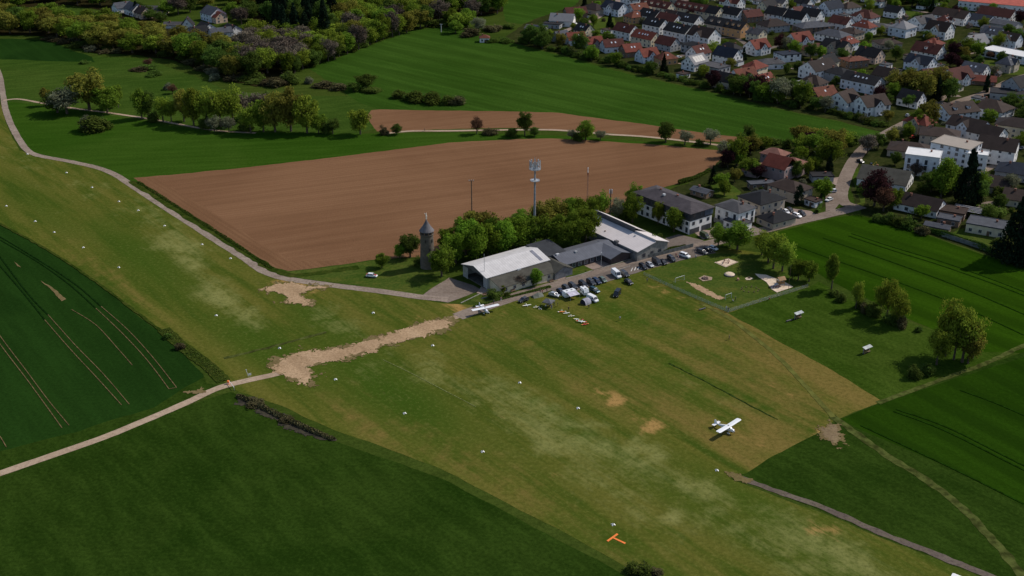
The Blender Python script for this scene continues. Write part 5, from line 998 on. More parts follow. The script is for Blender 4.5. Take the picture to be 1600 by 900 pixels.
# along the field path between the ploughed fields
cluster('along the field path between the ploughed fields', [(563, 210, 38, 42, 'y'), (600, 210, 18, 18, 'k'), (620, 210, 18, 16, 'd'), (745, 209, 22, 26, 'R'), (765, 210, 30, 14, 'k'), (820, 212, 26, 38, 'd'), (800, 213, 24, 18, 'h'), (835, 213, 18, 14, 'd'), (915, 219, 30, 30, 'g'), (893, 218, 16, 16, 'p'), (938, 219, 20, 16, 'p'), (902, 219, 20, 16, 'h'),
    (1040, 222, 30, 32, 'd'), (1070, 226, 26, 22, 'p'), (1110, 226, 28, 26, 'p'), (1092, 227, 18, 14, 'h'), (1168, 226, 22, 32, 'd')], 'trees along the field path')
cluster('in the row below the valley meadow', [(105, 178, 56, 40, 'p'), (140, 172, 62, 64, 'o'), (168, 176, 44, 40, 'g'), (90, 176, 40, 34, 'd'), (73, 165, 20, 28, 'o'), (150, 204, 52, 30, 'h'), (138, 203, 28, 26, 'q'), (185, 168, 22, 36, 'g'), (222, 186, 30, 48, 'g'), (232, 184, 28, 42, 'd'), (255, 190, 32, 42, 'l'), (268, 190, 24, 34, 'l'),
    (240, 190, 24, 22, 'h'), (303, 196, 36, 58, 'y'), (288, 190, 34, 50, 'o'), (325, 196, 40, 56, 'L'), (345, 198, 44, 60, 'L'), (365, 196, 40, 60, 'L'), (335, 206, 24, 24, 'p'), (358, 206, 26, 24, 'p'), (392, 208, 34, 44, 'L'), (430, 206, 44, 60, 'o'), (455, 205, 46, 68, 'o'), (480, 208, 44, 58, 'y'), (412, 206, 36, 50, 'g'),
    (498, 208, 28, 30, 'g'), (520, 209, 28, 24, 'd'), (508, 208, 20, 22, 'h'), (420, 160, 30, 24, 'h'), (320, 200, 24, 22, 'h'), (384, 204, 30, 30, 'h'), (408, 184, 46, 38, 'b'), (375, 188, 46, 42, 'b')], 'trees in the row below the valley meadow')
cluster('in the scrub line across the green field', [(572, 138, 40, 22, 'd'), (553, 143, 24, 14, 'd'), (580, 144, 34, 10, 'h'), (625, 152, 34, 14, 'h'), (652, 158, 40, 18, 'h'), (678, 161, 40, 20, 'h'), (700, 162, 30, 18, 'h'), (715, 163, 30, 18, 'k'), (482, 130, 20, 12, 'q'), (505, 136, 36, 12, 'k'), (530, 139, 34, 12, 'k'), (455, 130, 40, 22, 'h'), (430, 134, 40, 16, 'k'), (640, 156, 26, 12, 'h')])
cluster('alone on the valley meadow', [(230, 108, 34, 10, 'H'), (218, 110, 30, 8, 'k'), (243, 118, 32, 9, 'H'), (232, 104, 16, 12, 'R'), (132, 99, 20, 6, 'H'), (262, 140, 16, 14, 'q'), (270, 146, 16, 14, 'R'), (335, 125, 18, 14, 'q')])
cluster('round the tiny white hut', [(735, 56, 34, 16, 'k'), (712, 52, 26, 20, 'g'), (748, 50, 28, 24, 'p'), (770, 48, 40, 12, 'k'), (795, 44, 26, 10, 'h'), (722, 44, 40, 26, 'l'), (768, 66, 20, 8, 'H'), (790, 66, 30, 10, 'H')])
# gardens round the houses at the road bend
cluster('in the gardens by the road bend', [(1150, 258, 34, 46, 'g'), (1137, 262, 26, 30, 'r'), (1168, 274, 30, 28, 'g'), (1180, 276, 22, 24, 'g'), (1172, 240, 34, 30, 'o'), (1195, 232, 26, 18, 'g'), (1160, 232, 24, 24, 'd'), (1250, 222, 40, 26, 'o'), (1275, 240, 40, 34, 'g'), (1292, 262, 46, 46, 'g'), (1302, 240, 40, 40, 'o'),
    (1265, 232, 26, 26, 'r'), (1285, 222, 40, 22, 'o'), (1315, 232, 38, 30, 'l'), (1330, 226, 30, 22, 'h'), (1262, 276, 18, 28, 'y'), (1230, 232, 20, 18, 'H'), (1247, 320, 16, 30, 'C'), (1215, 274, 24, 14, 'h'), (1245, 262, 24, 18, 'b'), (1130, 246, 24, 26, 'p'), (1140, 236, 20, 18, 'o'), (1208, 225, 30, 14, 'h')])
cluster('on the lawn inside the road bend', [(1358, 305, 26, 26, 'H'), (1366, 322, 50, 56, 'r'), (1380, 330, 36, 40, 'R'), (1395, 326, 30, 34, 'g'), (1345, 300, 20, 16, 'H'), (1388, 348, 26, 22, 'h'), (1406, 352, 30, 18, 'h'), (1372, 346, 22, 16, 'h'), (1420, 356, 30, 22, 'H'), (1440, 366, 30, 16, 'k')])
cluster('around the white apartment blocks', [(1508, 320, 46, 86, 'c'), (1470, 310, 46, 64, 'g'), (1488, 300, 40, 40, 'g'), (1455, 300, 36, 34, 'd'), (1530, 300, 30, 34, 'g'), (1540, 250, 20, 16, 'd'), (1430, 275, 26, 22, 'b'), (1585, 405, 60, 96, 'c'), (1608, 410, 60, 90, 'c'), (1578, 300, 30, 30, 'p'), (1560, 306, 24, 20, 'h'), (1550, 335, 50, 18, 'h'), (1520, 338, 26, 14, 'h'), (1462, 322, 24, 16, 'h'), (1425, 330, 26, 18, 'h'), (1355, 240, 30, 30, 'b'), (1372, 232, 24, 24, 'd')])
cluster('along the curving village street', [(1418, 150, 54, 40, 'o'), (1440, 156, 44, 44, 'o'), (1398, 145, 34, 34, 'o'), (1465, 150, 44, 44, 'o'), (1482, 158, 30, 36, 'd'), (1420, 168, 22, 20, 'd'), (1447, 200, 34, 44, 'o'), (1432, 205, 28, 34, 'g'), (1450, 208, 24, 24, 'd'), (1418, 212, 18, 22, 'g'), (1402, 214, 22, 18, 'p'), (1540, 144, 10, 28, 'C'),
    (1490, 92, 26, 26, 'r'), (1484, 104, 24, 22, 'r'), (1505, 90, 26, 18, 'h'), (1530, 100, 12, 14, 'd'), (1547, 92, 14, 12, 'R'), (1566, 96, 14, 12, 'R'), (1552, 116, 24, 14, 'p'), (1575, 110, 10, 10, 'h'), (1512, 80, 26, 20, 'g'), (1520, 177, 20, 22, 'g'), (1580, 172, 34, 26, 'd'), (1600, 186, 30, 30, 'd'), (1575, 60, 26, 22, 'd'), (1590, 70, 28, 24, 'd')])
# hedge belt between village and field
def pxline(a, b, n): return [(a[0] + (b[0] - a[0]) * i / (n - 1), a[1] + (b[1] - a[1]) * i / (n - 1)) for i in range(n)]
belt = []
for seg, n, ks in [(((815, 68), (848, 76)), 4, 'dhd'), (((850, 78), (925, 98)), 8, 'hdgH'), (((930, 96), (1005, 116)), 8, 'Hhdg'), (((1008, 116), (1100, 138)), 9, 'HHhd'), (((1100, 138), (1180, 158)), 8, 'dHHr'), (((1180, 158), (1300, 180)), 11, 'dHgp'), (((1300, 180), (1378, 200)), 9, 'hHkh')]:
    for i, (x, y) in enumerate(pxline(*seg, n)):
        k = rnd.choice(ks); big = k in 'dgpr'; belt.append((x + rnd.uniform(-3, 3), y - rnd.uniform(1, 4), rnd.uniform(20, 28) if big else rnd.uniform(15, 24), rnd.uniform(22, 32) if big else rnd.uniform(8, 15), k))
belt += [(1255, 164, 34, 38, 'g'), (1218, 160, 40, 40, 'p'), (1205, 156, 34, 34, 'd'), (1165, 146, 34, 30, 'd'), (1185, 148, 34, 30, 'r'), (845, 66, 26, 28, 'd'), (838, 72, 20, 30, 'd'), (905, 84, 30, 34, 'd'), (1238, 158, 30, 34, 'd'), (1150, 140, 30, 26, 'd')]
bk = {}
for t in belt: bk.setdefault(int(t[0] // 130), []).append(t)
BN = {6: 'below the grey-roofed street end', 7: 'below the red-roofed row', 8: 'below the light-roofed house', 9: 'below the half-hipped orange roof', 10: 'below the paired white gabled houses'}
for k, its in bk.items(): cluster('in the hedge belt ' + BN.get(k, 'at the field edge'), its, 'trees and bushes of the village hedge belt')

# woods across the valley
def wood(text, poly, step, kinds, wr, hr, seed, group, sy=1.25):
    P = [G(*p) for p in poly]; rg = random.Random(seed); xs = [p.x for p in P]; ys = [p.y for p in P]; n = 0; y = min(ys); odd = 0
    while y < max(ys):
        x = min(xs) + (step / 2 if odd else 0)
        while x < max(xs):
            q = Vector((x + rg.uniform(-.3, .3) * step, y + rg.uniform(-.3, .3) * step * sy, 0))
            if inside(q, P):
                k = rg.choice(kinds); w_ = rg.uniform(*wr) * 1.15; h_ = rg.uniform(*hr) * (.8 if k in 'hHkq' else 1); n += 1
                if k in 'hHkq': h_ = rg.uniform(3, 5)
                if k == 'c': w_ *= .85; h_ *= 1.25
                adj, plain = KIND[k][2], KIND[k][3]
                tree(0, 0, 0, 0, k, '%s %s among others alike %s' % (adj, plain, text), '%ss %s' % (plain, text), pos=q, wm=w_, hm=h_)
            x += step
        y += step * sy; odd = 1 - odd
    return n
nw = 0
nw += wood('in the oak wood at upper left', [(-40, 52), (60, 54), (100, 62), (150, 80), (210, 84), (270, 92), (330, 116), (400, 134), (405, 112), (385, 92), (352, 84), (300, 72), (245, 60), (190, 50), (150, 40), (120, 32), (60, 34), (-40, 34)], 13.5, 'ooogydog', (13, 18), (12, 17), 3, 'w')
nw += wood('at the foot of the upper left wood', [(40, 62), (110, 76), (150, 86), (230, 82), (290, 98), (350, 126), (440, 140), (470, 138), (420, 122), (350, 108), (290, 84), (200, 74), (100, 58)], 10, 'hkhHkq', (8, 13), (4, 6), 5, 'w')
nw += wood('beside the purple-grey thicket', [(372, 112), (420, 122), (452, 114), (490, 100), (470, 72), (440, 60), (400, 62), (375, 74)], 13, 'bbbbL', (14, 18), (14, 18), 7, 'w')
nw += wood('in the dark conifer stand', [(415, 78), (440, 76), (468, 72), (508, 70), (520, 40), (528, 0), (515, -30), (400, -30), (405, 20), (420, 44)], 13, 'ccccC'.replace('C', 'd'), (11, 15), (17, 23), 9, 'w')
nw += wood('at the front of the dark stand', [(428, 84), (470, 94), (510, 92), (520, 76), (505, 62), (450, 66)], 12, 'gyyg', (12, 15), (13, 17), 10, 'w')
nw += wood('in the mixed wood above the field', [(515, 92), (560, 74), (600, 58), (645, 44), (690, 36), (740, 30), (786, 22), (785, -30), (530, -30), (524, 30), (512, 60)], 13.5, 'LogdLobty', (12, 16), (14, 19), 11, 'w')
nw += wood('in the far wood along the top edge', [(-40, 24), (60, 10), (110, 8), (170, 18), (190, 26), (178, -30), (-40, -30)], 17, 'dgod', (14, 18), (12, 16), 13, 'w')
nw += wood('between wood and distant hamlet', [(180, 18), (215, 26), (240, 34), (262, 36), (250, 20), (220, 16), (190, 8)], 12, 'cdcd', (9, 12), (6, 9), 15, 'w')
nw += wood('behind the distant hamlet', [(250, 18), (290, 22), (320, 2), (350, -10), (410, -20), (400, 30), (380, 44), (358, 30), (375, 10), (340, -4), (320, 22), (300, 24), (270, 28)], 13, 'dogdb', (12, 16), (11, 15), 17, 'w')
EDG = []
for seg, n in ((((452, 118), (480, 106)), 4), (((480, 106), (520, 95)), 5), (((520, 95), (560, 79)), 5), (((560, 79), (600, 63)), 5), (((600, 63), (645, 49)), 5), (((645, 49), (690, 41)), 5), (((690, 41), (745, 46)), 5)):
    for x, y in pxline(*seg, n)[:-1]:
        k = rnd.choice('obdgyLgh'); EDG.append((x + rnd.uniform(-3, 3), y - rnd.uniform(0, 3), rnd.uniform(26, 34), rnd.uniform(12, 16) if k == 'h' else rnd.uniform(24, 40), k))
cluster('at the wood edge by the big field', EDG, 'trees at the wood edge')
nw += wood('in the park at the top edge', [(1392, 10), (1462, 16), (1470, 4), (1460, -20), (1385, -20)], 13, 'dd', (13, 17), (12, 16), 19, 'w')
print('WOOD', nw)

# garden trees among the houses
def clear(q, d):
    for x, y, L, W, a in OBST:
        dx, dy = q.x - x, q.y - y; u = abs(dx * math.cos(a) + dy * math.sin(a)) - L / 2; v = abs(-dx * math.sin(a) + dy * math.cos(a)) - W / 2
        if max(u, v) < d: return False
    return True
STREETS = [smooth(s, 3) for s in (ROAD, MAIN, [(868, 62), (880, 50), (900, 42), (925, 32), (945, 20), (960, 8)], [(1040, 92), (1075, 84), (1110, 62), (1150, 60), (1180, 78), (1215, 72), (1240, 62), (1300, 68), (1340, 100)])]
def off_road(q, d): return all((q - p).length > d for s in STREETS for p in s)
GARD = [G(*p) for p in [(815, 62), (860, 74), (930, 92), (1000, 110), (1110, 136), (1250, 168), (1320, 182), (1384, 196), (1420, 175), (1500, 150), (1600, 118), (1760, 70), (1760, -25), (980, -25), (950, 5), (880, 20)]]
GARD2 = [G(*p) for p in [(1440, 200), (1500, 165), (1600, 132), (1760, 90), (1760, 420), (1600, 395), (1500, 368), (1420, 345), (1420, 300), (1360, 240), (1400, 215)]]
GARD3 = [G(*p) for p in [(1135, 245), (1200, 225), (1290, 228), (1300, 270), (1290, 300), (1270, 325), (1200, 300), (1130, 310), (1080, 300), (1110, 275)]]
per = {}; taken = []; GT = []
for poly, n in ((GARD, 350), (GARD2, 120), (GARD3, 34)):
    xs = [p.x for p in poly]; ys = [p.y for p in poly]; c = 0; tries = 0
    while c < n and tries < 12000:
        tries += 1; q = Vector((rnd.uniform(min(xs), max(xs)), rnd.uniform(min(ys), max(ys)), 0))
        if not inside(q, poly) or not off_road(q, 5.5): continue
        small = rnd.random() < .42; d = 1.6 if small else 3.4
        if not clear(q, d) or any((q - t).length < (3.2 if small else 6) for t in taken): continue
        k = rnd.choice('hhHHkqh') if small else rnd.choice('gddgdoprdgyGdc'); taken.append(q); c += 1
        near = min(HOUSES, key=lambda h: (h[0].location - q).length); adj, plain = KIND[k][2], KIND[k][3]
        w_ = rnd.uniform(3, 5.5) if small else rnd.uniform(6, 9.5); h_ = w_ * (rnd.uniform(.5, .8) if small else rnd.uniform(.9, 1.25))
        if k == 'c': w_ *= .7; h_ *= 1.3
        GT.append((near[1], k, q, w_, h_))
GT.sort(key=lambda t: (t[0], t[1], t[2].x))
for i, (nr, k, q, w_, h_) in enumerate(GT):
    same = [t for t in GT if t[0] == nr and t[1] == k]; j = same.index(GT[i]); adj, plain = KIND[k][2], KIND[k][3]
    pre = '' if len(same) == 1 else (('left ', 'right ')[j] if len(same) == 2 else (('left ', 'middle ', 'right ')[j] if len(same) == 3 else ORD[min(j + 1, 20)] + ' '))
    tree(0, 0, 0, 0, k, '%s%s %s by %s' % (pre, adj, plain, nr), 'garden trees and bushes of the village', pos=q, wm=w_, hm=h_).name = ('garden_bush' if KIND[k][0] == 'bush' else 'garden_tree')
# ---------------------------------------------------------------- hedges and strips of rough growth
def leafstrip(name, px, width, height, colr, dens, label, cat='hedge', kind=None, leaf=.28, rough=.5, seed=5):
    c = smooth(px, 5); rg = np.random.RandomState(seed); seg = [(c[i], c[i + 1]) for i in range(len(c) - 1)]; Ls = np.array([(b - a).length for a, b in seg]); n = int(Ls.sum() * dens)
    k = rg.choice(len(seg), n, p=Ls / Ls.sum()); t = rg.uniform(0, 1, n); A = np.array([tuple(seg[i][0]) for i in k]); B = np.array([tuple(seg[i][1]) for i in k]); D = B - A; D /= np.linalg.norm(D, axis=1)[:, None]; Nn = np.stack([-D[:, 1], D[:, 0], D[:, 2]], 1)
    base = A + (B - A) * t[:, None]; nz = np.array([mnoise.noise(Vector((p[0] * .12, p[1] * .12, seed))) for p in base]); u = rg.uniform(-1, 1, n); h = height * (1 + rough * nz * 1.6) * np.sqrt(np.clip(1 - u ** 2 * .8, .05, 1)); z = np.where(rg.uniform(0, 1, n) < .55, h, h * rg.uniform(.05, 1, n))
    P = base + Nn * (u * width / 2 * (1 + rough * nz))[:, None]; P[:, 2] = np.maximum(z, .05); N = Nn * u[:, None] + np.array([0, 0, .6]) + rg.normal(size=(n, 3)) * .5; N /= np.linalg.norm(N, axis=1)[:, None]
    org = P.mean(0) * np.array([1, 1, 0]); v = cards(P - org, N, leaf * rg.uniform(.6, 1.4, n), rg); me = bpy.data.meshes.new(name); me.from_pydata(v.tolist(), [], np.arange(len(v)).reshape(-1, 4).tolist())
    at = me.attributes.new('shade', 'FLOAT', 'FACE'); at.data.foreach_set('value', rg.uniform(0, 1, n).astype(np.float32)); me.materials.append(LEAF[colr]); o = inst(name, me, loc=tuple(org))
    tag(o, label, cat, None, kind); return o
leafstrip('scrub_hedge', [(372, 620), (392, 628), (425, 645), (460, 662), (490, 675), (522, 688)], 1.9, .9, 'scrub', 50, 'low dark scrub hedge along the ditch below the sandy patch')
leafstrip('rough_grass', [(255, 515), (290, 545), (325, 572), (350, 596)], 4.0, .25, 'bush', 40, 'rough grass along the field corner', 'rough grass', 'stuff', .24)
leafstrip('rough_grass', [(215, 284), (300, 338), (380, 390), (425, 420)], 2.0, .3, 'tall', 30, 'rough grass beside taxiway path', 'rough grass', 'stuff', .22)
leafstrip('hedge', [(930, 370), (955, 384), (985, 396), (1003, 404)], 1.8, 1.6, 'bush', 110, 'clipped hedge between clubhouse and pale roofed hall')
leafstrip('hedge', [(1006, 400), (1035, 396), (1070, 386)], 2.2, 1.5, 'bush', 130, 'hedge before the hall yard along the road')
leafstrip('hedge', [(740, 480), (800, 464), (860, 449)], .8, .5, 'bush', 80, 'narrow kerb planting along the road before hangar')
leafstrip('hedge', [(1425, 356), (1470, 368), (1520, 384), (1556, 398)], 1.4, 1.8, 'dark', 150, 'dark hedge along crop field by the cream bungalow')
leafstrip('hedge', [(1276, 334), (1284, 318), (1288, 300)], 1.2, 1.6, 'dark', 120, 'tall dark hedge beside the parking lot')
leafstrip('hedge', [(960, 101), (990, 109), (1020, 117)], 3.0, 2.6, 'dark', 190, 'thick dark hedge between red-roofed row and field')
leafstrip('hedge', [(1060, 288), (1085, 280), (1108, 268)], 1.6, 1.8, 'dark', 110, 'row of dark conifers between garden and ploughed field')
cluster('at the ditch corners of the airfield', [(262, 528, 16, 10, 'H'), (282, 545, 20, 12, 'k'), (986, 891, 34, 13, 'h'), (1006, 895, 36, 15, 'h'), (1024, 896, 26, 10, 'k'), (400, 632, 34, 10, 'k'), (448, 658, 26, 9, 'k')])
# ================================================================ vehicles
def paint(name, c, met=0.3): return flat(name, c, 0.28, 0.02, 1.0, metal=met, spec=0.6)
PT = {'white': paint('white car paint', (.78, .78, .78), 0), 'black': paint('black car paint', (.018, .018, .021)), 'dark grey': paint('dark grey car paint', (.05, .053, .06)), 'grey': paint('grey car paint', (.16, .17, .18)), 'silver': paint('silver car paint', (.45, .46, .48)),
      'dark blue': paint('dark blue car paint', (.022, .035, .075)), 'green': paint('green car paint', (.12, .17, .13)), 'teal': paint('teal car paint', (.02, .06, .075)), 'red': paint('red car paint', (.45, .03, .025), 0), 'yellow': paint('yellow car paint', (.70, .48, .04), 0), 'olive': paint('olive green', (.05, .07, .03), 0)}
m_cglass = flat('car glass', (.02, .024, .03), .08, .02, spec=.9); m_tyre = flat('tyre rubber', (.02, .02, .02), .85, .1); m_rim = flat('rim', (.4, .4, .42), .35, .05, metal=.6); m_lamp = flat('headlight glass', (.75, .76, .78), .1, .02); m_tail = flat('tail light', (.35, .015, .01), .2, .02)
def loft(prof, W, tuck=.12, z0=.35):
    """side profile [(x, z_top, halfwidth)] -> rounded body"""
    rings = []
    for x, zt, hw in prof: rings.append([(x, -hw * .96, z0), (x, -hw, z0 + (zt - z0) * .45), (x, -hw * .93, zt - .05), (x, -hw * .8, zt), (x, hw * .8, zt), (x, hw * .93, zt - .05), (x, hw, z0 + (zt - z0) * .45), (x, hw * .96, z0)])
    return MB().hull(rings)
def wheelm(r=.33, w=.22):
    m = MB(); m.tube((0, -w / 2, 0), (0, w / 2, 0), r, r, 16); return m.mesh('wheel', [m_tyre])
def rimm(r=.33, w=.22):
    m = MB(); m.tube((0, -w / 2 - .012, 0), (0, w / 2 + .012, 0), r * .6, r * .6, 10); return m.mesh('rim', [m_rim])
WH, RI = wheelm(), rimm()
TYPES = {  # body profile, cabin (x0,x1 bottom, x0,x1 top, z0, z1, halfwidth), wheels
    'car': ([(-2.15, .72, .70), (-2.1, .92, .82), (-1.2, .98, .88), (.9, .96, .88), (1.9, .80, .84), (2.15, .62, .70)], (-1.95, 1.05, -1.3, .35, .93, 1.45, .80), (-1.35, 1.35)),
    'estate': ([(-2.3, .75, .72), (-2.25, 1.0, .86), (-1.2, 1.02, .9), (1.0, 1.0, .9), (2.05, .86, .86), (2.3, .65, .72)], (-2.2, 1.15, -1.95, .45, .97, 1.55, .82), (-1.4, 1.4)),
    'suv': ([(-2.3, .85, .78), (-2.25, 1.15, .9), (-1.2, 1.16, .94), (1.0, 1.14, .94), (2.05, 1.0, .9), (2.3, .75, .76)], (-2.2, 1.2, -2.0, .55, 1.1, 1.75, .86), (-1.4, 1.4)),
    'van': ([(-2.9, 1.0, .86), (-2.88, 1.2, .96), (-1.2, 1.22, .98), (1.6, 1.2, .98), (2.55, 1.05, .92), (2.85, .75, .8)], (-2.88, 2.0, -2.84, 1.25, 1.15, 2.35, .93), (-1.7, 1.75)),
    'transit': ([(-2.5, .9, .82), (-2.48, 1.1, .93), (-1.2, 1.12, .95), (1.4, 1.1, .95), (2.2, .95, .9), (2.45, .7, .76)], (-2.48, 1.75, -2.42, .95, 1.05, 1.95, .9), (-1.5, 1.5))}
VM = {}
for k, (pf, cb, wx) in TYPES.items():
    body = loft(pf, 1).mesh('body', [PT['white']]); x0, x1, t0, t1, z0, z1, hw = cb
    def rect(xa, xb, z, h): return [(xa, -h, z), (xb, -h, z), (xb, h, z), (xa, h, z)]
    if k in ('van', 'transit'):
        m = MB(); m.hull([rect(x0, x1, z0, hw), rect(t0, t1, z1, hw * .93)]); cabin = m.mesh('cabin', [PT['white']])
        g = MB(); e_ = .015
        g.hull([[(x1 + .03, -hw * .9, z0 + .05), (x1 + .03, hw * .9, z0 + .05), (x1 - .05, hw * .9, z0 + .05), (x1 - .05, -hw * .9, z0 + .05)], [(t1 + (x1 - t1) * .12 + .03, -hw * .84, z1 - .15), (t1 + (x1 - t1) * .12 + .03, hw * .84, z1 - .15), (t1 + (x1 - t1) * .12 - .05, hw * .84, z1 - .15), (t1 + (x1 - t1) * .12 - .05, -hw * .84, z1 - .15)]])
        g.hull([rect(x1 - 1.35, x1 - .35, z0 + .12, hw + e_), rect(x1 - 1.35, t1 + .1, z1 - .3, hw * .95 + e_)])
        glass = g.mesh('windows', [m_cglass]); roof = MB().box(((t0 + t1) / 2, 0, z1 + .02), (t1 - t0 - .1, hw * 1.75, .06)).mesh('roof', [PT['white']])
    else:
        m = MB(); m.hull([rect(x0, x1, z0, hw), rect(t0, t1, z1, hw * .8)]); glass = m.mesh('windows', [m_cglass]); cabin = None
        m = MB(); m.hull([rect(t0 - .06, t1 + .1, z1 - .04, hw * .83), rect(t0 + .02, t1 - .02, z1 + .04, hw * .74)])
        for xx, tt in ((x1, t1), (x0, t0), ((x0 + x1) / 2 - .1, (t0 + t1) / 2)):
            for s in (-1, 1): m.tube((xx, s * hw * 1.0, z0), (tt, s * hw * .81, z1), .05, n=4)
        roof = m.mesh('roof', [PT['white']])
    VM[k] = (body, cabin, glass, roof, wx, pf)
def vehicle(x, y, head, kind, colour, label, cat='car', name='parked_car', group='cars parked along the road', z=0.0):
    """head: photo pixel direction the nose points to"""
    body, cabin, glass, roof, wx, pf = VM[kind]; p = G(x, y); a = wang((x, y), (x + head[0], y + head[1])); o = empty(name, (p.x, p.y, .13), a, label, cat, group); pm = PT[colour]
    inst('body', body, o, mats=[pm])
    if cabin: inst('cabin', cabin, o, mats=[pm])
    inst('windows', glass, o); inst('roof', roof, o, mats=[pm])
    hw = pf[2][2]
    for wxx in wx:
        for s in (-1, 1): wq = inst('wheel', WH, o, (wxx, s * (hw - .08), .33)); inst('rim', RI, wq)
    xf = pf[-1][0]
    for s in (-1, 1):
        inst('headlight', HL, o, (xf - .08, s * .58, pf[-1][1] - .06)); inst('tail_light', TL, o, (pf[0][0] + .02, s * .64, pf[0][1]))
    return o
HL = MB().box((0, 0, 0), (.2, .3, .16)).mesh('headlight', [m_lamp]); TL = MB().box((0, 0, 0), (.08, .22, .2)).mesh('tail_light', [m_tail])
D = (12, 8)
for a in [(963, 432, (11, 9), 'van', 'white', 'white high-roof van beside the striped bays', 'van', 'parked_van'), (976, 431, D, 'suv', 'dark grey', 'dark grey car just right of the tall white van'), (982, 443, (10, 6), 'car', 'black', 'black saloon parked on grass below the white van'),
          (1005, 419, D, 'estate', 'black', 'black estate right of the striped bays'), (1015, 416, D, 'car', 'silver', 'silver car right of the black estate'), (1026, 412, D, 'transit', 'dark grey', 'dark grey minivan between silver and black cars', 'van', 'parked_van'), (1036, 412, D, 'car', 'black', 'small black car right of the dark minivan'),
          (1049, 407, D, 'suv', 'dark grey', 'dark SUV left of the single white car'), (1070, 402, (12, 4), 'suv', 'white', 'white SUV standing alone at roadside', ), (1097, 396, (12, 4), 'estate', 'dark grey', 'dark car first in the row under trees'), (1106, 393, (12, 4), 'car', 'black', 'black car second in the row under trees'),
          (1114, 390, (12, 4), 'car', 'white', 'white car last in the row under trees'), (923.5, 444, D, 'suv', 'dark grey', 'dark SUV left of the two slim cars beside the road'), (932.5, 442, D, 'estate', 'dark blue', 'dark blue car between SUV and green car'), (941.5, 439.5, D, 'car', 'green', 'pale green car nearest the white van'),
          (911, 447, D, 'suv', 'black', 'black SUV behind the white box trailer'), (895, 450, D, 'suv', 'dark grey', 'dark grey SUV behind caravan roof, right one'), (885, 453, D, 'estate', 'dark grey', 'dark grey estate behind caravan roof, left one'), (876, 458, D, 'car', 'dark blue', 'dark blue car between white car and caravan'),
          (929, 456, (10, 5), 'estate', 'teal', 'teal car on grass right of the box trailer'), (866, 463, (11, 3), 'car', 'silver', 'silver-white car left of the caravan'), (818, 471, (-10, 4), 'car', 'dark grey', 'open dark car with silver bonnet beside the path'), (964, 462, (-6, 8), 'transit', 'black', 'black van standing alone on the grass', 'van', 'parked_van'),
          (926, 470, (10, 5), 'transit', 'white', 'white camper van with grey tent attached', 'camper van', 'camper_van')]: vehicle(*a)
for a in [(1234, 330, (10, 6), 'car', 'black', 'black car at the back of the brick drive'), (1228, 333, (10, 6), 'car', 'white', 'white car half hidden on the brick drive'), (1245, 339, (10, 4), 'estate', 'white', 'white estate at front of the brick drive'), (1253, 336, (10, 6), 'estate', 'black', 'black estate right on the brick drive'),
          (1299, 301, (-12, 1), 'estate', 'white', 'white car in the upper bay by the bend'), (1295, 314, (-10, 4), 'car', 'white', 'white car in the lower bay by the bend'), (1418, 182, (8, -5), 'car', 'silver', 'silver car driving on the village street'), (1496, 136, (6, 3), 'suv', 'dark blue', 'dark blue car outside the dark red roofed house'),
          (1426, 216, (10, -2), 'car', 'red', 'red car by the brown hip-roofed house'), (1344, 254, (10, 4), 'car', 'black', 'black car beside the yellow digger'), (1572, 257, (8, -2), 'car', 'dark grey', 'dark car on the lane below the three-storey house'), (1597, 233, (8, -2), 'car', 'silver', 'silver car at the right edge'),
          (1060, 91, (8, -1), 'car', 'white', 'white car parked by the orange roof'), (893, 40, (6, 1), 'car', 'black', 'black car before the light grey roofed house'), (899, 38, (6, 2), 'car', 'white', 'white car before the light grey roofed house'), (920, 28, (8, -3), 'car', 'silver', 'silver car on the pink street'),
          (1371, 181, (8, 1), 'car', 'silver', 'silver car behind the paired white gabled houses'), (1101, 371, (8, 4), 'transit', 'olive', 'dark green van with yellow markings by apartment drive', 'van', 'parked_van'), (1071, 357, (6, 0), 'car', 'white', 'white car tucked at the apartment block corner')]:
    vehicle(*a, group='cars parked in the village') if len(a) < 8 else vehicle(*a)
# touring caravan with awning
def box_trailer(x, y, head, L, W, H, label, name, cat, awning=False):
    p = G(x, y); a = wang((x, y), (x + head[0], y + head[1])); o = empty(name, (p.x, p.y, 0), a, label, cat); m = MB()
    pr = [(-L / 2, .5), (-L / 2 + .1, H), (L / 2 - .5, H), (L / 2, H * .55), (L / 2 - .1, .5)]
    m.hull([[(q[0], -W / 2, q[1]) for q in pr], [(q[0], W / 2, q[1]) for q in pr]]); m.build('body', [PT['white']], o)
    for s in (-1, 1):
        wq = inst('wheel', WH, o, (0, s * (W / 2 - .1), .33)); inst('rim', RI, wq)
        for q in (-1.2, 1.0): MB().box((q, s * (W / 2 + .01), 1.6), (.9, .04, .6)).build('window', [m_cglass], o)
    for q in (-1.2, .8): MB().box((q, 0, H + .06), (.6, .6, .12)).build('roof_hatch', [flat('smoked hatch', (.2, .19, .18), .4)], o)
    MB().tube((L / 2 - .1, 0, .5), (L / 2 + 1.2, 0, .45), .06).build('drawbar', [m_metal], o)
    if awning:
        aw = MB(); aw.slab([(-2, -W / 2 - .02, 2.35), (2, -W / 2 - .02, 2.35), (2.1, -W / 2 - 2.6, 1.9), (-2.1, -W / 2 - 2.6, 1.9)][::-1], .04); q = aw.build('awning', [flat('lilac grey awning', (.50, .47, .55), .8)], o)
        for s in (-2, 2): MB().tube((s, -W / 2 - 2.5, 0), (s, -W / 2 - 2.5, 1.9), .03, n=5).build('awning_pole', [m_metal], q)
box_trailer(890, 463, (12, -3), 5.2, 2.3, 2.5, 'white caravan with lilac grey awning', 'caravan', 'caravan', True)
box_trailer(913, 460, (6, 5), 3.6, 2.0, 2.7, 'white box trailer beside the caravan', 'box_trailer', 'trailer')
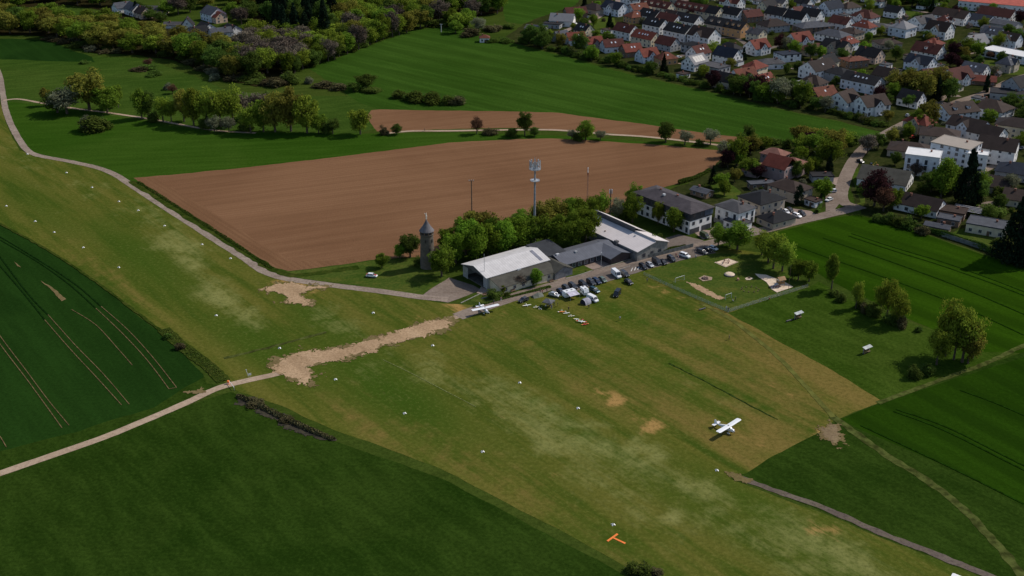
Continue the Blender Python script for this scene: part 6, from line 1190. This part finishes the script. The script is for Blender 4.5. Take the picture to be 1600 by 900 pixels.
# grey tunnel tent at the camper van
p = G(915, 474); o = empty('tunnel_tent', p, wang((915, 474), (925, 470)), 'grey domed tent with dark opening attached to camper van', 'tent')
m = MB(); n_ = 9; rg_ = [[(X, 1.5 * math.cos(math.pi * i / n_), 2.0 * math.sin(math.pi * i / n_) * k) for i in range(n_ + 1)] for X, k in ((-1.4, .95), (-.4, 1.05), (.7, 1.0), (1.5, .9))]
m.hull(rg_, cap=False); m.build('canopy', [flat('lilac grey tent cloth', (.33, .32, .38), .8)], o); MB().face([(-1.42, *q[1:]) for q in rg_[0]]).build('opening_shade', [flat('painted tent opening shade', (.02, .02, .035), .9)], o)  # closed end face, the shade inside the tent put into its colour
# gazebo by the people
p = G(857, 479); o = empty('gazebo', p, R(-25), 'dark grey folding gazebo over seated people beside the path', 'gazebo'); m = MB()
cn = [(-1.8, -1.8), (1.8, -1.8), (1.8, 1.8), (-1.8, 1.8)]
for i in range(4): a_, b_ = cn[i], cn[(i + 1) % 4]; m.face([(*a_, 2.2), (*b_, 2.2), (0, 0, 3.1)]); m.face([(*a_, 1.95), (*b_, 1.95), (*b_, 2.2), (*a_, 2.2)])
m.build('canopy', [flat('slate gazebo cloth', (.10, .10, .11), .8)], o)
for q in cn: MB().tube((*q, 0), (*q, 2.2), .035, n=6).build('leg', [m_metal], o)
MB().box((0, 0, .72), (1.8, .8, .05)).box((-.8, 0, .36), (.06, .7, .7)).box((.8, 0, .36), (.06, .7, .7)).build('table', [m_wood], o)
p = G(840, 463); o = empty('pop_up_tent', p, R(30), 'low olive-grey tarpaulin tent between open car and gazebo', 'tent')
m = MB(); m.hull([[(-2.2, -1.2, 0), (-2.2, 1.2, 0), (-2.0, 0, .9)], [(0, -1.4, 0), (0, 1.4, 0), (0, 0, 1.5)], [(2.0, -1.3, 0), (2.0, 1.3, 0), (1.9, 0, 1.1)]]); m.build('canopy', [flat('olive tarp', (.13, .14, .11), .8)], o); MB().tube((0, 0, 0), (0, 0, 1.7), .03, n=5).build('pole', [m_metal], o)
# red and white sports plane-like kit car on the tower lawn
vehicle(581, 433, (12, 1), 'car', 'white', 'low red and white sports car on the lawn left of the tower', 'car', 'sports_car', None)
q = bpy.data.objects['sports_car']; MB().box((1.3, 0, .98), (1.2, 1.0, .02)).box((-1.8, 0, 1.02), (.5, 1.5, .05)).build('stripe_panel', [PT['red']], q)
# yellow digger
p = G(1361, 262); o = empty('digger', p, R(20), 'small yellow digger on the building plot by the bend', 'digger'); MB().box((0, 0, .9), (2.2, 1.5, .8)).build('body', [PT['yellow']], o); MB().box((-.2, .1, 1.8), (1.1, 1.0, 1.1)).build('cab', [m_cglass], o)
for s in (-1, 1): MB().box((0, s * .8, .3), (2.6, .4, .6)).build('track', [m_tyre], o)
m = MB(); m.tube((.9, 0, 1.2), (2.4, 0, 2.8), .14); m.tube((2.4, 0, 2.8), (3.4, 0, 1.2), .11); m.box((3.4, 0, .9), (.5, .7, .6)); m.build('arm', [PT['yellow']], o)

# ================================================================ aircraft
def aeroplane(x, y, head, label, span=10.6, blue=False, ln=6.9):
    p = G(x, y); a = wang((x, y), (x + head[0], y + head[1])); o = empty('light_aeroplane', (p.x, p.y, 0), a, label, 'aeroplane', 'white high-wing aeroplanes on the airfield'); wp = flat('white aircraft fabric', (.82, .82, .83), .35, .01); bm_ = flat('blue aircraft trim', (.16, .21, .36), .35, .02) if blue else flat('grey aircraft belly', (.45, .47, .52), .4, .02)
    m = MB(); rings = []
    for X, zc, hz, hy in [(2.15, 1.20, .30, .32), (1.9, 1.22, .42, .42), (1.2, 1.25, .52, .48), (.6, 1.42, .72, .5), (-.6, 1.45, .72, .48), (-1.4, 1.38, .5, .38), (-2.8, 1.2, .3, .22), (-4.5, 1.05, .14, .07)]:
        rings.append([(X, hy * c_, zc + hz * s_) for c_, s_ in [(-1, -.6), (-1, .3), (-.6, .95), (.6, .95), (1, .3), (1, -.6), (.55, -1), (-.55, -1)]])
    m.hull(rings); m.build('fuselage', [wp], o)
    m = MB(); m.hull([[(X, .51 * s, z) for X, z in ((1.2, 1.0), (-1.2, 1.05), (-1.2, 1.35), (1.2, 1.3))] for s in (-1, 1)]); m.build('trim_band', [bm_], o)
    c0, c1 = .95, -.62; zw = 2.18; wg = MB(); rr_ = []
    for yy, zz, k in [(-span / 2, .12, .8), (-span / 2 + .35, .11, 1), (0, 0, 1), (span / 2 - .35, .11, 1), (span / 2, .12, .8)]:
        cm = (c0 + c1) / 2; h = (c0 - c1) / 2 * k; rr_.append([(cm + h, yy, zw + zz), (cm + h * .5, yy, zw + zz + .12), (cm - h, yy, zw + zz), (cm + h * .4, yy, zw + zz - .06)])
    wg.hull(rr_); w_ = wg.build('wing', [wp], o); MB().box((.05, 0, zw + .15), (.35, .3, .05)).build('fuel_cap', [m_dframe], w_)
    g = MB(); g.hull([[(1.05, -.44, 1.75), (1.05, .44, 1.75), (.2, .5, 1.75), (.2, -.5, 1.75)], [(.72, -.38, 2.12), (.72, .38, 2.12), (.1, .42, 2.12), (.1, -.42, 2.12)]]); g.hull([[(.1, -.505, 1.6), (.1, .505, 1.6), (-1.0, .49, 1.6), (-1.0, -.49, 1.6)], [(.1, -.5, 2.05), (.1, .5, 2.05), (-.8, .46, 2.05), (-.8, -.46, 2.05)]]); g.build('windscreen', [m_cglass], o)
    for s in (-1, 1):
        MB().tube((.3, s * .5, .95), (.25, s * 2.6, 2.15), .05, n=5).build('wing_strut', [wp], o)
        MB().tube((.7, s * .4, .9), (.9, s * 1.0, .3), .05, n=5).build('landing_gear_leg', [wp], o); MB().tube((.9, s * 1.0 - .09, .3), (.9, s * 1.0 + .09, .3), .3, n=14).build('wheel', [m_tyre], o); MB().box((.95, s * 1.0, .42), (.8, .26, .22)).build('wheel_spat', [wp], o)
    m = MB(); m.hull([[(-3.75, yy, 1.12), (-4.1, yy, 1.17), (-4.7, yy, 1.12), (-4.1, yy, 1.08)] for yy in (-1.6, 0, 1.6)]); m.build('tailplane', [wp], o)
    m = MB(); pr = [(-3.7, 1.15), (-4.3, 2.1), (-4.7, 2.25), (-4.95, 2.0), (-4.85, 1.05)]; m.hull([[(q[0], -.04, q[1]) for q in pr], [(q[0], .04, q[1]) for q in pr]]); m.build('tail_fin', [wp], o)
    MB().tube((-4.5, -.05, .15), (-4.5, .05, .15), .15, n=10).build('tail_wheel', [m_tyre], o); MB().tube((-4.5, 0, .2), (-4.4, 0, 1.0), .03, n=5).build('tail_wheel_leg', [m_metal], o)
    MB().lathe([(.05, 0)] , 8) if False else None
    q = MB(); q.tube((2.12, 0, 1.2), (2.4, 0, 1.2), .17, .04, 10); sp = q.build('spinner', [wp], o); MB().box((2.24, 0, 1.2), (.05, .13, 1.8)).build('propeller', [m_dframe], sp)
    return o
aeroplane(1137, 675, (24, 11), 'white high-wing aeroplane alone on the dry turf')
aeroplane(758, 489, (8, 7), 'white and blue aeroplane on the path end beside hangar forecourt', blue=True)
aeroplane(1520, 924, (6, -10), 'white aeroplane cut off by the bottom edge at lower right')
def model_plane(x, y, head, c1, c2, label, s=1.0):
    p = G(x, y); o = empty('model_aeroplane', (p.x, p.y, 0), wang((x, y), (x + head[0], y + head[1])), label, 'model aeroplane', 'model aeroplanes laid out on the grass', scale=(s * .78, s * .78, s * .78)); A, B = flat('model ' + c1, MC[c1], .4, .02), flat('model ' + c2, MC[c2], .4, .02)
    MB().tube((.8, 0, .3), (-1.2, 0, .32), .14, .05, 8).build('fuselage', [A], o); MB().box((.2, 0, .42), (.48, 3.2, .05)).build('wing', [A], o)
    MB().box((.2, 1.35, .455), (.48, .5, .02)).box((.2, -1.35, .455), (.48, .5, .02)).build('wing_tip', [B], o); MB().box((-1.1, 0, .36), (.3, .9, .03)).build('tailplane', [B], o); MB().box((-1.15, 0, .55), (.3, .04, .4)).build('tail_fin', [B], o)
    for q in (-.25, .25): MB().tube((.4, q, 0.08), (.4, q, .3), .03, n=5).build('landing_gear_leg', [m_metal], o)
MC = {'white': (.80, .79, .76), 'orange': (.75, .25, .05), 'red': (.55, .05, .03), 'yellow': (.75, .55, .12), 'cream': (.75, .66, .45)}
for a in [(823, 478, (5, 6), 'white', 'cream', 'white model aeroplane just below the open dark car', 1.3), (838, 480.5, (4, 6), 'cream', 'white', 'cream model aeroplane left of the gazebo', .9), (844, 483, (8, -2), 'white', 'cream', 'small white model aeroplane below the gazebo', .7), (878, 488, (3, 8), 'orange', 'white', 'orange model aeroplane at the left of the long line', 1.2),
          (885, 490, (5, 6), 'white', 'cream', 'white model aeroplane second in the long line', 1.0), (892.5, 494.5, (4, 7), 'cream', 'white', 'cream model aeroplane third in the long line', .9), (901, 500, (4, -8), 'white', 'yellow', 'white model aeroplane fourth in the long line', 1.0),
          (909, 503.5, (-4, 8), 'white', 'red', 'white and red model aeroplane fifth in the long line', 1.5), (914, 507.5, (5, 5), 'red', 'orange', 'red model aeroplane at the right of the long line', 1.1)]: model_plane(*a)

# ================================================================ airfield markers
m_marker = flat('white marker board', (.84, .83, .80), .5, .02)
mk = MB()
for i in range(4):
    t = i * math.pi / 2 + .78; c_, s_ = math.cos(t), math.sin(t); q = (-s_, c_)
    mk.slab([(c_ * .25 + q[0] * .28, s_ * .25 + q[1] * .28, .42), (c_ * .25 - q[0] * .28, s_ * .25 - q[1] * .28, .42), (c_ * .95 - q[0] * .3, s_ * .95 - q[1] * .3, .06), (c_ * .95 + q[0] * .3, s_ * .95 + q[1] * .3, .06)], .04)
mk = mk.mesh('boundary_marker', [m_marker])
MK = [(10, 322), (55, 346), (85, 363), (130, 387), (43, 241), (104, 270), (144, 293), (186, 315), (216, 329), (257, 353), (316, 382), (360, 404), (338, 493), (186, 418), (583, 489), (437, 544), (524, 593), (632, 646), (676, 540), (812, 598), (903, 638), (754, 706), (1120, 735), (958, 820)]
ML = {(10, 322): 'at the left edge', (55, 346): 'second along the dark crop edge', (85, 363): 'third along the dark crop edge', (130, 387): 'fourth along the dark crop edge', (186, 418): 'fifth along the dark crop edge', (43, 241): 'at the sharp bend of the taxiway path', (104, 270): 'first after the bend of the path',
      (144, 293): 'second after the bend of the path', (186, 315): 'third after the bend of the path', (216, 329): 'fourth after the bend of the path', (257, 353): 'fifth after the bend of the path', (316, 382): 'on pale turf beside the taxiway path', (360, 404): 'nearest the upper sandy patch', (338, 493): 'alone on turf above the crossing path',
      (583, 489): 'between taxiway path and long sandy strip', (437, 544): 'just above the left end of the sandy strip', (524, 593): 'just below the left end of the sandy strip', (632, 646): 'below the faded chalk line', (676, 540): 'just below the right end of the sandy strip', (812, 598): 'alone on olive turf right of the chalk line',
      (903, 638): 'on the dark turf stripe left of the bare patches', (754, 706): 'on olive turf near the lower field edge', (1120, 735): 'at the start of the narrow road', (958, 820): 'just above the orange landing T'}
for (x, y) in MK:
    s = .62 if y > 450 else .6; o = inst('boundary_marker', mk, None, tuple(G(x, y)), rnd.uniform(0, .6), (s, s, 1)); tag(o, 'white cross-shaped boundary marker ' + ML[(x, y)], 'marker', 'white boundary markers of the airfield')
# orange landing T
p0, p1, p2, p3 = G(949, 846), G(965, 834.5), G(957, 840), G(977, 849.5); m_or = flat('orange landing T cloth', (.85, .21, .035), .7, .05)
m = MB()
for a_, b_ in ((p0, p1), (p2, p3)):
    d = (b_ - a_).normalized(); q = Vector((-d.y, d.x, 0)) * .27; s = d * (.28 if a_ is p2 else 0)
    m.slab([tuple(a_ + s - q - p0 + Vector((0, 0, .12))), tuple(b_ - q - p0 + Vector((0, 0, .12))), tuple(b_ + q - p0 + Vector((0, 0, .12))), tuple(a_ + s + q - p0 + Vector((0, 0, .12)))], .1)
tag(m.build('landing_t', [m_or], None, tuple(p0)), 'bright orange landing T lying on the turf near the bottom edge', 'landing T')
# barrier at the crossing path
p = G(362, 604); a = wang((358, 594), (369, 608)); o = empty('road_barrier', p, a, 'white boom barrier across the field path with orange box', 'barrier')
MB().tube((-2.4, 0, .95), (2.6, 0, .95), .09, n=8).build('boom', [m_white], o); MB().tube((-2.2, 0, 0), (-2.2, 0, 1.2), .11, n=8).build('post', [m_metal], o); MB().tube((2.5, 0, 0), (2.5, 0, 1.0), .07, n=8).build('post', [m_metal], o)
p = G(357, 600); o = empty('warning_beacon', p, 0, 'orange warning drum beside the boom barrier', 'beacon'); MB().lathe([(.5, .05), (.45, .9), (.3, 1.2)], 12).build('drum', [m_or], o); MB().lathe([(.5, .4), (.49, .6)], 12).build('band', [m_white], o)
p = G(391, 592); o = empty('information_sign', p, R(20), 'small white sign on a post beside the field path', 'sign'); MB().tube((0, 0, 0), (0, 0, 1.8), .05, n=6).build('post', [m_metal], o); MB().box((0, -.06, 1.7), (.9, .05, .7)).build('board', [m_white], o)
p = G(388, 588); o = empty('field_post', p, 0, 'leaning pale post beside the small white sign', 'post'); MB().tube((0, 0, 0), (-.5, 0, 2.3), .08, n=6).build('pole', [m_frame], o); MB().box((-.5, 0, 2.35), (.3, .3, .12)).build('cap', [m_metal], o)

# ================================================================ playground
def fence(px, h, label, name='wire_fence', n=18, kind='mesh'):
    c = smooth(px, 6); base = c[0].copy(); tot = sum((c[i + 1] - c[i]).length for i in range(len(c) - 1)); o = empty(name, base, 0, label, 'fence'); k = max(2, int(tot / 3.0)); pts = []; acc = 0; i = 0
    for j in range(k + 1):
        t = tot * j / k; s = 0
        for i in range(len(c) - 1):
            L = (c[i + 1] - c[i]).length
            if s + L >= t - 1e-6: pts.append(c[i].lerp(c[i + 1], (t - s) / L)); break
            s += L
    pm = MB().tube((0, 0, 0), (0, 0, h + .1), .045, n=6).mesh('post', [m_metal])
    for q in pts: inst('post', pm, o, tuple(q - base))
    m = MB()
    for a_, b_ in zip(pts, pts[1:]):
        A, B = a_ - base, b_ - base
        if kind == 'mesh':
            for z in np.linspace(.08, h, 7): m.tube((A.x, A.y, z), (B.x, B.y, z), .016, n=3)
            nn = 14
            for j in range(nn): q = A.lerp(B, j / nn); m.tube((q.x, q.y, .05), (q.x, q.y, h), .011, n=3)
        else:
            d = (B - A); L = d.length; q = (A + B) / 2; m.box((q.x, q.y, h / 2), (L, .08, h), rz=math.atan2(d.y, d.x))
    m.build('mesh_panel' if kind == 'mesh' else 'board_panel', [m_metal if kind == 'mesh' else flat('grey fence board', (.14, .15, .14), .8, .15)], o)
fence([(1006, 430), (1070, 459), (1137, 488)], 1.3, 'wire mesh fence along the left side of the playground')
fence([(1138, 488), (1200, 468), (1262, 449)], 1.3, 'wire mesh fence along the lower side of the playground')
fence([(1006, 405), (1040, 397), (1083, 386)], 1.6, 'grey board fence before the hall yard beside the road', 'board_fence', kind='board')
fence([(1115, 346), (1128, 352), (1136, 356)], 2.0, 'dark board fence between apartment block and cube-shaped house', 'board_fence', kind='board')
fence([(1470, 369), (1510, 382), (1554, 397)], 1.8, 'dark timber fence along the crop field below the bungalow', 'board_fence', kind='board')
def goal(x, y, ang, label, w=3.0, h=2.0):
    o = empty('football_goal', G(x, y), ang, label, 'goal'); m = MB()
    m.tube((-w / 2, 0, 0), (-w / 2, 0, h), .06, n=6); m.tube((w / 2, 0, 0), (w / 2, 0, h), .06, n=6); m.tube((-w / 2, 0, h), (w / 2, 0, h), .06, n=6); m.build('frame', [m_white], o); m = MB()
    for s in (-1, 1): m.tube((s * w / 2, 0, h), (s * w / 2, 1.1, 0), .035, n=5)
    m.tube((-w / 2, 1.1, .03), (w / 2, 1.1, .03), .035, n=5); m.build('brace', [m_metal], o)
goal(1062, 440, R(35), 'white football goal at the left end of the playground', 4.5); goal(1138, 467, R(35), 'white football goal at the lower corner of the playground')
o = empty('climbing_frame', G(1134, 411), R(20), 'dark red climbing frame in the diamond-shaped sandpit', 'climbing frame'); m = MB(); cp = [(-1.8, -.8), (0, 1.2), (1.9, .4), (.6, -1.3)]
for i, q in enumerate(cp): m.tube((*q, 0), (q[0] * .6, q[1] * .6, 1.9 - .2 * i), .09, n=6); m.tube((*q, .5), (*cp[(i + 1) % 4], .8), .08, n=6)
m.build('frame', [flat('dark red pole', (.16, .05, .05), .6)], o)
o = empty('sandpit_border', G(1134, 411), 0, 'timber border round the diamond-shaped sandpit', 'border'); m = MB(); cc = [G(*q) - G(1134, 411) for q in [(1118, 410.3), (1138, 404.4), (1152.5, 410), (1134, 417)]]
for i in range(4): a_, b_ = cc[i], cc[(i + 1) % 4]; d = b_ - a_; q = (a_ + b_) / 2; m.box((q.x, q.y, .12), (d.length - .2, .16, .26), rz=math.atan2(d.y, d.x))
m.build('timber_frame', [m_wood], o)
o = empty('play_mound', G(1140, 430), 0, 'round sandy play mound with stone rim right of sandpit', 'mound'); MB().lathe([(2.1, 0), (1.9, .5), (1.5, .8), (.4, .9)], 18).build('mound_top', [m_psand], o); MB().lathe([(2.15, 0), (2.1, .4)], 18).build('rim', [m_dframe], o)
o = empty('boulder_pile', G(1102, 436), 0, 'pile of brown boulders in a gravel ring', 'boulders')
for i in range(7): t = i * .9; MB().lathe([(.3, 0), (.62, .25), (.5, .6), (.12, .8)], 7, c=(.9 * math.cos(t) * (i > 0), .7 * math.sin(t) * (i > 0))).build('boulder', [flat('brown boulder', (.13, .085, .07), .9, .2, 2)], o)
o = empty('spring_rider', G(1170, 436), 0, 'small spring rider on the round sand patch', 'spring rider'); MB().tube((0, 0, 0), (0, 0, .5), .12, n=8).build('spring', [m_dframe], o); MB().box((0, 0, .65), (1.1, .25, .35)).build('seat', [m_wood], o)
o = empty('play_ship', G(1219, 447), R(20), 'wooden play tower with slide on the large sand area', 'play tower'); m = MB()
for sx in (-1.1, 1.1):
    for sy in (-1, 1): m.tube((sx, sy, 0), (sx, sy, 3.0), .09, n=6)
m.box((0, 0, 1.4), (2.3, 2.1, .12)); m.box((0, -1.02, 1.85), (2.2, .06, .8)); m.box((-1.12, 0, 1.85), (.06, 2.0, .8)); m.build('frame', [flat('golden timber', (.30, .17, .07), .7, .15)], o)
m = MB(); m.slab([(-1.5, -1.4, 2.9), (1.5, -1.4, 2.9), (1.5, 0, 3.9), (-1.5, 0, 3.9)], .08); m.slab([(-1.5, 0, 3.9), (1.5, 0, 3.9), (1.5, 1.4, 2.9), (-1.5, 1.4, 2.9)], .08); m.build('roof', [flat('golden timber', (.30, .17, .07), .7, .15)], o)
MB().slab([(-1.2, -.4, 1.4), (-1.2, .4, 1.4), (-3.8, .4, .2), (-3.8, -.4, .2)], .08).build('slide', [m_metal], o)
m = MB(); [m.tube((-2 - i * .9, -1.8 + .4 * i, 0), (-2 - i * .9 + .4, -1.8 + .4 * i, 1.2), .11, n=6) for i in range(4)]; m.tube((-2, -1.8, 1), (-4.6, -.6, .9), .09, n=6); m.build('balance_beam', [flat('dark red pole', (.16, .05, .05), .6)], o)
for i, (x, y, l) in enumerate([(1153, 438, 'small orange play barrel'), (1172, 453, 'ring of low stepping logs at lower playground')]):
    o = empty('play_barrel' if i == 0 else 'stepping_logs', G(x, y), 0, l, 'play equipment')
    if i == 0: MB().lathe([(.4, 0), (.5, .4), (.4, .9)], 12).build('barrel', [flat('faded orange', (.5, .25, .15), .6)], o)
    else:
        for j in range(10): t = j * .63; MB().lathe([(.2, 0), (.2, .35 + .1 * (j % 3))], 8, c=(3.2 * math.cos(t), 2.4 * math.sin(t))).build('log', [m_wood], o)
def shelter(x, y, label):
    o = empty('picnic_shelter', G(x, y), wang((1347, 551), (1362, 545)), label, 'shelter', 'picnic shelters on the lush meadow'); m = MB()
    for sx in (-1.5, 1.5): m.box((sx, .5, 1.1), (.14, .14, 2.3))
    m.build('post_frame', [m_metal], o); MB().slab([(-1.9, -.5, 2.15), (1.9, -.5, 2.15), (1.9, .8, 2.5), (-1.9, .8, 2.5)], .08).build('roof', [flat('pale sheet roof', (.42, .45, .43), .6)], o); MB().box((0, .62, 1.1), (3.2, .06, 1.3)).build('back_panel', [m_wood], o); MB().box((0, .1, .45), (3.0, .5, .08)).build('seat', [m_wood], o)
    for sx in (-1.2, 1.2): MB().box((sx, .1, .2), (.1, .4, .42)).build('leg', [m_wood], o)
shelter(1248, 498, 'picnic shelter with pale roof left of the hedgerow'); shelter(1355, 552, 'picnic shelter with pale roof below the hedgerow')
for (x, y, l) in [(1233, 502, 'dark log bench beside the left picnic shelter'), (1097, 484, 'dark heap of logs outside the playground fence')]:
    o = empty('log_bench', G(x, y), R(30), l, 'bench'); MB().tube((-1.4, 0, .4), (1.4, 0, .4), .24, n=10).build('seat', [m_dframe], o)
    for q in (-.9, .9): MB().box((q, 0, .12), (.25, .4, .3)).build('leg', [m_wood], o)
for (x, y, l) in [(802, 456, 'first wooden bench along the hangar verge'), (758, 462, 'second wooden bench by the conifer bush'), (862, 441, 'third wooden bench before the cross wing')]:
    o = empty('garden_bench', G(x, y), R(36), l, 'bench', 'benches by the hangar'); MB().box((0, 0, .45), (1.8, .5, .07)).build('seat', [m_wood], o); MB().box((0, .28, .8), (1.8, .06, .5)).build('backrest', [m_wood], o)
    for q in (-.75, .75): MB().box((q, 0, .22), (.08, .45, .44)).build('leg', [m_dframe], o)

# ================================================================ people
def person_mesh(pose):
    v = {'pel': (0, 0, .95, .155), 'wst': (0, 0, 1.12, .135), 'chs': (0, .01, 1.35, .165), 'nek': (0, 0, 1.50, .06), 'hed': (0, -.01, 1.66, .105), 'top': (0, 0, 1.72, .09)}
    st = .18 if pose == 'walk' else 0.0
    for s, n_ in ((-1, 'l'), (1, 'r')):
        v['hip' + n_] = (s * .10, 0, .88, .10); v['kne' + n_] = (s * .11, -s * st * .5 - .02, .50, .065); v['ank' + n_] = (s * .11, -s * st, .09, .045); v['toe' + n_] = (s * .12, -s * st - .17, .04, .04)
        v['sho' + n_] = (s * .21, 0, 1.42, .07); v['elb' + n_] = (s * .27, .02 + s * st * .5, 1.14, .045); v['wri' + n_] = (s * .26, -.06 + s * st, .90, .032); v['han' + n_] = (s * .25, -.09 + s * st, .80, .035)
    if pose == 'reach': v['elbr'] = (.34, -.12, 1.30, .045); v['wrir'] = (.33, -.34, 1.42, .032); v['hanr'] = (.33, -.44, 1.46, .035)
    if pose == 'sit':
        for s, n_ in ((-1, 'l'), (1, 'r')):
            v['kne' + n_] = (s * .13, -.44, .52, .065); v['ank' + n_] = (s * .13, -.44, .09, .045); v['toe' + n_] = (s * .13, -.6, .05, .04); v['wri' + n_] = (s * .2, -.3, .66, .032); v['han' + n_] = (s * .17, -.36, .64, .035); v['hip' + n_] = (s * .10, -.06, .52, .10)
        for k in ('pel', 'wst', 'chs', 'nek', 'hed', 'top', 'shol', 'shor', 'elbl', 'elbr'): a = v[k]; v[k] = (a[0], a[1], a[2] - .42, a[3])
    E = [('pel', 'wst'), ('wst', 'chs'), ('chs', 'nek'), ('nek', 'hed'), ('hed', 'top')]
    for n_ in 'lr': E += [('pel', 'hip' + n_), ('hip' + n_, 'kne' + n_), ('kne' + n_, 'ank' + n_), ('ank' + n_, 'toe' + n_), ('chs', 'sho' + n_), ('sho' + n_, 'elb' + n_), ('elb' + n_, 'wri' + n_), ('wri' + n_, 'han' + n_)]
    ks = list(v); me = bpy.data.meshes.new('skel'); me.from_pydata([v[k][:3] for k in ks], [(ks.index(a), ks.index(b)) for a, b in E], []); ob = bpy.data.objects.new('skel', me); col.objects.link(ob)
    md = ob.modifiers.new('s', 'SKIN'); sv = me.skin_vertices[0].data
    for i, k in enumerate(ks): sv[i].radius = (v[k][3], v[k][3])
    sv[0].use_root = True; ob.modifiers.new('u', 'SUBSURF').levels = 1
    dg = bpy.context.evaluated_depsgraph_get(); ev = ob.evaluated_get(dg); nm = bpy.data.meshes.new_from_object(ev); nm.name = 'person'; bpy.data.objects.remove(ob)
    off = -.42 if pose == 'sit' else 0; nm.materials.clear()
    for mm in ('shirt', 'trousers', 'skin', 'hair', 'shoe'): nm.materials.append(None)
    for p_ in nm.polygons:
        c = p_.center; z = c.z - off; hand = abs(c.x) > .15 and (z < .93 and z > .7 if pose != 'sit' else (c.y < -.26 and c.z > .58))
        p_.material_index = 4 if c.z < .1 else (2 if hand else (1 if (z < 1.0 and abs(c.x) < .24) or (pose == 'sit' and c.z < .62) else (0 if z < 1.49 else (3 if (z > 1.70 or (c.y > .03 and z > 1.58)) else 2))))
        p_.use_smooth = True
    return nm
PM = {k: person_mesh(k) for k in ('stand', 'walk', 'reach', 'sit')}
SC = {'black': (.02, .02, .022), 'navy': (.025, .03, .06), 'white': (.62, .62, .60), 'red': (.35, .04, .03), 'grey': (.18, .18, .19), 'blue': (.06, .10, .22), 'pink': (.5, .25, .25), 'brown': (.10, .06, .04), 'green': (.06, .11, .05)}
m_skin = flat('skin', (.45, .27, .20), .6, .03); HR = [flat('dark hair', (.03, .02, .015), .7), flat('fair hair', (.25, .17, .09), .7), flat('grey hair', (.3, .3, .3), .7)]
def person(x, y, pose, shirt, trou, deg, label, zoff=0.0):
    p = G(x, y); o = inst('person', PM[pose], None, (p.x, p.y, .10 + zoff), R(deg)); ms = [flat(shirt + ' cloth', SC[shirt], .85, .04), flat(trou + ' cloth', SC[trou], .85, .04), m_skin, HR[int(x) % 3], flat('shoe', (.03, .03, .03), .7)]
    for i, mm in enumerate(ms): o.material_slots[i].link = 'OBJECT'; o.material_slots[i].material = mm
    tag(o, label, 'person')
for a in [(844, 458.5, 'stand', 'black', 'black', 20, 'person in black standing first of three on the road above the gazebo'), (847.3, 459, 'stand', 'red', 'navy', -60, 'person in red top standing second of three on the road above the gazebo'), (854.5, 458, 'stand', 'brown', 'black', 120, 'person in brown standing last of three on the road above the gazebo'),
          (853, 481, 'sit', 'white', 'grey', 200, 'person in white seated at the left under the gazebo'), (858, 480, 'reach', 'white', 'navy', 40, 'person in white shirt reaching forward under the gazebo'), (862, 483, 'stand', 'grey', 'blue', -30, 'person in grey standing before the gazebo'), (865.5, 478, 'stand', 'green', 'black', 10, 'person in green right of the gazebo'),
          (871.5, 479, 'stand', 'black', 'black', 90, 'person in black between gazebo and tent'), (888.5, 486, 'walk', 'brown', 'black', 0, 'person in brown by the line of model aeroplanes'), (968.5, 501, 'walk', 'white', 'grey', 140, 'person in white top walking alone on the grass below the black van'),
          (1139, 531, 'walk', 'black', 'black', 60, 'person in black walking alone on the dry turf'), (1134.7, 485, 'stand', 'white', 'blue', 0, 'person in white at the fence corner of the playground'), (1138, 487, 'stand', 'navy', 'black', 180, 'person in navy at the fence corner of the playground'), (1149, 470, 'reach', 'green', 'black', -60, 'person in dark green by the lower goal'),
          (1144.5, 472, 'sit', 'white', 'grey', 90, 'person in white sitting near the lower goal'), (484.5, 447, 'walk', 'black', 'navy', 100, 'person in dark clothes walking on the taxiway path'), (1056, 402, 'stand', 'red', 'black', 0, 'person in red standing by the roadside parked cars'), (1059.5, 406, 'stand', 'pink', 'grey', 50, 'person in pink beside the white SUV'),
          (1087, 404, 'stand', 'white', 'blue', 0, 'person in white on the verge right of the white SUV'), (771.5, 475.5, 'stand', 'navy', 'black', 0, 'person in navy behind the white and blue aeroplane'), (783, 471, 'stand', 'pink', 'white', 0, 'person in pink on the path above the aeroplane'), (663.5, 205, 'walk', 'black', 'black', 80, 'person in black walking the far field path'),
          (1202, 470, 'sit', 'red', 'navy', 200, 'person in red crouching outside the playground fence'), (920, 481, 'sit', 'brown', 'black', 0, 'person in brown sitting below the tunnel tent'), (1011, 441.5, 'stand', 'grey', 'black', 0, 'person in grey alone right of the black saloon')]: person(*a)
print('OBJECTS TOTAL', len(bpy.data.objects))
